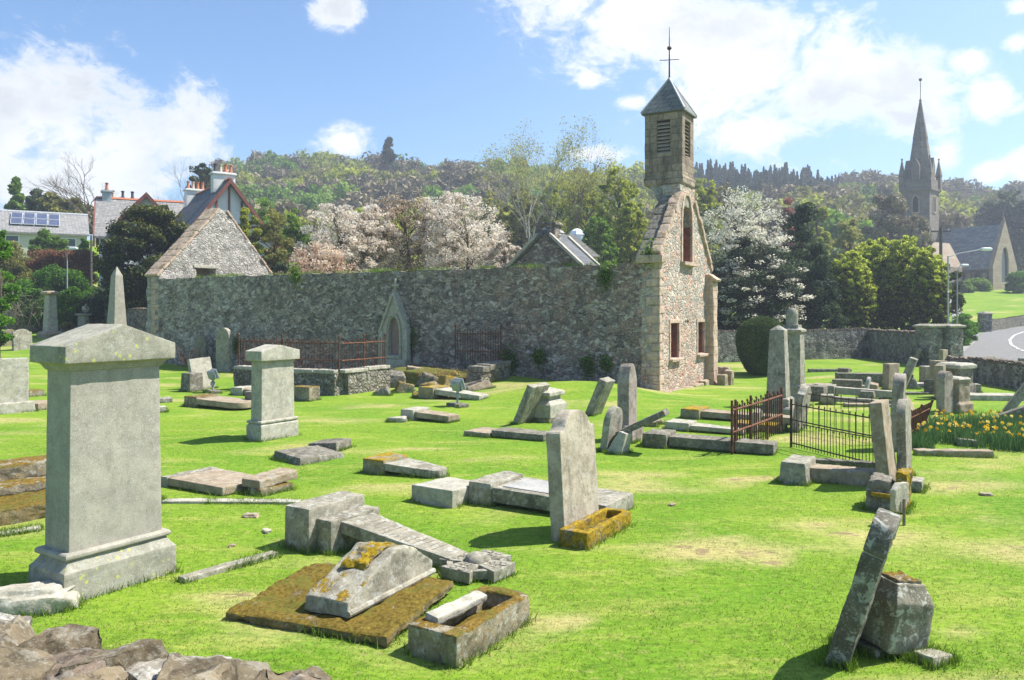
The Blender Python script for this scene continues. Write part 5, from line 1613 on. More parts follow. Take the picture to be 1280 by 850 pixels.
block('long table slab raised at the back of the boxy group', 1189, 478, .5, 2.2, .62, 'grey', rot=28, name='table_slab', cat='grave slab')
block('low grey block between the boxy group and the long flat ledger', 1208, 491, .5, .75, .30, 'grey', rot=20, name='low_block')
block('long smooth flat ledger stone in the lawn right of the boxy group', 1229, 499, .75, 2.1, .16, 'pale', rot=28, name='ledger_stone', cat='grave slab')
headstone('dark slab leaning steeply behind the daffodils near the right edge', 1255, 519, 1.18, .6, .20, 'flat', 'grey', lean=33)
block('weathered slab lying low at the right edge behind the daffodils', 1272, 527, .5, .8, .3, 'dark', tilt=(-25, 0), name='low_slab')
headstone('pointed stone standing against the low roadside wall', 1239, 478, 1.02, .62, .26, 'point', 'grey', rot=-22)
headstone('rough pinkish stone against the roadside wall near the right edge', 1264, 481, .80, .55, .25, 'gothic', 'brown', rot=-24)
headstone('grey stone against the roadside wall cut by the right edge of the picture', 1280, 482, 1.0, .4, .25, 'flat', 'grey', rot=-24)
headstone('dark slab resting against the curved wall, left of a leaning pair', 1141, 458, .95, .55, .16, 'flat', 'dark', lean=22)
headstone('grey slab resting against the curved wall, right of a leaning pair', 1147, 457, .95, .5, .15, 'flat', 'grey', lean=20)
headstone('brown slab standing beside the right gate pier', 1179, 463, .95, .5, .2, 'flat', 'brown', rot=-20)
block('low kerb slab in front of the daffodil bed', 1191, 570, .22, 1.38, .12, 'brown', rot=28, name='kerb_slab', cat='grave slab')
block('grey angular slab among the daffodils', 1208, 556, .42, .36, .12, 'grey', rot=10, tilt=(4, 4), name='loose_slab', cat='grave slab')

# --- left side: table tomb, tablet, back row
p = ground(20, 640)
th = thing('mossy_table_tomb', 'stack of moss covered slabs half hidden at the left edge', 'tomb', Vector((p.x - .35, p.y + .1, p.z)), (0, 0, R(WROT - 10)))
B().box(-.2, -.4, -.05, 1.7, 1.25, .26).worn(.04, .09, .03, 5).obj('lower_slab', 'mossfull', th)
B().box(.1, .25, .2, 1.5, .8, .13).worn(.03, .09, .02, 5).obj('middle_slab', 'mossy', th)
B().box(.25, .55, .32, 1.5, .6, .22).worn(.03, .09, .02, 5).obj('upper_slab', 'mossy', th)
reg(th)
headstone('flaking upright stone on a mossy base at the left edge', 8, 516, 1.48, 1.0, .26, 'flat', 'pale', rot=-6, base=(1.25, .6, .28))
block('mossy block behind the left edge of the granite monument', 40, 495, .5, .6, .2, 'mossy', name='mossy_block')
block('dark ledger with brown top just left of the granite monument', 48, 511, .7, .9, .2, 'brown', rot=10, name='ledger_stone', cat='grave slab')
block('grey slab end just right of the granite monument', 199, 510, .62, .5, .12, 'grey', lift=.16, sink=0, name='slab_block', cat='grave slab', rot=-25)
block('pale footing under the grey slab end by the granite monument', 197, 515, .4, .3, .15, 'pale', name='footing_stone', rot=-25)
obelisk('tall pale obelisk rising behind the cap of the granite monument', 146, 430, .80, 4.45, .5, 'granite', [(1.5, .35), (1.2, .35)], top=.55)
p = ground(63, 421)
th = thing('broken_column', 'square tapering column with flat cap in front of the ivy wall', 'monument', p, (0, 0, R(WROT)))
B().square([(.55, .55, -.2), (.55, .55, .2), (.40, .40, .35)]).worn(.02, .2, .01).obj('base', 'brown', th)
B().square([(.31, .31, .33), (.23, .23, 2.55)]).worn(.012, .2, .008).obj('shaft', 'pale', th)
B().square([(.25, .25, 2.53), (.40, .40, 2.62), (.40, .40, 2.72), (.2, .2, 2.8)]).worn(.012, .2, .008).obj('cap', 'brown', th)
reg(th)
p = ground(108, 416)
th = thing('urn_monument', 'white urn topped pedestal under the dark yew', 'monument', p, (0, 0, R(WROT)))
B().square([(.5, .5, -.2), (.5, .5, .3), (.36, .36, .4), (.36, .36, 1.05), (.48, .48, 1.12), (.48, .48, 1.22)]).worn(.012, .2, .008).obj('pedestal', 'granite', th)
B().lathe([(.12, 0), (.2, .08), (.28, .3), (.24, .45), (.1, .52), (.12, .58), (.02, .66)], 12, 0, 0, 1.2).obj('urn', 'pale', th)
reg(th)
headstone('small brown stone by the shrubs at the far left', 12, 432, .95, .62, .3, 'round', 'brown', rot=-20, base=(.9, .5, .3))
headstone('hump topped grey headstone right of the small brown stone at the far left', 28, 437, 1.12, .95, .22, 'shoulder', 'grey', rot=-4, lean=-6)

# --- leaning slab with floodlight, slabs near the dwarf wall
headstone('pale slab leaning back near the dry shrub with a floodlight before it', 255, 486, 1.08, .85, .14, 'flat', 'pale', lean=-12, roll=-3)
block('round topped dark stump left of the pale leaning slab', 240, 489, .55, .5, .62, 'dark', name='stone_stump', taper=(.9, .9))
headstone('tall dark headstone against the church wall right of the dry shrub', 280, 464, 1.95, .85, .2, 'round', 'grey', rot=-88)
headstone('shorter dark headstone against the church wall behind the dry shrub', 252, 461, 1.62, .75, .18, 'round', 'dark', rot=-88)
toppled('low mossy grave slab with rounded end near the pale leaning slab', 252, 507, (.85, .5, .30), (.9, 1.5, .16, .8), 'mossy', 'brown', rot=8, style='round')
toppled('second low slab with mossy end just behind the rounded one', 306, 493, (.8, .5, .26), (.7, 1.3, .14, .6), 'pale', 'brown', rot=8)
block('mossy box block right behind the pale pedestal monument', 381, 500, .5, .75, .42, 'mossy', rot=6, name='mossy_block')
block('small dark upright block left of the pale pedestal monument', 318, 509, .4, .35, .46, 'dark', name='upright_block')


def floodlight(label, px, py, rot):
    p = ground(px, py)
    th = thing('floodlight', label, 'floodlight', p, (0, 0, R(rot)), 'garden floodlights')
    B().box(0, 0, -.05, .62, .34, .14).worn(.015, .1, .008).obj('base_block', 'dark', th)
    B().lathe([(.035, .08), (.035, .24), (.075, .25), (.075, .36), (.04, .38), (.04, .46)], 10).obj('stand', 'lampmetal', th)
    h = B().square([(.10, .08, -.14), (.15, .12, -.11), (.17, .14, .06), (.20, .165, .075), (.20, .165, .11)])
    for k in range(6):
        h.box(0, 0, -.10 + k * .027, .36, .30, .008)
    h.worn(.008, .1, .001)
    h.rotate(70, 'X').move((0, 0, .60))
    hd_ = h.obj('lamp_housing', 'lampmetal', th)
    B().box(0, 0, .112, .35, .28, .006).rotate(70, 'X').move((0, 0, .60)).obj('lens', 'glass', hd_)
    b = B()
    for s in (-1, 1):
        b.tube([(0, 0, .43), (s * .2, 0, .46), (s * .2, 0, .62)], .016, 6)
    b.obj('bracket', 'lampmetal', th)
    return reg(th)


floodlight('silver floodlight on a dark block in front of the collapsed wall', 572, 508, 130)
floodlight('silver floodlight on a dark block before the pale leaning slab', 266, 491, 130)

# --- railed enclosure against the church wall, partly collapsed
cn = ground(424, 494)
en = church_pt(0, 0)
nav, wdir = Vector((-.866, .5, 0)), Vector((.5, .866, 0))
dw = thing('dwarf_wall', 'low rubble wall with pale cope carrying the rusty railings at the left of the church wall', 'wall')
c_left = cn + nav * 4.6
c_back = cn + wdir * 2.3
wall_path([c_left, cn], .72, .42, 'rubble_low', dw, cope=0, step=.4)
wall_path([cn + wdir * .2, c_back], .72, .42, 'rubble_low', dw, cope=0, step=.4)
b = B()
for (a, c) in ((c_left, cn), (cn, c_back)):
    n = max(2, int((c - a).length / .8))
    for k in range(n):
        m_ = a.lerp(c, (k + .5) / n)
        b.box(m_.x, m_.y, G(m_.x, m_.y) + .70 + random.uniform(-.01, .01), (c - a).length / n * .97, .48, .11, rot=(0, 0, math.degrees(math.atan2((c - a).y, (c - a).x))))
b.worn(.02, .12, .015).obj('coping', 'pale', dw)
railing('left run of rusty railings on the dwarf wall parallel to the church', [c_left, cn], .98, 'iron', 'rust_rail', [0, .45, 1.0], .13, z0=.80, short=False, rails=(.30, .86), base=0, thick=.014)
railing('right run of rusty railings on the dwarf wall, turning towards the church', [cn + wdir * .1, c_back], .98, 'iron', 'rust_rail', [.5, 1.0], .13, z0=.80, short=False, rails=(.30, .86), base=0, thick=.014)
rr_, rl = ground(630, 473), ground(594, 482)
dw2 = thing('dwarf_wall', 'broken end of the dwarf wall with thick cope below the right rusty railing', 'wall')
wall_path([rl, rr_ + Vector((.0, .2, 0))], .45, .5, 'rubble_low', dw2, cope=0, step=.4)
b = B()
dd = rr_ + Vector((.0, .2, 0)) - rl
for k in range(4):
    m_ = rl + dd * ((k + .5) / 4)
    b.box(m_.x, m_.y, G(m_.x, m_.y) + .43, dd.length / 4 * .98, .62, .20, rot=(0, 0, math.degrees(math.atan2(dd.y, dd.x))))
b.worn(.025, .12, .02).obj('coping', 'dark', dw2)
q0 = Vector((-.071 * 29.9, 29.9, 0)); q0.z = G(q0.x, q0.y)
q1 = q0 + Vector((1.75, -.65, 0)) * 0.98
railing('isolated rusty railing panel by the pointed wall memorial, above the broken dwarf wall', [q0, q1], 1.22, 'iron', 'rust_rail', [0, 1.0], .10, z0=.62, short=False, rails=(.32, .86), base=0, thick=.014)
mound = B().rock((0, 0, 0), (2.3, .9, .5), 8, 4, .25).worn(0, .16, .05, 4)
m_ = ground(535, 482) + Vector((0.2, 1.4, -.05))
tag(mound.obj('earth_bank', plain_mat('dry_earth_and_grass', (0.24, 0.165, 0.06), 0.95, 0.5, 5, 0, 0.1, 0.5, (0.12, 0.15, 0.03)), None, m_, (0, 0, R(-28))), 'bank of dry grass and earth behind the collapsed dwarf wall', 'earth bank')
spots = [(487, 484, .9, .5, .5, 'dark', 0), (520, 478, .75, .35, .42, 'brown', 8), (505, 490, .5, .4, .22, 'mossy', 14), (541, 489, .6, .35, .25, 'mossy', -12), (560, 484, .5, .5, .28, 'gold', 10),
         (575, 477, .6, .3, .18, 'gold', 22), (588, 486, .7, .4, .2, 'dark', -20), (581, 470, .35, .2, .5, 'pale', 4), (598, 487, .8, .35, .15, 'brown', -16), (530, 497, .55, .3, .12, 'mossy', 3),
         (483, 471, .8, .4, .16, 'gold', 14), (553, 474, .9, .2, .12, 'dark', 26), (510, 472, .5, .35, .2, 'gold', -4), (592, 480, .4, .4, .35, 'brown', 12), (478, 494, .4, .25, .15, 'dark', -24),
         (496, 478, .55, .4, .34, 'dark', -8), (533, 482, .5, .4, .3, 'dark', 17), (569, 490, .45, .3, .2, 'brown', -3)]
adj = ['largest dark boulder', 'squared brown stone', 'low mossy stone', 'long mossy stone', 'yellow mossed stone', 'tilted yellow topped stone', 'dark flat stone', 'small pale upright stone', 'long thin brown stone', 'flat mossy sliver',
       'slanting cope stone', 'thin dark bar of stone', 'small golden cope stone', 'squarish brown block', 'short dark sliver', 'rounded dark boulder', 'middling dark lump', 'small brown lump']
where = ['at the left end of the collapsed dwarf wall', 'near the middle top of the collapsed wall', 'low on the left of the collapsed wall', 'below the middle of the collapsed wall', 'right of the middle of the collapsed wall',
         'high on the right of the collapsed wall', 'at the lower right of the collapsed wall', 'below the right rusty railing post', 'at the far right foot of the rubble', 'lying in front of the rubble',
         'sliding off the left dwarf wall end', 'slanting across the top of the rubble', 'just under the wall memorial', 'under the broken dwarf wall end', 'at the left foot of the rubble', 'under the slanting cope stone', 'in the middle of the rubble', 'right behind the silver floodlight']
for k, (a, c, sx, sy, sz, mt, tl_) in enumerate(spots):
    p = ground(a, c)
    sx, sy, sz = sx * 1.25, sy * 1.3, sz * 1.35
    b = (B().box(0, 0, -.15, sx, sy, sz + .15, taper=(random.uniform(.75, 1), random.uniform(.7, 1))) if k % 3 else B().crag((0, 0, sz * .3), (sx * .6, sy * .6, sz * .7), k + 3, 18)).worn(.03, .09, .03, 4)
    reg(tag(b.obj('rubble_stone', mt, None, p + Vector((0, 0, .0)), (R(random.uniform(-12, 12)), R(tl_), R(random.uniform(-20, 50)))), adj[k] + ' ' + where[k], 'rubble', 'stones of the collapsed dwarf wall'))

# broken railing bars lying on the rubble, and straw-coloured grass round it
for k, (a, c, L, r_, tl_) in enumerate(((548, 470, 1.5, 20, -24), (520, 473, 1.3, -25, 12))):
    p = ground(a, c)
    b = B()
    for q_ in range(2 if k else 1):
        b.tube([(-L / 2, q_ * .12, 0), (0, q_ * .12 + .01, .02), (L / 2, q_ * .12, -.01)], .02, 6)
    if k:
        for q_ in range(5): b.tube([(-L * .4 + q_ * .2, -.06, 0), (-L * .4 + q_ * .2, .22, .01)], .014, 5)
    tag(b.obj('broken_railing', 'iron', None, p + Vector((0, 0, .48)), (0, R(tl_), R(r_))), ('single rusty bar sticking up from the rubble' if k == 0 else 'fallen rusty railing fragment lying on the bank below the wall memorial'), 'railing')

# a few clods on the lawn
for k, (a, c, s, lab) in enumerate(((315, 646, .07, 'dark brown clod on the grass above the kerb beside the granite monument'), (290, 683, .03, 'small reddish clod beside the kerb by the granite monument'), (333, 665, .05, 'pale pebble next to the toppled cross plinth'),
                                    (1232, 619, .06, 'brown clod on the bare patch at the right'), (840, 632, .04, 'brown clod alone on the lawn right of the centre headstone'))):
    o = B().rock((0, 0, .01), (s * 1.4, s, s * .5), k, 3, .4).obj('clod', 'pale' if 'pebble' in lab else 'brown', None, ground(a, c), (0, 0, k))
    tag(o, lab, 'clod')
# ================================================================== leaves, trees, shrubs
def leaf_quads(C, size, rng, flat=0.0, aspect=1.6, up=None):
    """a little diamond-shaped leaf at each centre, turned at random; flat=1 lays them level"""
    n = len(C)
    a = rng.normal(size=(n, 3))
    a[:, 2] *= (1 - flat * .85)
    a /= np.linalg.norm(a, axis=1, keepdims=True) + 1e-9
    r = rng.normal(size=(n, 3))
    r[:, 2] *= (1 - flat * .85)
    b = np.cross(a, r)
    if flat:
        b = np.stack([-a[:, 1], a[:, 0], rng.normal(size=n) * .3], 1)
    b /= np.linalg.norm(b, axis=1, keepdims=True) + 1e-9
    s = size * rng.uniform(.6, 1.35, size=(n, 1))
    a, b = a * s * aspect / 2, b * s / 2
    V = np.stack([C - a, C + b, C + a, C - b], 1).reshape(-1, 3)
    Q = np.arange(4 * n).reshape(n, 4)
    return V, Q


def clump_points(rng, n_cl, leaves, shape, rc):
    """clump centres inside a crown shape (unit box -1..1, z 0..1), leaves gathered round each"""
    cs = []
    while len(cs) < n_cl:
        p = rng.uniform(-1, 1, 3)
        p[2] = rng.uniform(0, 1)
        if shape == 'cone':
            p[2] = rng.random() ** 1.25
            p[:2] *= (1.02 - p[2]) * .75
        r = math.hypot(p[0], p[1])
        z = p[2]
        lim = {'round': lambda: math.sqrt(max(0, 1 - ((z - .48) / .52) ** 2)),
               'dome': lambda: math.sqrt(max(0, 1 - z ** 2)) * (0.75 + .25 * min(1, z * 4)),
               'cone': lambda: (1 - z) * .98 + .02,
               'column': lambda: min(1, (1 - z) * 2.5 + .1) * min(1, .5 + z * 2),
               'vase': lambda: (0.25 + .75 * min(1, z * 1.6)) * math.sqrt(max(0, 1 - max(0, (z - .6) / .4) ** 2)),
               'hedge': lambda: 1.0}[shape]()
        if r > lim:
            continue
        if shape != 'cone' and rng.random() > .25 + .75 * (r / (lim + 1e-6)) ** 1.5 and z < .75:
            continue
        cs.append(p)
    return np.array(cs)


def bent_tube(b, p0, p1, r0, r1, rng, n=4, sag=.08, sides=5):
    p0, p1 = Vector(p0), Vector(p1)
    L = (p1 - p0).length
    pts, rs = [], []
    for k in range(n + 1):
        f = k / n
        q_ = p0.lerp(p1, f)
        if 0 < k < n:
            q_ += Vector(rng.normal(size=3)) * L * sag * .5
        q_.z += math.sin(f * math.pi) * L * sag
        pts.append(q_)
        rs.append(r0 + (r1 - r0) * f)
    b.tube(pts, rs, sides)


def tree(name, label, loc, h, r, shape, lf, bark='bark', n_cl=60, leaves=110, size=.10, base=.3, rc=.28, group=None, cat='tree', flat=0.0, seed=None, trunk_r=None, limbs=True, ry=None, tint_up=.35, aspect=1.6, lean=(0, 0), tint_bias=0.0, twigs=0):
    """tree = trunk (with its limbs) and crown; h total height, r crown radius, base = height of the crown's foot / h"""
    rng = np.random.default_rng(seed if seed is not None else int(RNG.integers(1 << 30)))
    th = thing(name, label, cat, loc, (0, 0, 0), group)
    cs = clump_points(rng, n_cl, leaves, shape, rc)
    ry = ry or r
    zc0, hc = h * base, h * (1 - base)
    Cw = np.stack([cs[:, 0] * r * .88 + lean[0] * cs[:, 2], cs[:, 1] * ry * .88 + lean[1] * cs[:, 2], zc0 + cs[:, 2] * hc * .95], 1)
    tint_c = rng.normal(.45, .13, size=n_cl)
    P, T = [], []
    for k in range(n_cl):
        n = int(leaves * rng.uniform(.5, 1.5))
        d = rng.normal(size=(n, 3))
        d /= np.linalg.norm(d, axis=1, keepdims=True)
        d *= rng.uniform(.25, 1.0, size=(n, 1)) ** .6
        sc = rc * r * rng.uniform(.6, 1.25) * (1 if shape != 'cone' else (.35 + .9 * (1 - cs[k, 2])))
        off = d * np.array([sc, sc, sc * (.75 - .5 * flat)])
        P.append(Cw[k] + off)
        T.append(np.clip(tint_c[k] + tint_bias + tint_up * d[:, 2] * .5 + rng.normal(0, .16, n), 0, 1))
    P, T = np.concatenate(P), np.concatenate(T)
    V, Q = leaf_quads(P, size, rng, flat, aspect)
    b = B()
    tr = trunk_r or max(.06, h * .018)
    top = zc0 + hc * (.80 if shape != 'cone' else .97)
    pts = [(0, 0, -.3), (0, 0, .12), (rng.normal() * .02 * h, rng.normal() * .02 * h, zc0 * .9 + .2), (lean[0] * .4 + rng.normal() * .03 * h, lean[1] * .4, (zc0 + top) / 2), (lean[0] * .8, lean[1] * .8, top)]
    b.tube(pts, [tr * 1.35, tr, tr * .8, tr * .5, tr * .12], 8)
    if limbs:
        for k in range(min(n_cl, 70)):
            z0 = max(zc0 * .75, min(top * .9, Cw[k, 2] - .35 * math.hypot(Cw[k, 0], Cw[k, 1]) - .05 * h))
            f = z0 / max(top, .1)
            bent_tube(b, (lean[0] * f * .7, lean[1] * f * .7, z0), Cw[k], tr * .34 * (1.1 - f * .6), tr * .05 + .004, rng, sag=.07)
            for _ in range(twigs):
                e = Vector(Cw[k]) + Vector(rng.normal(size=3)) * rc * r * .8
                bent_tube(b, Cw[k], e, tr * .06 + .004, .004, rng, 2, .05, 3)
    b.obj('trunk', bark, th, sharp=0)
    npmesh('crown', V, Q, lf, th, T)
    return th


def bare_tree(name, label, loc, h, spread, seed, bark='bark', levels=5, group=None, kids=(3, 4), upright=.5, r0=None, leaf=None, leaf_n=3, leaf_size=.12, thin=.62):
    rng = np.random.default_rng(seed)
    th = thing(name, label, 'tree', loc, (0, 0, 0), group)
    b = B()
    tips = []

    def grow(p, d, L, r, lv):
        p1 = p + d * L
        mid = p.lerp(p1, .5) + Vector(rng.normal(size=3)) * L * .05
        b.tube([p, mid, p1], [r, r * .85, r * .68], 7 if lv > 2 else (4 if lv > 0 else 3))
        if lv == 0:
            tips.append(p1)
            return
        if lv <= 1: tips.append(p1)
        for k in range(int(rng.integers(kids[0], kids[1] + 1))):
            a = rng.uniform(0, 2 * math.pi)
            s_ = spread * rng.uniform(.55, 1.2)
            side = d.orthogonal().normalized()
            side.rotate(Matrix.Rotation(a, 3, d))
            nd = (d + side * s_ + Vector((0, 0, upright * .35))).normalized()
            grow(p.lerp(p1, rng.uniform(.55, 1.0) if k else 1.0), nd, L * rng.uniform(.62, .85), r * thin, lv - 1)

    grow(Vector((0, 0, -.2)), Vector((rng.normal() * .04, 0, 1)).normalized(), h * .30, r0 or h * .014, levels)
    zmax = max(q_.z for q_ in tips)
    f = h / zmax
    for v in b.bm.verts: v.co *= f
    b.obj('trunk', bark, th, sharp=0)
    if leaf:
        Tp = np.array([tuple(q_ * f) for q_ in tips])
        P = np.repeat(Tp, leaf_n, 0) + rng.normal(0, h * .018, size=(len(Tp) * leaf_n, 3))
        P[:, 2] -= np.abs(rng.normal(0, h * .012, len(P)))
        V, Q = leaf_quads(P, leaf_size, rng)
        npmesh('crown', V, Q, leaf, th, rng.uniform(.1, 1, len(P)))
    return th


def on(u_px, Y):
    """ground point in the direction of picture column u_px at distance Y"""
    x = (u_px - 640) / FPX * Y
    return Vector((x, Y, G(x, Y)))


def topz(py, Y, base):
    return EYE + (HOR - py) / FPX * Y - base.z


def put(fn, name, label, col, Y, top_row, r_px, *a, **k):
    """tree standing at column col, distance Y, its top at row top_row and its crown r_px columns to each side"""
    p = on(col, Y)
    return fn(name, label, p, topz(top_row, Y, p), r_px * Y / FPX, *a, **k)


# --- clipped yew
p = ground(952, 468)
ty = thing('clipped_yew', 'dome shaped clipped yew standing on the lawn right of the church', 'topiary', p)
rng = np.random.default_rng(5)
hT, rT = 2.62, 1.13
prof = [(0.02, .50), (.12, .66), (.3, .86), (.5, .97), (.64, 1.0), (.76, .95), (.86, .80), (.94, .52), (.98, .30), (1.0, .03)]
n = 52000
zf = rng.uniform(0.02, 1, n)
th_ = rng.uniform(0, 2 * math.pi, n)
rad = np.interp(zf, [q_[0] for q_ in prof], [q_[1] for q_ in prof]) * rT
cap_ = rng.random(n) < .22
zf[cap_] = 1 - rng.random(cap_.sum()) ** 2 * .25
rad = np.interp(zf, [q_[0] for q_ in prof], [q_[1] for q_ in prof]) * rT
lump = np.array([noise.noise(Vector((math.cos(a) * 2.2, math.sin(a) * 2.2, z * 4))) for a, z in zip(th_[::1], zf)])
rad = rad * (1 + .035 * lump) - rng.exponential(.03, n)
P = np.stack([rad * np.cos(th_), rad * np.sin(th_), zf * hT], 1)
V, Q = leaf_quads(P, .055, rng, 0, 1.8)
npmesh('crown', V, Q, 'lf_topiary', ty, np.clip(.45 + .2 * lump + rng.normal(0, .2, n), 0, 1))
B().tube([(0, 0, -.2), (0, 0, .9)], [.14, .1], 8).obj('trunk', 'bark', ty)
B().lathe([(r_ * rT * .90, z_ * hT) for z_, r_ in prof], 20).obj('dark_core', M['void'], ty)  # solid dark hull standing in for the shade within the crown

# --- left yew and its neighbours
p = on(187, 50)
tree('dark_yew', 'large dark spreading yew between the tall obelisk and the ruined west gable', p, topz(249, 50, p), 56 * .050, 'round', 'lf_yew', n_cl=170, leaves=380, size=.12, base=.06, rc=.27, seed=3, flat=.2, tint_up=.7)
p = on(150, 52.5)
tree('dark_yew', 'lower dark evergreen mass at the left foot of the large yew', p, 3.3, 1.9, 'dome', 'lf_dark', n_cl=60, leaves=260, size=.12, base=.0, rc=.35, seed=4)
put(lambda nm, lb, p_, h_, r_, **k: bare_tree(nm, lb, p_, h_, **k), 'bare_tree', 'tall leafless tree with many upright twigs above the bungalow roof', 117, 88, 188, 30, spread=.75, seed=21, levels=6, kids=(3, 3), upright=.30, r0=.14, bark='twig', thin=.58)
put(lambda nm, lb, p_, h_, r_, **k: bare_tree(nm, lb, p_, h_, **k), 'bare_tree', 'thin leafless tree behind the yellow green conifer', 212, 96, 197, 15, spread=.55, seed=22, levels=6, kids=(2, 3), upright=.6, r0=.09, bark='twig')
put(lambda nm, lb, p_, h_, r_, **k: bare_tree(nm, lb, p_, h_, **k), 'bare_tree', 'smaller leafless tree left of the dark pine', 231, 96, 205, 12, spread=.6, seed=23, levels=6, kids=(2, 3), upright=.5, r0=.09, bark='twig')
put(tree, 'conifer', 'small yellow green conifer between the chimneys of the white houses', 207, 92, 229, 11, 'column', 'lf_lime', n_cl=50, leaves=120, size=.2, base=.05, rc=.4, seed=5)
put(tree, 'pine_tree', 'dark round headed pine behind the chimneys', 252, 100, 196, 20, 'round', 'lf_dark', n_cl=70, leaves=130, size=.26, base=.45, rc=.30, seed=6, flat=.3)
for k, (c, Y, tr_, r_, sh, lf, lab) in enumerate(((20, 92, 219, 24, 'cone', 'lf_green', 'pointed fresh green tree at the far left skyline'), (46, 96, 236, 16, 'round', 'lf_dark', 'small dark tree right of the pointed green one at the left'),
                                                  (64, 94, 240, 17, 'round', 'lf_olive', 'rounded olive tree above the solar panels'), (88, 95, 245, 16, 'round', 'lf_olive', 'olive brown tree left of the tall leafless tree'),
                                                  (103, 97, 252, 14, 'round', 'lf_bare', 'low bare tree behind the end of the bungalow roof'), (140, 98, 243, 14, 'round', 'lf_bare', 'low brown tree right of the tall leafless tree'))):
    put(tree, 'tree', lab, c, Y, tr_, r_, sh, lf, n_cl=60, leaves=90, size=.32, base=.08, rc=.33, seed=40 + k)


def shrub(name, label, loc, w, d, h, lf, n_cl=40, leaves=160, size=.08, rot=0, cat='shrub', group=None, seed=None, rc=None, shape='dome', tint_bias=0.0):
    t_ = tree(name, label, loc, h, w / 2, shape, lf, n_cl=n_cl, leaves=leaves, size=size, base=0.0, rc=rc or .30, ry=d / 2, cat=cat, group=group, seed=seed, trunk_r=.04, limbs=True, tint_bias=tint_bias)
    t_.rotation_euler.z = R(rot)
    return t_


p = on(16, 64)
shrub('bush', 'dull olive thicket at the left edge below the bungalow', p, 3.6, 3.0, topz(300, 64, p), 'lf_olive', seed=59, size=.10, leaves=300, n_cl=80, rc=.30)
H_ = [(52, 71, 285, 30, 'lf_green', 'left one of two rounded bright green bushes below the solar panels', 60), (73, 71, 288, 26, 'lf_green', 'right one of two rounded bright green bushes below the solar panels', 61),
      (105, 68, 292, 14, 'lf_bright', 'narrow bright green bush beside the bungalow window', 62)]
for c, Y, tr_, w_, lf, lab, sd in H_:
    p = on(c, Y)
    shrub('bush', lab, p, w_ * Y / FPX * 1.2, w_ * Y / FPX, topz(tr_, Y, p), lf, seed=sd, size=.10, leaves=330, n_cl=60, rc=.34)
p = on(80, 60)
shrub('hedge', 'long russet brown hedge behind the slim lamp post', p + Vector((0, 0, .2)), 88 * .06, 1.8, topz(314, 60, p) - .2, 'lf_hedge', n_cl=150, leaves=330, size=.09, seed=63, shape='hedge', rc=.20)
p = on(72, 57)
shrub('hedge', 'dark green hedge along the top of the ivy wall', p, 112 * .057, 2.0, topz(334, 57, p), 'lf_bright', n_cl=170, leaves=330, size=.09, seed=64, rc=.2, tint_bias=-.22)
p = on(28, 55.5)
shrub('shrub', 'green ivy bush spilling over the wall at the left', p, 78 * .055, 2.0, topz(350, 55, p), 'lf_bright', n_cl=110, leaves=330, size=.09, seed=65, rc=.25, tint_bias=-.15)
for k, (c, tr_, w_, lab) in enumerate(((45, 361, 46, 'dark ivy clump hanging on the wall left of the square column'), (92, 358, 40, 'dark ivy clump hanging on the wall right of the square column'), (120, 372, 44, 'shaded ivy clump at the foot of the large yew'))):
    p = on(c, 51.3)
    shrub('ivy', lab, p + Vector((0, -.3, .5)), w_ * .051, 1.2, topz(tr_, 51, p) - .5, 'lf_dark' if k == 2 else 'lf_bright', n_cl=80, leaves=330, size=.08, seed=66 + k, rc=.36, cat='ivy', tint_bias=-.2)
p = on(-2, 31)
tree('young_tree', 'bright green leafy young tree cut by the left edge', p, topz(268, 31, p), .62, 'round', 'lf_bright', n_cl=45, leaves=90, size=.085, base=.22, rc=.36, seed=70)
p = on(24, 50.5)
bs = thing('bare_shrub', 'tangle of pale bare branches in front of the ivy wall', 'shrub', p)
b = B()
rng = np.random.default_rng(71)
for k in range(46):
    a = rng.uniform(0, 2 * math.pi)
    L = rng.uniform(1.2, 3.6)
    e = Vector((math.cos(a) * L * .55, math.sin(a) * L * .25 - .3, L * rng.uniform(.5, 1.0)))
    s0 = Vector((rng.uniform(-.8, .8), rng.uniform(-.2, .2), 0))
    bent_tube(b, s0, s0 + e, .03, .010, rng, 4, .10, 4)
    for q_ in range(5):
        s_ = s0 + e * rng.uniform(.4, 1)
        bent_tube(b, s_, s_ + Vector(rng.normal(size=3)) * .45 + Vector((0, 0, .1)), .012, .005, rng, 2, .1, 3)
b.obj('twigs', 'wood', bs, sharp=0)
p = on(88, 50.6)
tree('dry_shrub', 'clump of dry beige grass right of the square column base', p, .75, .55, 'dome', 'lf_birch', n_cl=12, leaves=90, size=.10, base=0, rc=.5, seed=72, cat='shrub')
# dry reddish shrub before the church wall
p = ground(240, 463)
ds = thing('dry_shrub', 'leggy leafless shrub with rusty twigs in front of the church wall', 'shrub', p)
b = B()
rng = np.random.default_rng(8)
for k in range(16):
    a = rng.uniform(0, 2 * math.pi)
    L = rng.uniform(.6, 1.5)
    e = Vector((math.cos(a) * L * .9 - .2, math.sin(a) * L * .3, L * rng.uniform(.35, 1.15)))
    bent_tube(b, (0, 0, 0), e, .022, .008, rng, 3, .12, 5)
    for q_ in range(4):
        s_ = e * rng.uniform(.4, 1)
        bent_tube(b, s_, s_ + Vector(rng.normal(size=3)) * .22 + Vector((0, 0, .12)), .009, .004, rng, 2, .1, 3)
b.obj('twigs', 'rust_rail', ds, sharp=0)

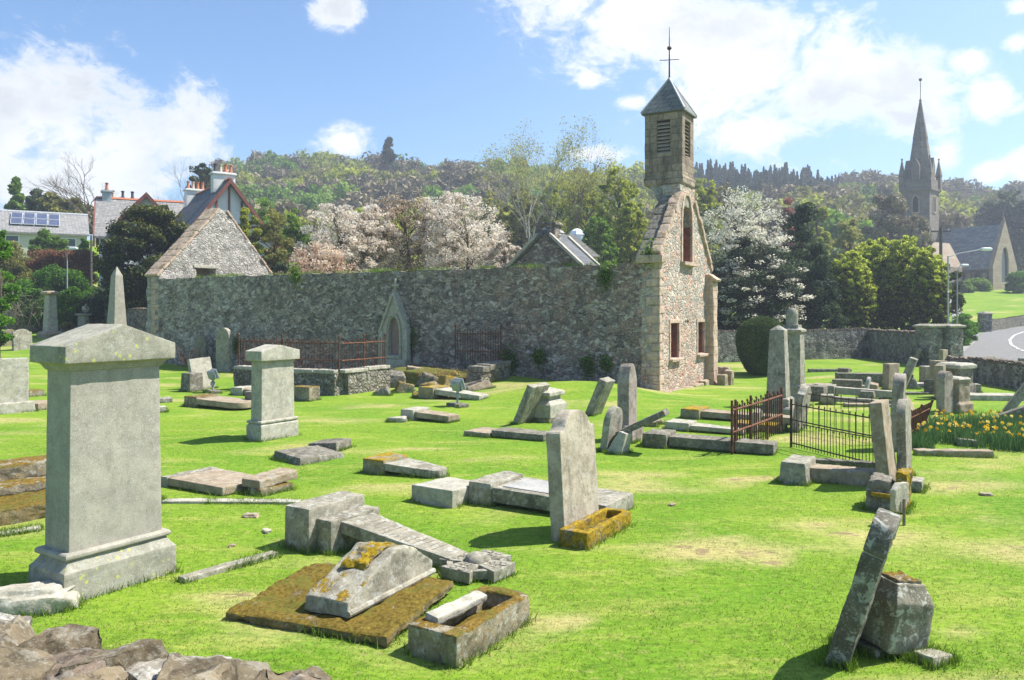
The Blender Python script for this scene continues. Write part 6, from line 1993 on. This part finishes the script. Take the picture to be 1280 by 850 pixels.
# --- greenery behind the ruin
for k, (c, Y, tr_, r_, lf, sh, lab) in enumerate(((308, 50.5, 243, 17, 'lf_lime', 'round', 'fresh light green tree behind the peak of the west gable'), (343, 51.5, 249, 24, 'lf_olive', 'round', 'thin olive brown tree right of the west gable'),
                                                  (372, 58, 252, 18, 'lf_green', 'round', 'small mid green tree left of the blossom'), (330, 74, 236, 22, 'lf_green', 'round', 'green tree behind the olive brown one'),
                                                  (353, 47, 322, 16, 'lf_dark', 'dome', 'dark green bush peeping over the church wall beside the west gable'))):
    put(tree, 'tree', lab, c, Y, tr_, r_ * 1.35, sh, lf, n_cl=130, leaves=130, size=.10, base=.05, rc=.22, seed=80 + k, twigs=1)

# --- the blossom trees behind the church wall
BL = [(425, 50, 243, 46, 'lf_white', 'white flowering cherry at the left of the blossom row', 'round'), (505, 54, 232, 52, 'lf_bronze', 'flowering cherry with bronze young leaves in the middle of the row', 'round'),
      (585, 48, 240, 48, 'lf_white', 'broad pale cherry at the right of the blossom row', 'round'), (560, 52, 232, 40, 'lf_white', 'tallest white cherry behind the broad pale one', 'vase'),
      (400, 43, 297, 52, 'lf_peach', 'low peach coloured cherry just above the church wall', 'dome'), (632, 46, 282, 26, 'lf_white', 'small white cherry left of the stone cottage chimney', 'round'),
      (462, 52, 246, 34, 'lf_white', 'white cherry between the left one and the bronze one', 'vase')]
for k, (c, Y, tr_, r_, lf, lab, sh) in enumerate(BL):
    p = on(c, Y)
    tree('cherry_tree', lab, p, topz(tr_, Y, p), r_ * 1.32 * Y / FPX, sh, lf, n_cl=260, leaves=95, size=.085, base=.15 if sh != 'dome' else .2, rc=.135, seed=90 + k, aspect=1.25, tint_up=.3, twigs=2, tint_bias=.08, group='blossom trees behind the church')
# --- birches and lime green trees behind the bellcote
for k, (c, Y, tr_, sd, lab) in enumerate(((657, 74, 142, 31, 'tallest slender birch with sparse leaves left of the bellcote'), (700, 78, 152, 32, 'slender birch with greyer twigs next to the tallest one'), (676, 80, 172, 33, 'slim birch rising between the two tall ones'),
                                      (778, 80, 160, 34, 'birch with sparse yellow leaves just left of the bellcote'))):
    p = on(c, Y)
    bare_tree('birch', lab, p, topz(tr_, Y, p), .42, sd, 'twig' if k == 1 else 'bark_pale', 6, 'birches behind the church', (2, 3), .55, r0=.12, leaf='lf_birch', leaf_n=9 if k != 1 else 3, leaf_size=.10, thin=.60)
LM = [(735, 84, 205, 34, 'lf_lime', 'yellow green tree nearest the right hand birch'), (772, 78, 196, 34, 'lf_lime', 'tallest yellow green tree behind the bellcote'), (700, 92, 214, 38, 'lf_lime', 'yellow green tree behind the birches'),
      (790, 70, 240, 26, 'lf_lime', 'lower yellow green tree beside the gable slope'), (652, 90, 222, 30, 'lf_olive', 'olive tree behind the tallest birch'), (745, 68, 262, 30, 'lf_green', 'lower green tree right of the brown roof'),
      (612, 92, 232, 32, 'lf_birch', 'pale tree rising behind the right hand blossom'), (880, 95, 212, 26, 'lf_lime', 'yellow green tree just right of the bellcote'), (905, 110, 222, 30, 'lf_bare', 'leafless brownish tree behind the white cherry on the right')]
for k, (c, Y, tr_, r_, lf, lab) in enumerate(LM):
    put(tree, 'tree', lab, c, Y, tr_, r_, 'round', lf, n_cl=330, leaves=50, size=.16, base=.10, rc=.15, seed=110 + k, twigs=1)

# --- right of the church
p = on(925, 54)
tree('cherry_tree', 'tall white cherry in full flower right of the pink gable', p, topz(225, 54, p), 66 * .054, 'round', 'lf_snow', n_cl=190, leaves=55, size=.10, base=.25, rc=.17, seed=130, aspect=1.3, tint_bias=.0, twigs=2, group='blossom trees right of the church')
p = on(940, 49.5)
tree('evergreen', 'broad dark evergreen behind the clipped yew', p, topz(292, 49, p), 76 * .049, 'round', 'lf_dark', n_cl=170, leaves=330, size=.11, base=.02, rc=.24, seed=131, flat=.3)
p = on(950, 47.5)
tree('cherry_tree', 'low sprays of white blossom spread across the dark evergreen', p, topz(262, 47, p), 70 * .047, 'dome', 'lf_snow', n_cl=150, leaves=60, size=.095, base=.22, rc=.13, seed=132, flat=.7, aspect=1.3, twigs=1, group='blossom trees right of the church', tint_bias=.1)
p = on(1004, 51)
tree('evergreen', 'dark evergreen at the right side of the white cherry', p, topz(240, 51, p), 30 * .051, 'column', 'lf_dark', n_cl=90, leaves=260, size=.12, base=.02, rc=.34, seed=133)
p = on(1022, 49)
tree('evergreen', 'lower dark evergreen filling the gap beside the yellow green cypresses', p, topz(312, 49, p), 34 * .049, 'dome', 'lf_dark', n_cl=80, leaves=240, size=.11, base=.0, rc=.3, seed=134)
put(tree, 'tree', 'copper red tree showing above the white cherry', 986, 98, 238, 13, 'round', 'lf_red', n_cl=40, leaves=110, size=.22, base=.2, rc=.36, seed=135)
put(tree, 'tree', 'yellow green tree right of the copper red one', 1020, 95, 238, 18, 'round', 'lf_lime', n_cl=50, leaves=130, size=.22, base=.15, rc=.3, seed=136)
put(tree, 'tree', 'pale green airy tree behind the yellow green cypresses', 1062, 84, 262, 26, 'column', 'lf_birch', n_cl=80, leaves=110, size=.19, base=.15, rc=.26, seed=137, twigs=1)
put(tree, 'tree', 'leafless grey brown tree left of the distant tower', 1112, 115, 232, 30, 'round', 'lf_bare', n_cl=90, leaves=130, size=.24, base=.15, rc=.25, seed=138, twigs=2, aspect=3.5)
put(tree, 'tree', 'leafless brown tree at the foot of the distant spire', 1140, 112, 262, 24, 'round', 'lf_bare', n_cl=80, leaves=120, size=.24, base=.15, rc=.27, seed=139, twigs=2, aspect=3.5)
CY = [(1062, 52, 308, 30, 'leftmost yellow green cypress above the boundary wall', 140), (1096, 54, 290, 34, 'second yellow green cypress from the left', 141), (1131, 53, 289, 34, 'tallest broad yellow green cypress in the middle of its row', 142),
      (1160, 51, 304, 24, 'rightmost yellow green cypress beside the utility pole', 143)]
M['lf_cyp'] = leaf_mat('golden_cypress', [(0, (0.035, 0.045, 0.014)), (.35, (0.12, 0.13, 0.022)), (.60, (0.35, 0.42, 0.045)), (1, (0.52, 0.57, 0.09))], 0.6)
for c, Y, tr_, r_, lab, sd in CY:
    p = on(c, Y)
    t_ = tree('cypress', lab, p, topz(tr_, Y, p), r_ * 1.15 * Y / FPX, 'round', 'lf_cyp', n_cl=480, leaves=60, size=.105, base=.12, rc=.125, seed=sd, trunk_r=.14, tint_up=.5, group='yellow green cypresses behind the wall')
    cr = [o for o in t_.children if o.name.startswith('crown')][0]      # lit tops and shaded feet painted into the leaf tint by height
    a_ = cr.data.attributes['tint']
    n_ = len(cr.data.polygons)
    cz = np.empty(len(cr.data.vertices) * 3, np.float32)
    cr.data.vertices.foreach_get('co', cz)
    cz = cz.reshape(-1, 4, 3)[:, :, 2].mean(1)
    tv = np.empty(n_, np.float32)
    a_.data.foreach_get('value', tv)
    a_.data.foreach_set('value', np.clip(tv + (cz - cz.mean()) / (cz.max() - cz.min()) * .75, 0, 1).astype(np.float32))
p = on(1186, 58)
tree('evergreen', 'dark bushy evergreen right of the cypresses', p, topz(318, 58, p), 15 * .058, 'round', 'lf_yew', n_cl=50, leaves=180, size=.12, base=.05, rc=.38, seed=146)
p = on(1076, 49.5)
shrub('shrub', 'small golden shrub seen above the wall between trunks', p, 1.1, 1.0, topz(402, 49, p), 'lf_lime', n_cl=20, leaves=120, size=.07, seed=147)
p = on(1110, 52)
shrub('shrub', 'orange tinged shrub above the wall below the cypresses', p, 1.3, 1.0, topz(402, 52, p), 'lf_birch', n_cl=20, leaves=120, size=.07, seed=148)
p = on(1150, 52)
shrub('shrub', 'light green shrub behind the gate piers', p, 2.2, 1.2, topz(394, 52, p), 'lf_green', n_cl=30, leaves=130, size=.08, seed=149)
p = on(1199, 56)
shrub('hedge', 'trimmed round hedge behind the right gate pier', p, 2.0, 1.6, topz(392, 56, p), 'lf_bright', n_cl=40, leaves=160, size=.08, seed=150, tint_bias=-.1)
p = on(1204, 62)
shrub('hedge', 'low green hedge beside the path across the road', p, 1.8, 4.0, topz(390, 62, p), 'lf_bright', n_cl=40, leaves=130, size=.10, seed=151)
for k, (c, Y, tr_, w_, lf, lab) in enumerate(((1222, 121, 347, 34, 'lf_green', 'large rounded green bush in front of the distant nave'), (1206, 119, 352, 22, 'lf_green', 'smaller green bush left of the large one below the distant nave'), (1272, 118, 337, 30, 'lf_bright', 'bright green bush right of the distant church gable'),
                                               (1196, 117, 350, 20, 'lf_dark', 'dark bush at the left of the bushes below the distant nave'))):
    p = on(c, Y)
    shrub('bush', lab, p, w_ * Y / FPX, 3.0, topz(tr_, Y, p), lf, n_cl=50, leaves=130, size=.17, seed=152 + k)
for k, (c, Y, tr_, r_, lf, lab) in enumerate(((1258, 165, 222, 22, 'lf_dark', 'tall dark conifer behind the distant church gable'), (1235, 172, 240, 16, 'lf_dark', 'dark conifer behind the distant church roof'), (1285, 160, 240, 22, 'lf_dark', 'dark conifer at the right edge behind the church'))):
    put(tree, 'conifer', lab, c, Y, tr_, r_, 'column', lf, n_cl=80, leaves=120, size=.42, base=.03, rc=.32, seed=160 + k, flat=.2)
# skyline individuals
put(tree, 'conifer', 'lone dark conifer standing above the wooded skyline', 486, 235, 166, 26, 'cone', 'lf_dark', n_cl=80, leaves=90, size=.55, base=.1, rc=.34, seed=170, flat=.3)
for k, (c, Y, tr_, lab) in enumerate(((442, 232, 188, 'leafless tree on the skyline left of the lone conifer'), (468, 228, 194, 'leafless tree with wide crown just left of the lone conifer'), (508, 230, 196, 'leafless tree right of the lone conifer'))):
    p = on(c, Y)
    bare_tree('bare_tree', lab, p, topz(tr_, Y, p), .7, 172 + k, 'twig', 6, 'leafless trees on the skyline', (2, 3), .25, r0=.3)

# ================================================================== far woods: one mass of each kind
def wood(name, spots, kind, lf, seed):
    rng = np.random.default_rng(seed)
    prot = []
    for k in range(7):
        n = 760
        if kind == 'cone':
            z = rng.random(n) ** .8
            a = rng.uniform(0, 2 * math.pi, n)
            rr = (1 - z) * (.75 + .25 * np.sin(z * 40 + a * 2)) * rng.uniform(.55, 1, n)
            P = np.stack([rr * np.cos(a) * .30, rr * np.sin(a) * .30, z], 1)
            T = np.clip(.4 + rng.normal(0, .22, n), 0, 1)
        else:
            nc = 16
            cc_ = rng.normal(size=(nc, 3))
            cc_ /= np.linalg.norm(cc_, axis=1, keepdims=True)
            cc_ *= rng.uniform(.4, 1, (nc, 1)) ** .5
            cc_[:, 2] = cc_[:, 2] * .40 + .58
            cc_[:, :2] *= .36
            wch = rng.integers(0, nc, n)
            d = rng.normal(size=(n, 3))
            d /= np.linalg.norm(d, axis=1, keepdims=True)
            d *= rng.uniform(.3, 1, (n, 1))
            P = cc_[wch] + d * .135
            T = np.clip(.45 + rng.normal(0, .09, nc)[wch] + .15 * d[:, 2] + rng.normal(0, .07, n), 0, 1)
        prot.append((P, T))
    Vs, Qs, Ts, o = [], [], [], 0
    for (x, y, z, h, w) in spots:
        P, T = prot[rng.integers(0, 7)]
        a = rng.uniform(0, 6.28)
        c, s = math.cos(a), math.sin(a)
        q_ = np.stack([(P[:, 0] * c - P[:, 1] * s) * w, (P[:, 0] * s + P[:, 1] * c) * w, P[:, 2] * h], 1) + np.array([x, y, z])
        V, Q = leaf_quads(q_, h * {'cone': .045, 'bare': .046}.get(kind, .056), rng, 0, 1.5 if kind != 'bare' else 3.2)
        Vs.append(V); Qs.append(Q + o); Ts.append(np.clip(T + rng.normal(0, .13), 0, 1))
        o += len(V)
    if kind != 'cone':                          # stems
        for (x, y, z, h, w) in spots[::2]:
            pass
    return tag(npmesh(name, np.concatenate(Vs), np.concatenate(Qs), lf, None, np.concatenate(Ts)), kind='stuff')


rng = np.random.default_rng(77)
W_bare, W_lime, W_green, W_con, W_olive = [], [], [], [], []
Yv = 118.0
while Yv < 345:
    stepx = 7.0 * (Yv / 200) ** .35
    u = -.43
    while u < .82:
        x, y = (u + rng.uniform(-.35, .35) * stepx / Yv) * Yv, Yv + rng.uniform(-2.5, 2.5)
        u += stepx / Yv
        uu = x / y
        if y < 150 and not (-.37 < uu < .5):
            continue
        if uu < -.375 and y < 215 and rng.random() < .8:
            continue
        if .46 < uu and y < 150:
            continue
        z = G(x, y) - .3
        colm, f = 640 + uu * FPX, noise.noise(Vector((x * .022, y * .03, 1.7)))
        f2 = noise.noise(Vector((x * .05 + 9, y * .06, 4.1)))
        row = HOR - (z + 6 - EYE) / y * FPX
        conif = (862 < colm < 1060 and 190 < row < 262 and f2 > -.75 and y > 175) or (690 < colm < 800 and y > 250) or (row > 240 and f2 > .38 and colm < 640) or (1180 < colm and y < 230 and f2 > -.1)
        h = rng.uniform(8.5, 13.5)
        w = h * rng.uniform(1.0, 1.4)
        s_ = (x, y, z, h, w)
        if conif:
            for _ in range(6):
                xx, yy_ = x + rng.uniform(-2.6, 2.6), y + rng.uniform(-2.5, 2.5)
                W_con.append((xx, yy_, G(xx, yy_) - .3, h * rng.uniform(.5, .85), h * rng.uniform(.5, .7)))
        elif f > .08 or (620 < colm < 860 and f > -.2):
            W_lime.append(s_) if f2 > -.05 else W_olive.append(s_)
        elif f < -.22 and f2 > -.1:
            W_green.append(s_)
        else:
            W_bare.append(s_)
    Yv += 6.0 * (Yv / 200) ** .5
wood('bare_woodland', W_bare, 'bare', 'lf_bare', 1)
wood('budding_woodland', W_lime, 'round', 'lf_lime', 2)
wood('olive_woodland', W_olive, 'round', 'lf_olive', 3)
wood('green_woodland', W_green, 'round', 'lf_green', 4)
wood('conifer_plantation', W_con, 'cone', 'lf_dark', 5)

# ================================================================== daffodils, grass
rng = np.random.default_rng(44)


def blades(P, h, w, bend, rng):
    n = len(P)
    a = rng.uniform(0, 2 * math.pi, n)
    side = np.stack([np.cos(a), np.sin(a), np.zeros(n)], 1) * (w * rng.uniform(.6, 1.3, n))[:, None] / 2
    lean = rng.normal(0, bend, (n, 2))
    hh = h * rng.uniform(.5, 1.35, n)
    tip = P + np.stack([lean[:, 0] * hh, lean[:, 1] * hh, hh], 1)
    V = np.stack([P - side, P + side, tip], 1).reshape(-1, 3)
    return V, np.arange(3 * n).reshape(n, 3)


DAF = [((1160, 548), .85, 'left daffodil clump with the most yellow flowers', 3), ((1200, 535), .75, 'middle daffodil clump behind the angular slab', 4), ((1252, 556), .95, 'right daffodil clump next to the kerb slab end', 5), ((1240, 536), .7, 'back right daffodil clump below the leaning dark slab', 6), ((1282, 560), .6, 'daffodil clump cut by the right edge', 7), ((1143, 560), .35, 'small leafy daffodil tuft at the left end of the bed', 8)]
FLOWERS = []
for v_ in range(4):                            # four shades of one daffodil head: six petals and a trumpet
    Vs, Qs, Ts, o = [], [], [], 0
    for q_ in range(6):
        e = Vector((math.cos(q_ * math.pi / 3), math.sin(q_ * math.pi / 3), 0))
        g_ = Vector((-e.y, e.x, 0))
        Vs += [(0, 0, 0), tuple(e * .022 + g_ * .014), tuple(e * .046 + Vector((0, 0, -.006))), tuple(e * .022 - g_ * .014)]
        Qs.append((o, o + 1, o + 2, o + 3)); o += 4
        Ts.append(v_ / 3)
    for q_ in range(6):
        a0, a1 = q_ * math.pi / 3, (q_ + 1) * math.pi / 3
        Vs += [(math.cos(a0) * .013, math.sin(a0) * .013, 0), (math.cos(a1) * .013, math.sin(a1) * .013, 0), (math.cos(a1) * .02, math.sin(a1) * .02, .032), (math.cos(a0) * .02, math.sin(a0) * .02, .032)]
        Qs.append((o, o + 1, o + 2, o + 3)); o += 4
        Ts.append(v_ / 6)
    f_ = npmesh('flower', np.array(Vs), np.array(Qs), 'petal', None, np.array(Ts))
    FLOWERS.append(f_.data)
    bpy.data.objects.remove(f_)
for (pp, rad_, lab, sd) in DAF:
    rng = np.random.default_rng(sd)
    p = ground(*pp)
    d_ = thing('daffodil_clump', lab, 'daffodils', p, (0, 0, 0), 'daffodil clumps')
    n = int(1100 * rad_)
    a, r_ = rng.uniform(0, 6.283, n), rad_ * np.sqrt(rng.random(n))
    P = np.stack([r_ * np.cos(a) * 1.1, r_ * np.sin(a) * .8, np.zeros(n) - .02], 1)
    V, Q = blades(P, .34, .022, .22, rng)
    npmesh('leaves', V, Q, 'lf_daff', d_, rng.uniform(0, 1, n))
    nfl = int((42 if sd in (3, 5) else 20) * rad_) if sd != 8 else 3
    a, r_ = rng.uniform(0, 6.283, nfl), rad_ * np.sqrt(rng.random(nfl))
    for k in range(nfl):
        fl = bpy.data.objects.new('flower', FLOWERS[int(rng.integers(0, 4))])
        link(fl).parent = d_
        fl.location = (r_[k] * math.cos(a[k]) * 1.1, r_[k] * math.sin(a[k]) * .8, rng.uniform(.27, .42))
        nd = Vector(rng.normal(size=3) + np.array([.4, -.6, .25])).normalized()
        fl.rotation_euler = nd.to_track_quat('Z', 'Y').to_euler()

# mown grass blades in the near lawn
rng = np.random.default_rng(60)
n = 330000
y = 5.0 + (rng.random(n) ** 1.4) * 15
x = rng.uniform(-.72, .72, n) * y
P = np.stack([x, y, GV(x, y) - .004], 1)
dr = dryness(x, y)
cl = np.sin(x * 2.1 + np.sin(y * 1.7)) * np.sin(y * 2.6 + np.sin(x * 1.3))
keep = rng.random(n) < (.62 + .38 * cl) * (1 - .65 * dr)
P, cl, dr = P[keep], cl[keep], dr[keep]
V, Q = blades(P, .022, .0075, .9, rng)
tag(npmesh('grass', V, Q, 'lf_grass', None, np.clip(.47 + .14 * cl + .45 * dr + rng.normal(0, .24, len(P)), 0, 1)), kind='stuff')

# longer unmown grass against the feet of the stones
bpy.context.view_layer.update()
Pt = []
for o in STONES:
    for m_ in ([o] if o.type == 'MESH' else [c for c in o.children if c.type == 'MESH']):
        if m_.matrix_world.translation.y > 34:
            continue
        n_ = len(m_.data.vertices)
        co = np.empty(n_ * 3, np.float32)
        m_.data.vertices.foreach_get('co', co)
        W_ = np.array(m_.matrix_world)
        w_ = co.reshape(-1, 3) @ W_[:3, :3].T + W_[:3, 3]
        near = np.abs(w_[:, 2] - GV(w_[:, 0], w_[:, 1])) < .05
        q_ = w_[near]
        if len(q_):
            Pt.append(q_[rng.integers(0, len(q_), min(900, len(q_) * 9))])
Pt = np.concatenate(Pt)
Pt[:, :2] += rng.normal(0, .035, (len(Pt), 2))
Pt[:, 2] = GV(Pt[:, 0], Pt[:, 1]) - .005
cln = np.array([noise.noise(Vector((a * 1.4, b_ * 1.4, 2))) for a, b_ in Pt[:, :2]])
Pt, cln = Pt[cln > -.30], cln[cln > -.30]
V, Q = blades(Pt, .085, .010, .45, rng)
tag(npmesh('long_grass', V, Q, 'lf_grass', None, np.clip(.35 + rng.normal(0, .2, len(Pt)), 0, 1)), kind='stuff')

P = []
for (a, c, sx, sy, n_) in ((545, 470, .9, .35, 900), (520, 474, .6, .3, 500), (575, 470, .5, .3, 500), (497, 470, .5, .25, 250), (558, 482, .5, .3, 250)):
    g_ = ground(a, c)
    q_ = np.array([g_.x, g_.y, 0]) + rng.normal(0, 1, (n_, 3)) * np.array([sx, sy, 0])
    q_[:, 2] = GV(q_[:, 0], q_[:, 1]) + .38
    P.append(q_)
P = np.concatenate(P)
V, Q = blades(P, .20, .016, .7, rng)
tag(npmesh('dry_grass', V, Q, leaf_mat('straw', [(0, (0.30, 0.19, 0.06)), (.7, (0.42, 0.29, 0.11)), (1, (0.16, 0.20, 0.03))], .3), None, rng.uniform(0, 1, len(P))), kind='stuff')

# tufts and ivy growing on the old walls
rng = np.random.default_rng(61)
P = []
for k in range(26):
    s_ = rng.uniform(.8, NAVE - .5)
    q_ = church_pt(.1 + rng.uniform(0, .5), s_, 4.34)
    m_ = int(rng.integers(30, 110))
    P.append(np.array(q_) + rng.normal(0, 1, (m_, 3)) * np.array([.28, .2, .01]))
P = np.concatenate(P)
V, Q = blades(P, .16, .02, .4, rng)
tag(npmesh('wall_top_grass', V, Q, 'lf_grass', None, rng.uniform(0, .7, len(P))), kind='stuff')
for k, (col_, row_, w_, lab) in enumerate(((513, 420, .55, 'ivy tuft at the right shoulder of the pointed wall memorial'), (481, 412, .40, 'ivy tuft at the left of the pointed wall memorial'), (636, 452, .55, 'dark ivy tuft at the end of the broken dwarf wall'),
                                          (674, 447, .35, 'small green tuft rooted in the church wall above the rubble end'), (735, 456, .40, 'larger green tuft low on the church wall'), (758, 455, .28, 'smallest green tuft low on the church wall, right of the larger one'),
                                          (758, 345, .40, 'green tuft high on the church wall near the gable'), (297, 432, .40, 'ivy strip beside the tall dark headstone against the wall'), (370, 345, .50, 'bright weed growing on top of the church wall left part'), (812, 318, .4, 'bright weed growing at the kneeler of the gable'))):
    # where the sight line meets the plane of the side wall
    u = (col_ - 640) / FPX
    s_ = (CH.x - u * CH.y) / (.866 + u * .5)
    q_ = church_pt(-.06, s_)
    q_.z = EYE + (HOR - row_) / FPX * q_.y
    if row_ < 346 and col_ < 800 and row_ > 344 and col_ < 400: q_.z = 4.38
    n_ = int(380 * w_ / .4)
    d = rng.normal(0, 1, (n_, 3)) * np.array([w_ * .36, .07, w_ * .46])
    d[:, 1] = -np.abs(d[:, 1]) + .04
    V, Q = leaf_quads(d, .06, rng)
    o = npmesh('ivy', V, Q, 'lf_green', None, rng.uniform(0, .55 if k not in (8, 9) else 1, n_))
    o.location, o.rotation_euler = q_, (0, 0, R(-30))
    tag(o, lab, 'ivy', 'tufts growing on the church wall')

# ================================================================== the air over the valley
HZ = 0.0009
hm, t = mat('valley_haze')
pv = t.n('VolumePrincipled', {'Color': (0.80, 0.88, 1.0, 1), 'Density': HZ, 'Anisotropy': 0.25})
ou = t.n('OutputMaterial')
t.t.links.new(pv.outputs[0], ou.inputs['Volume'])
tag(B().box(0, 235, -4, 1480, 560, 84).obj('haze', hm, sharp=0), kind='stuff')
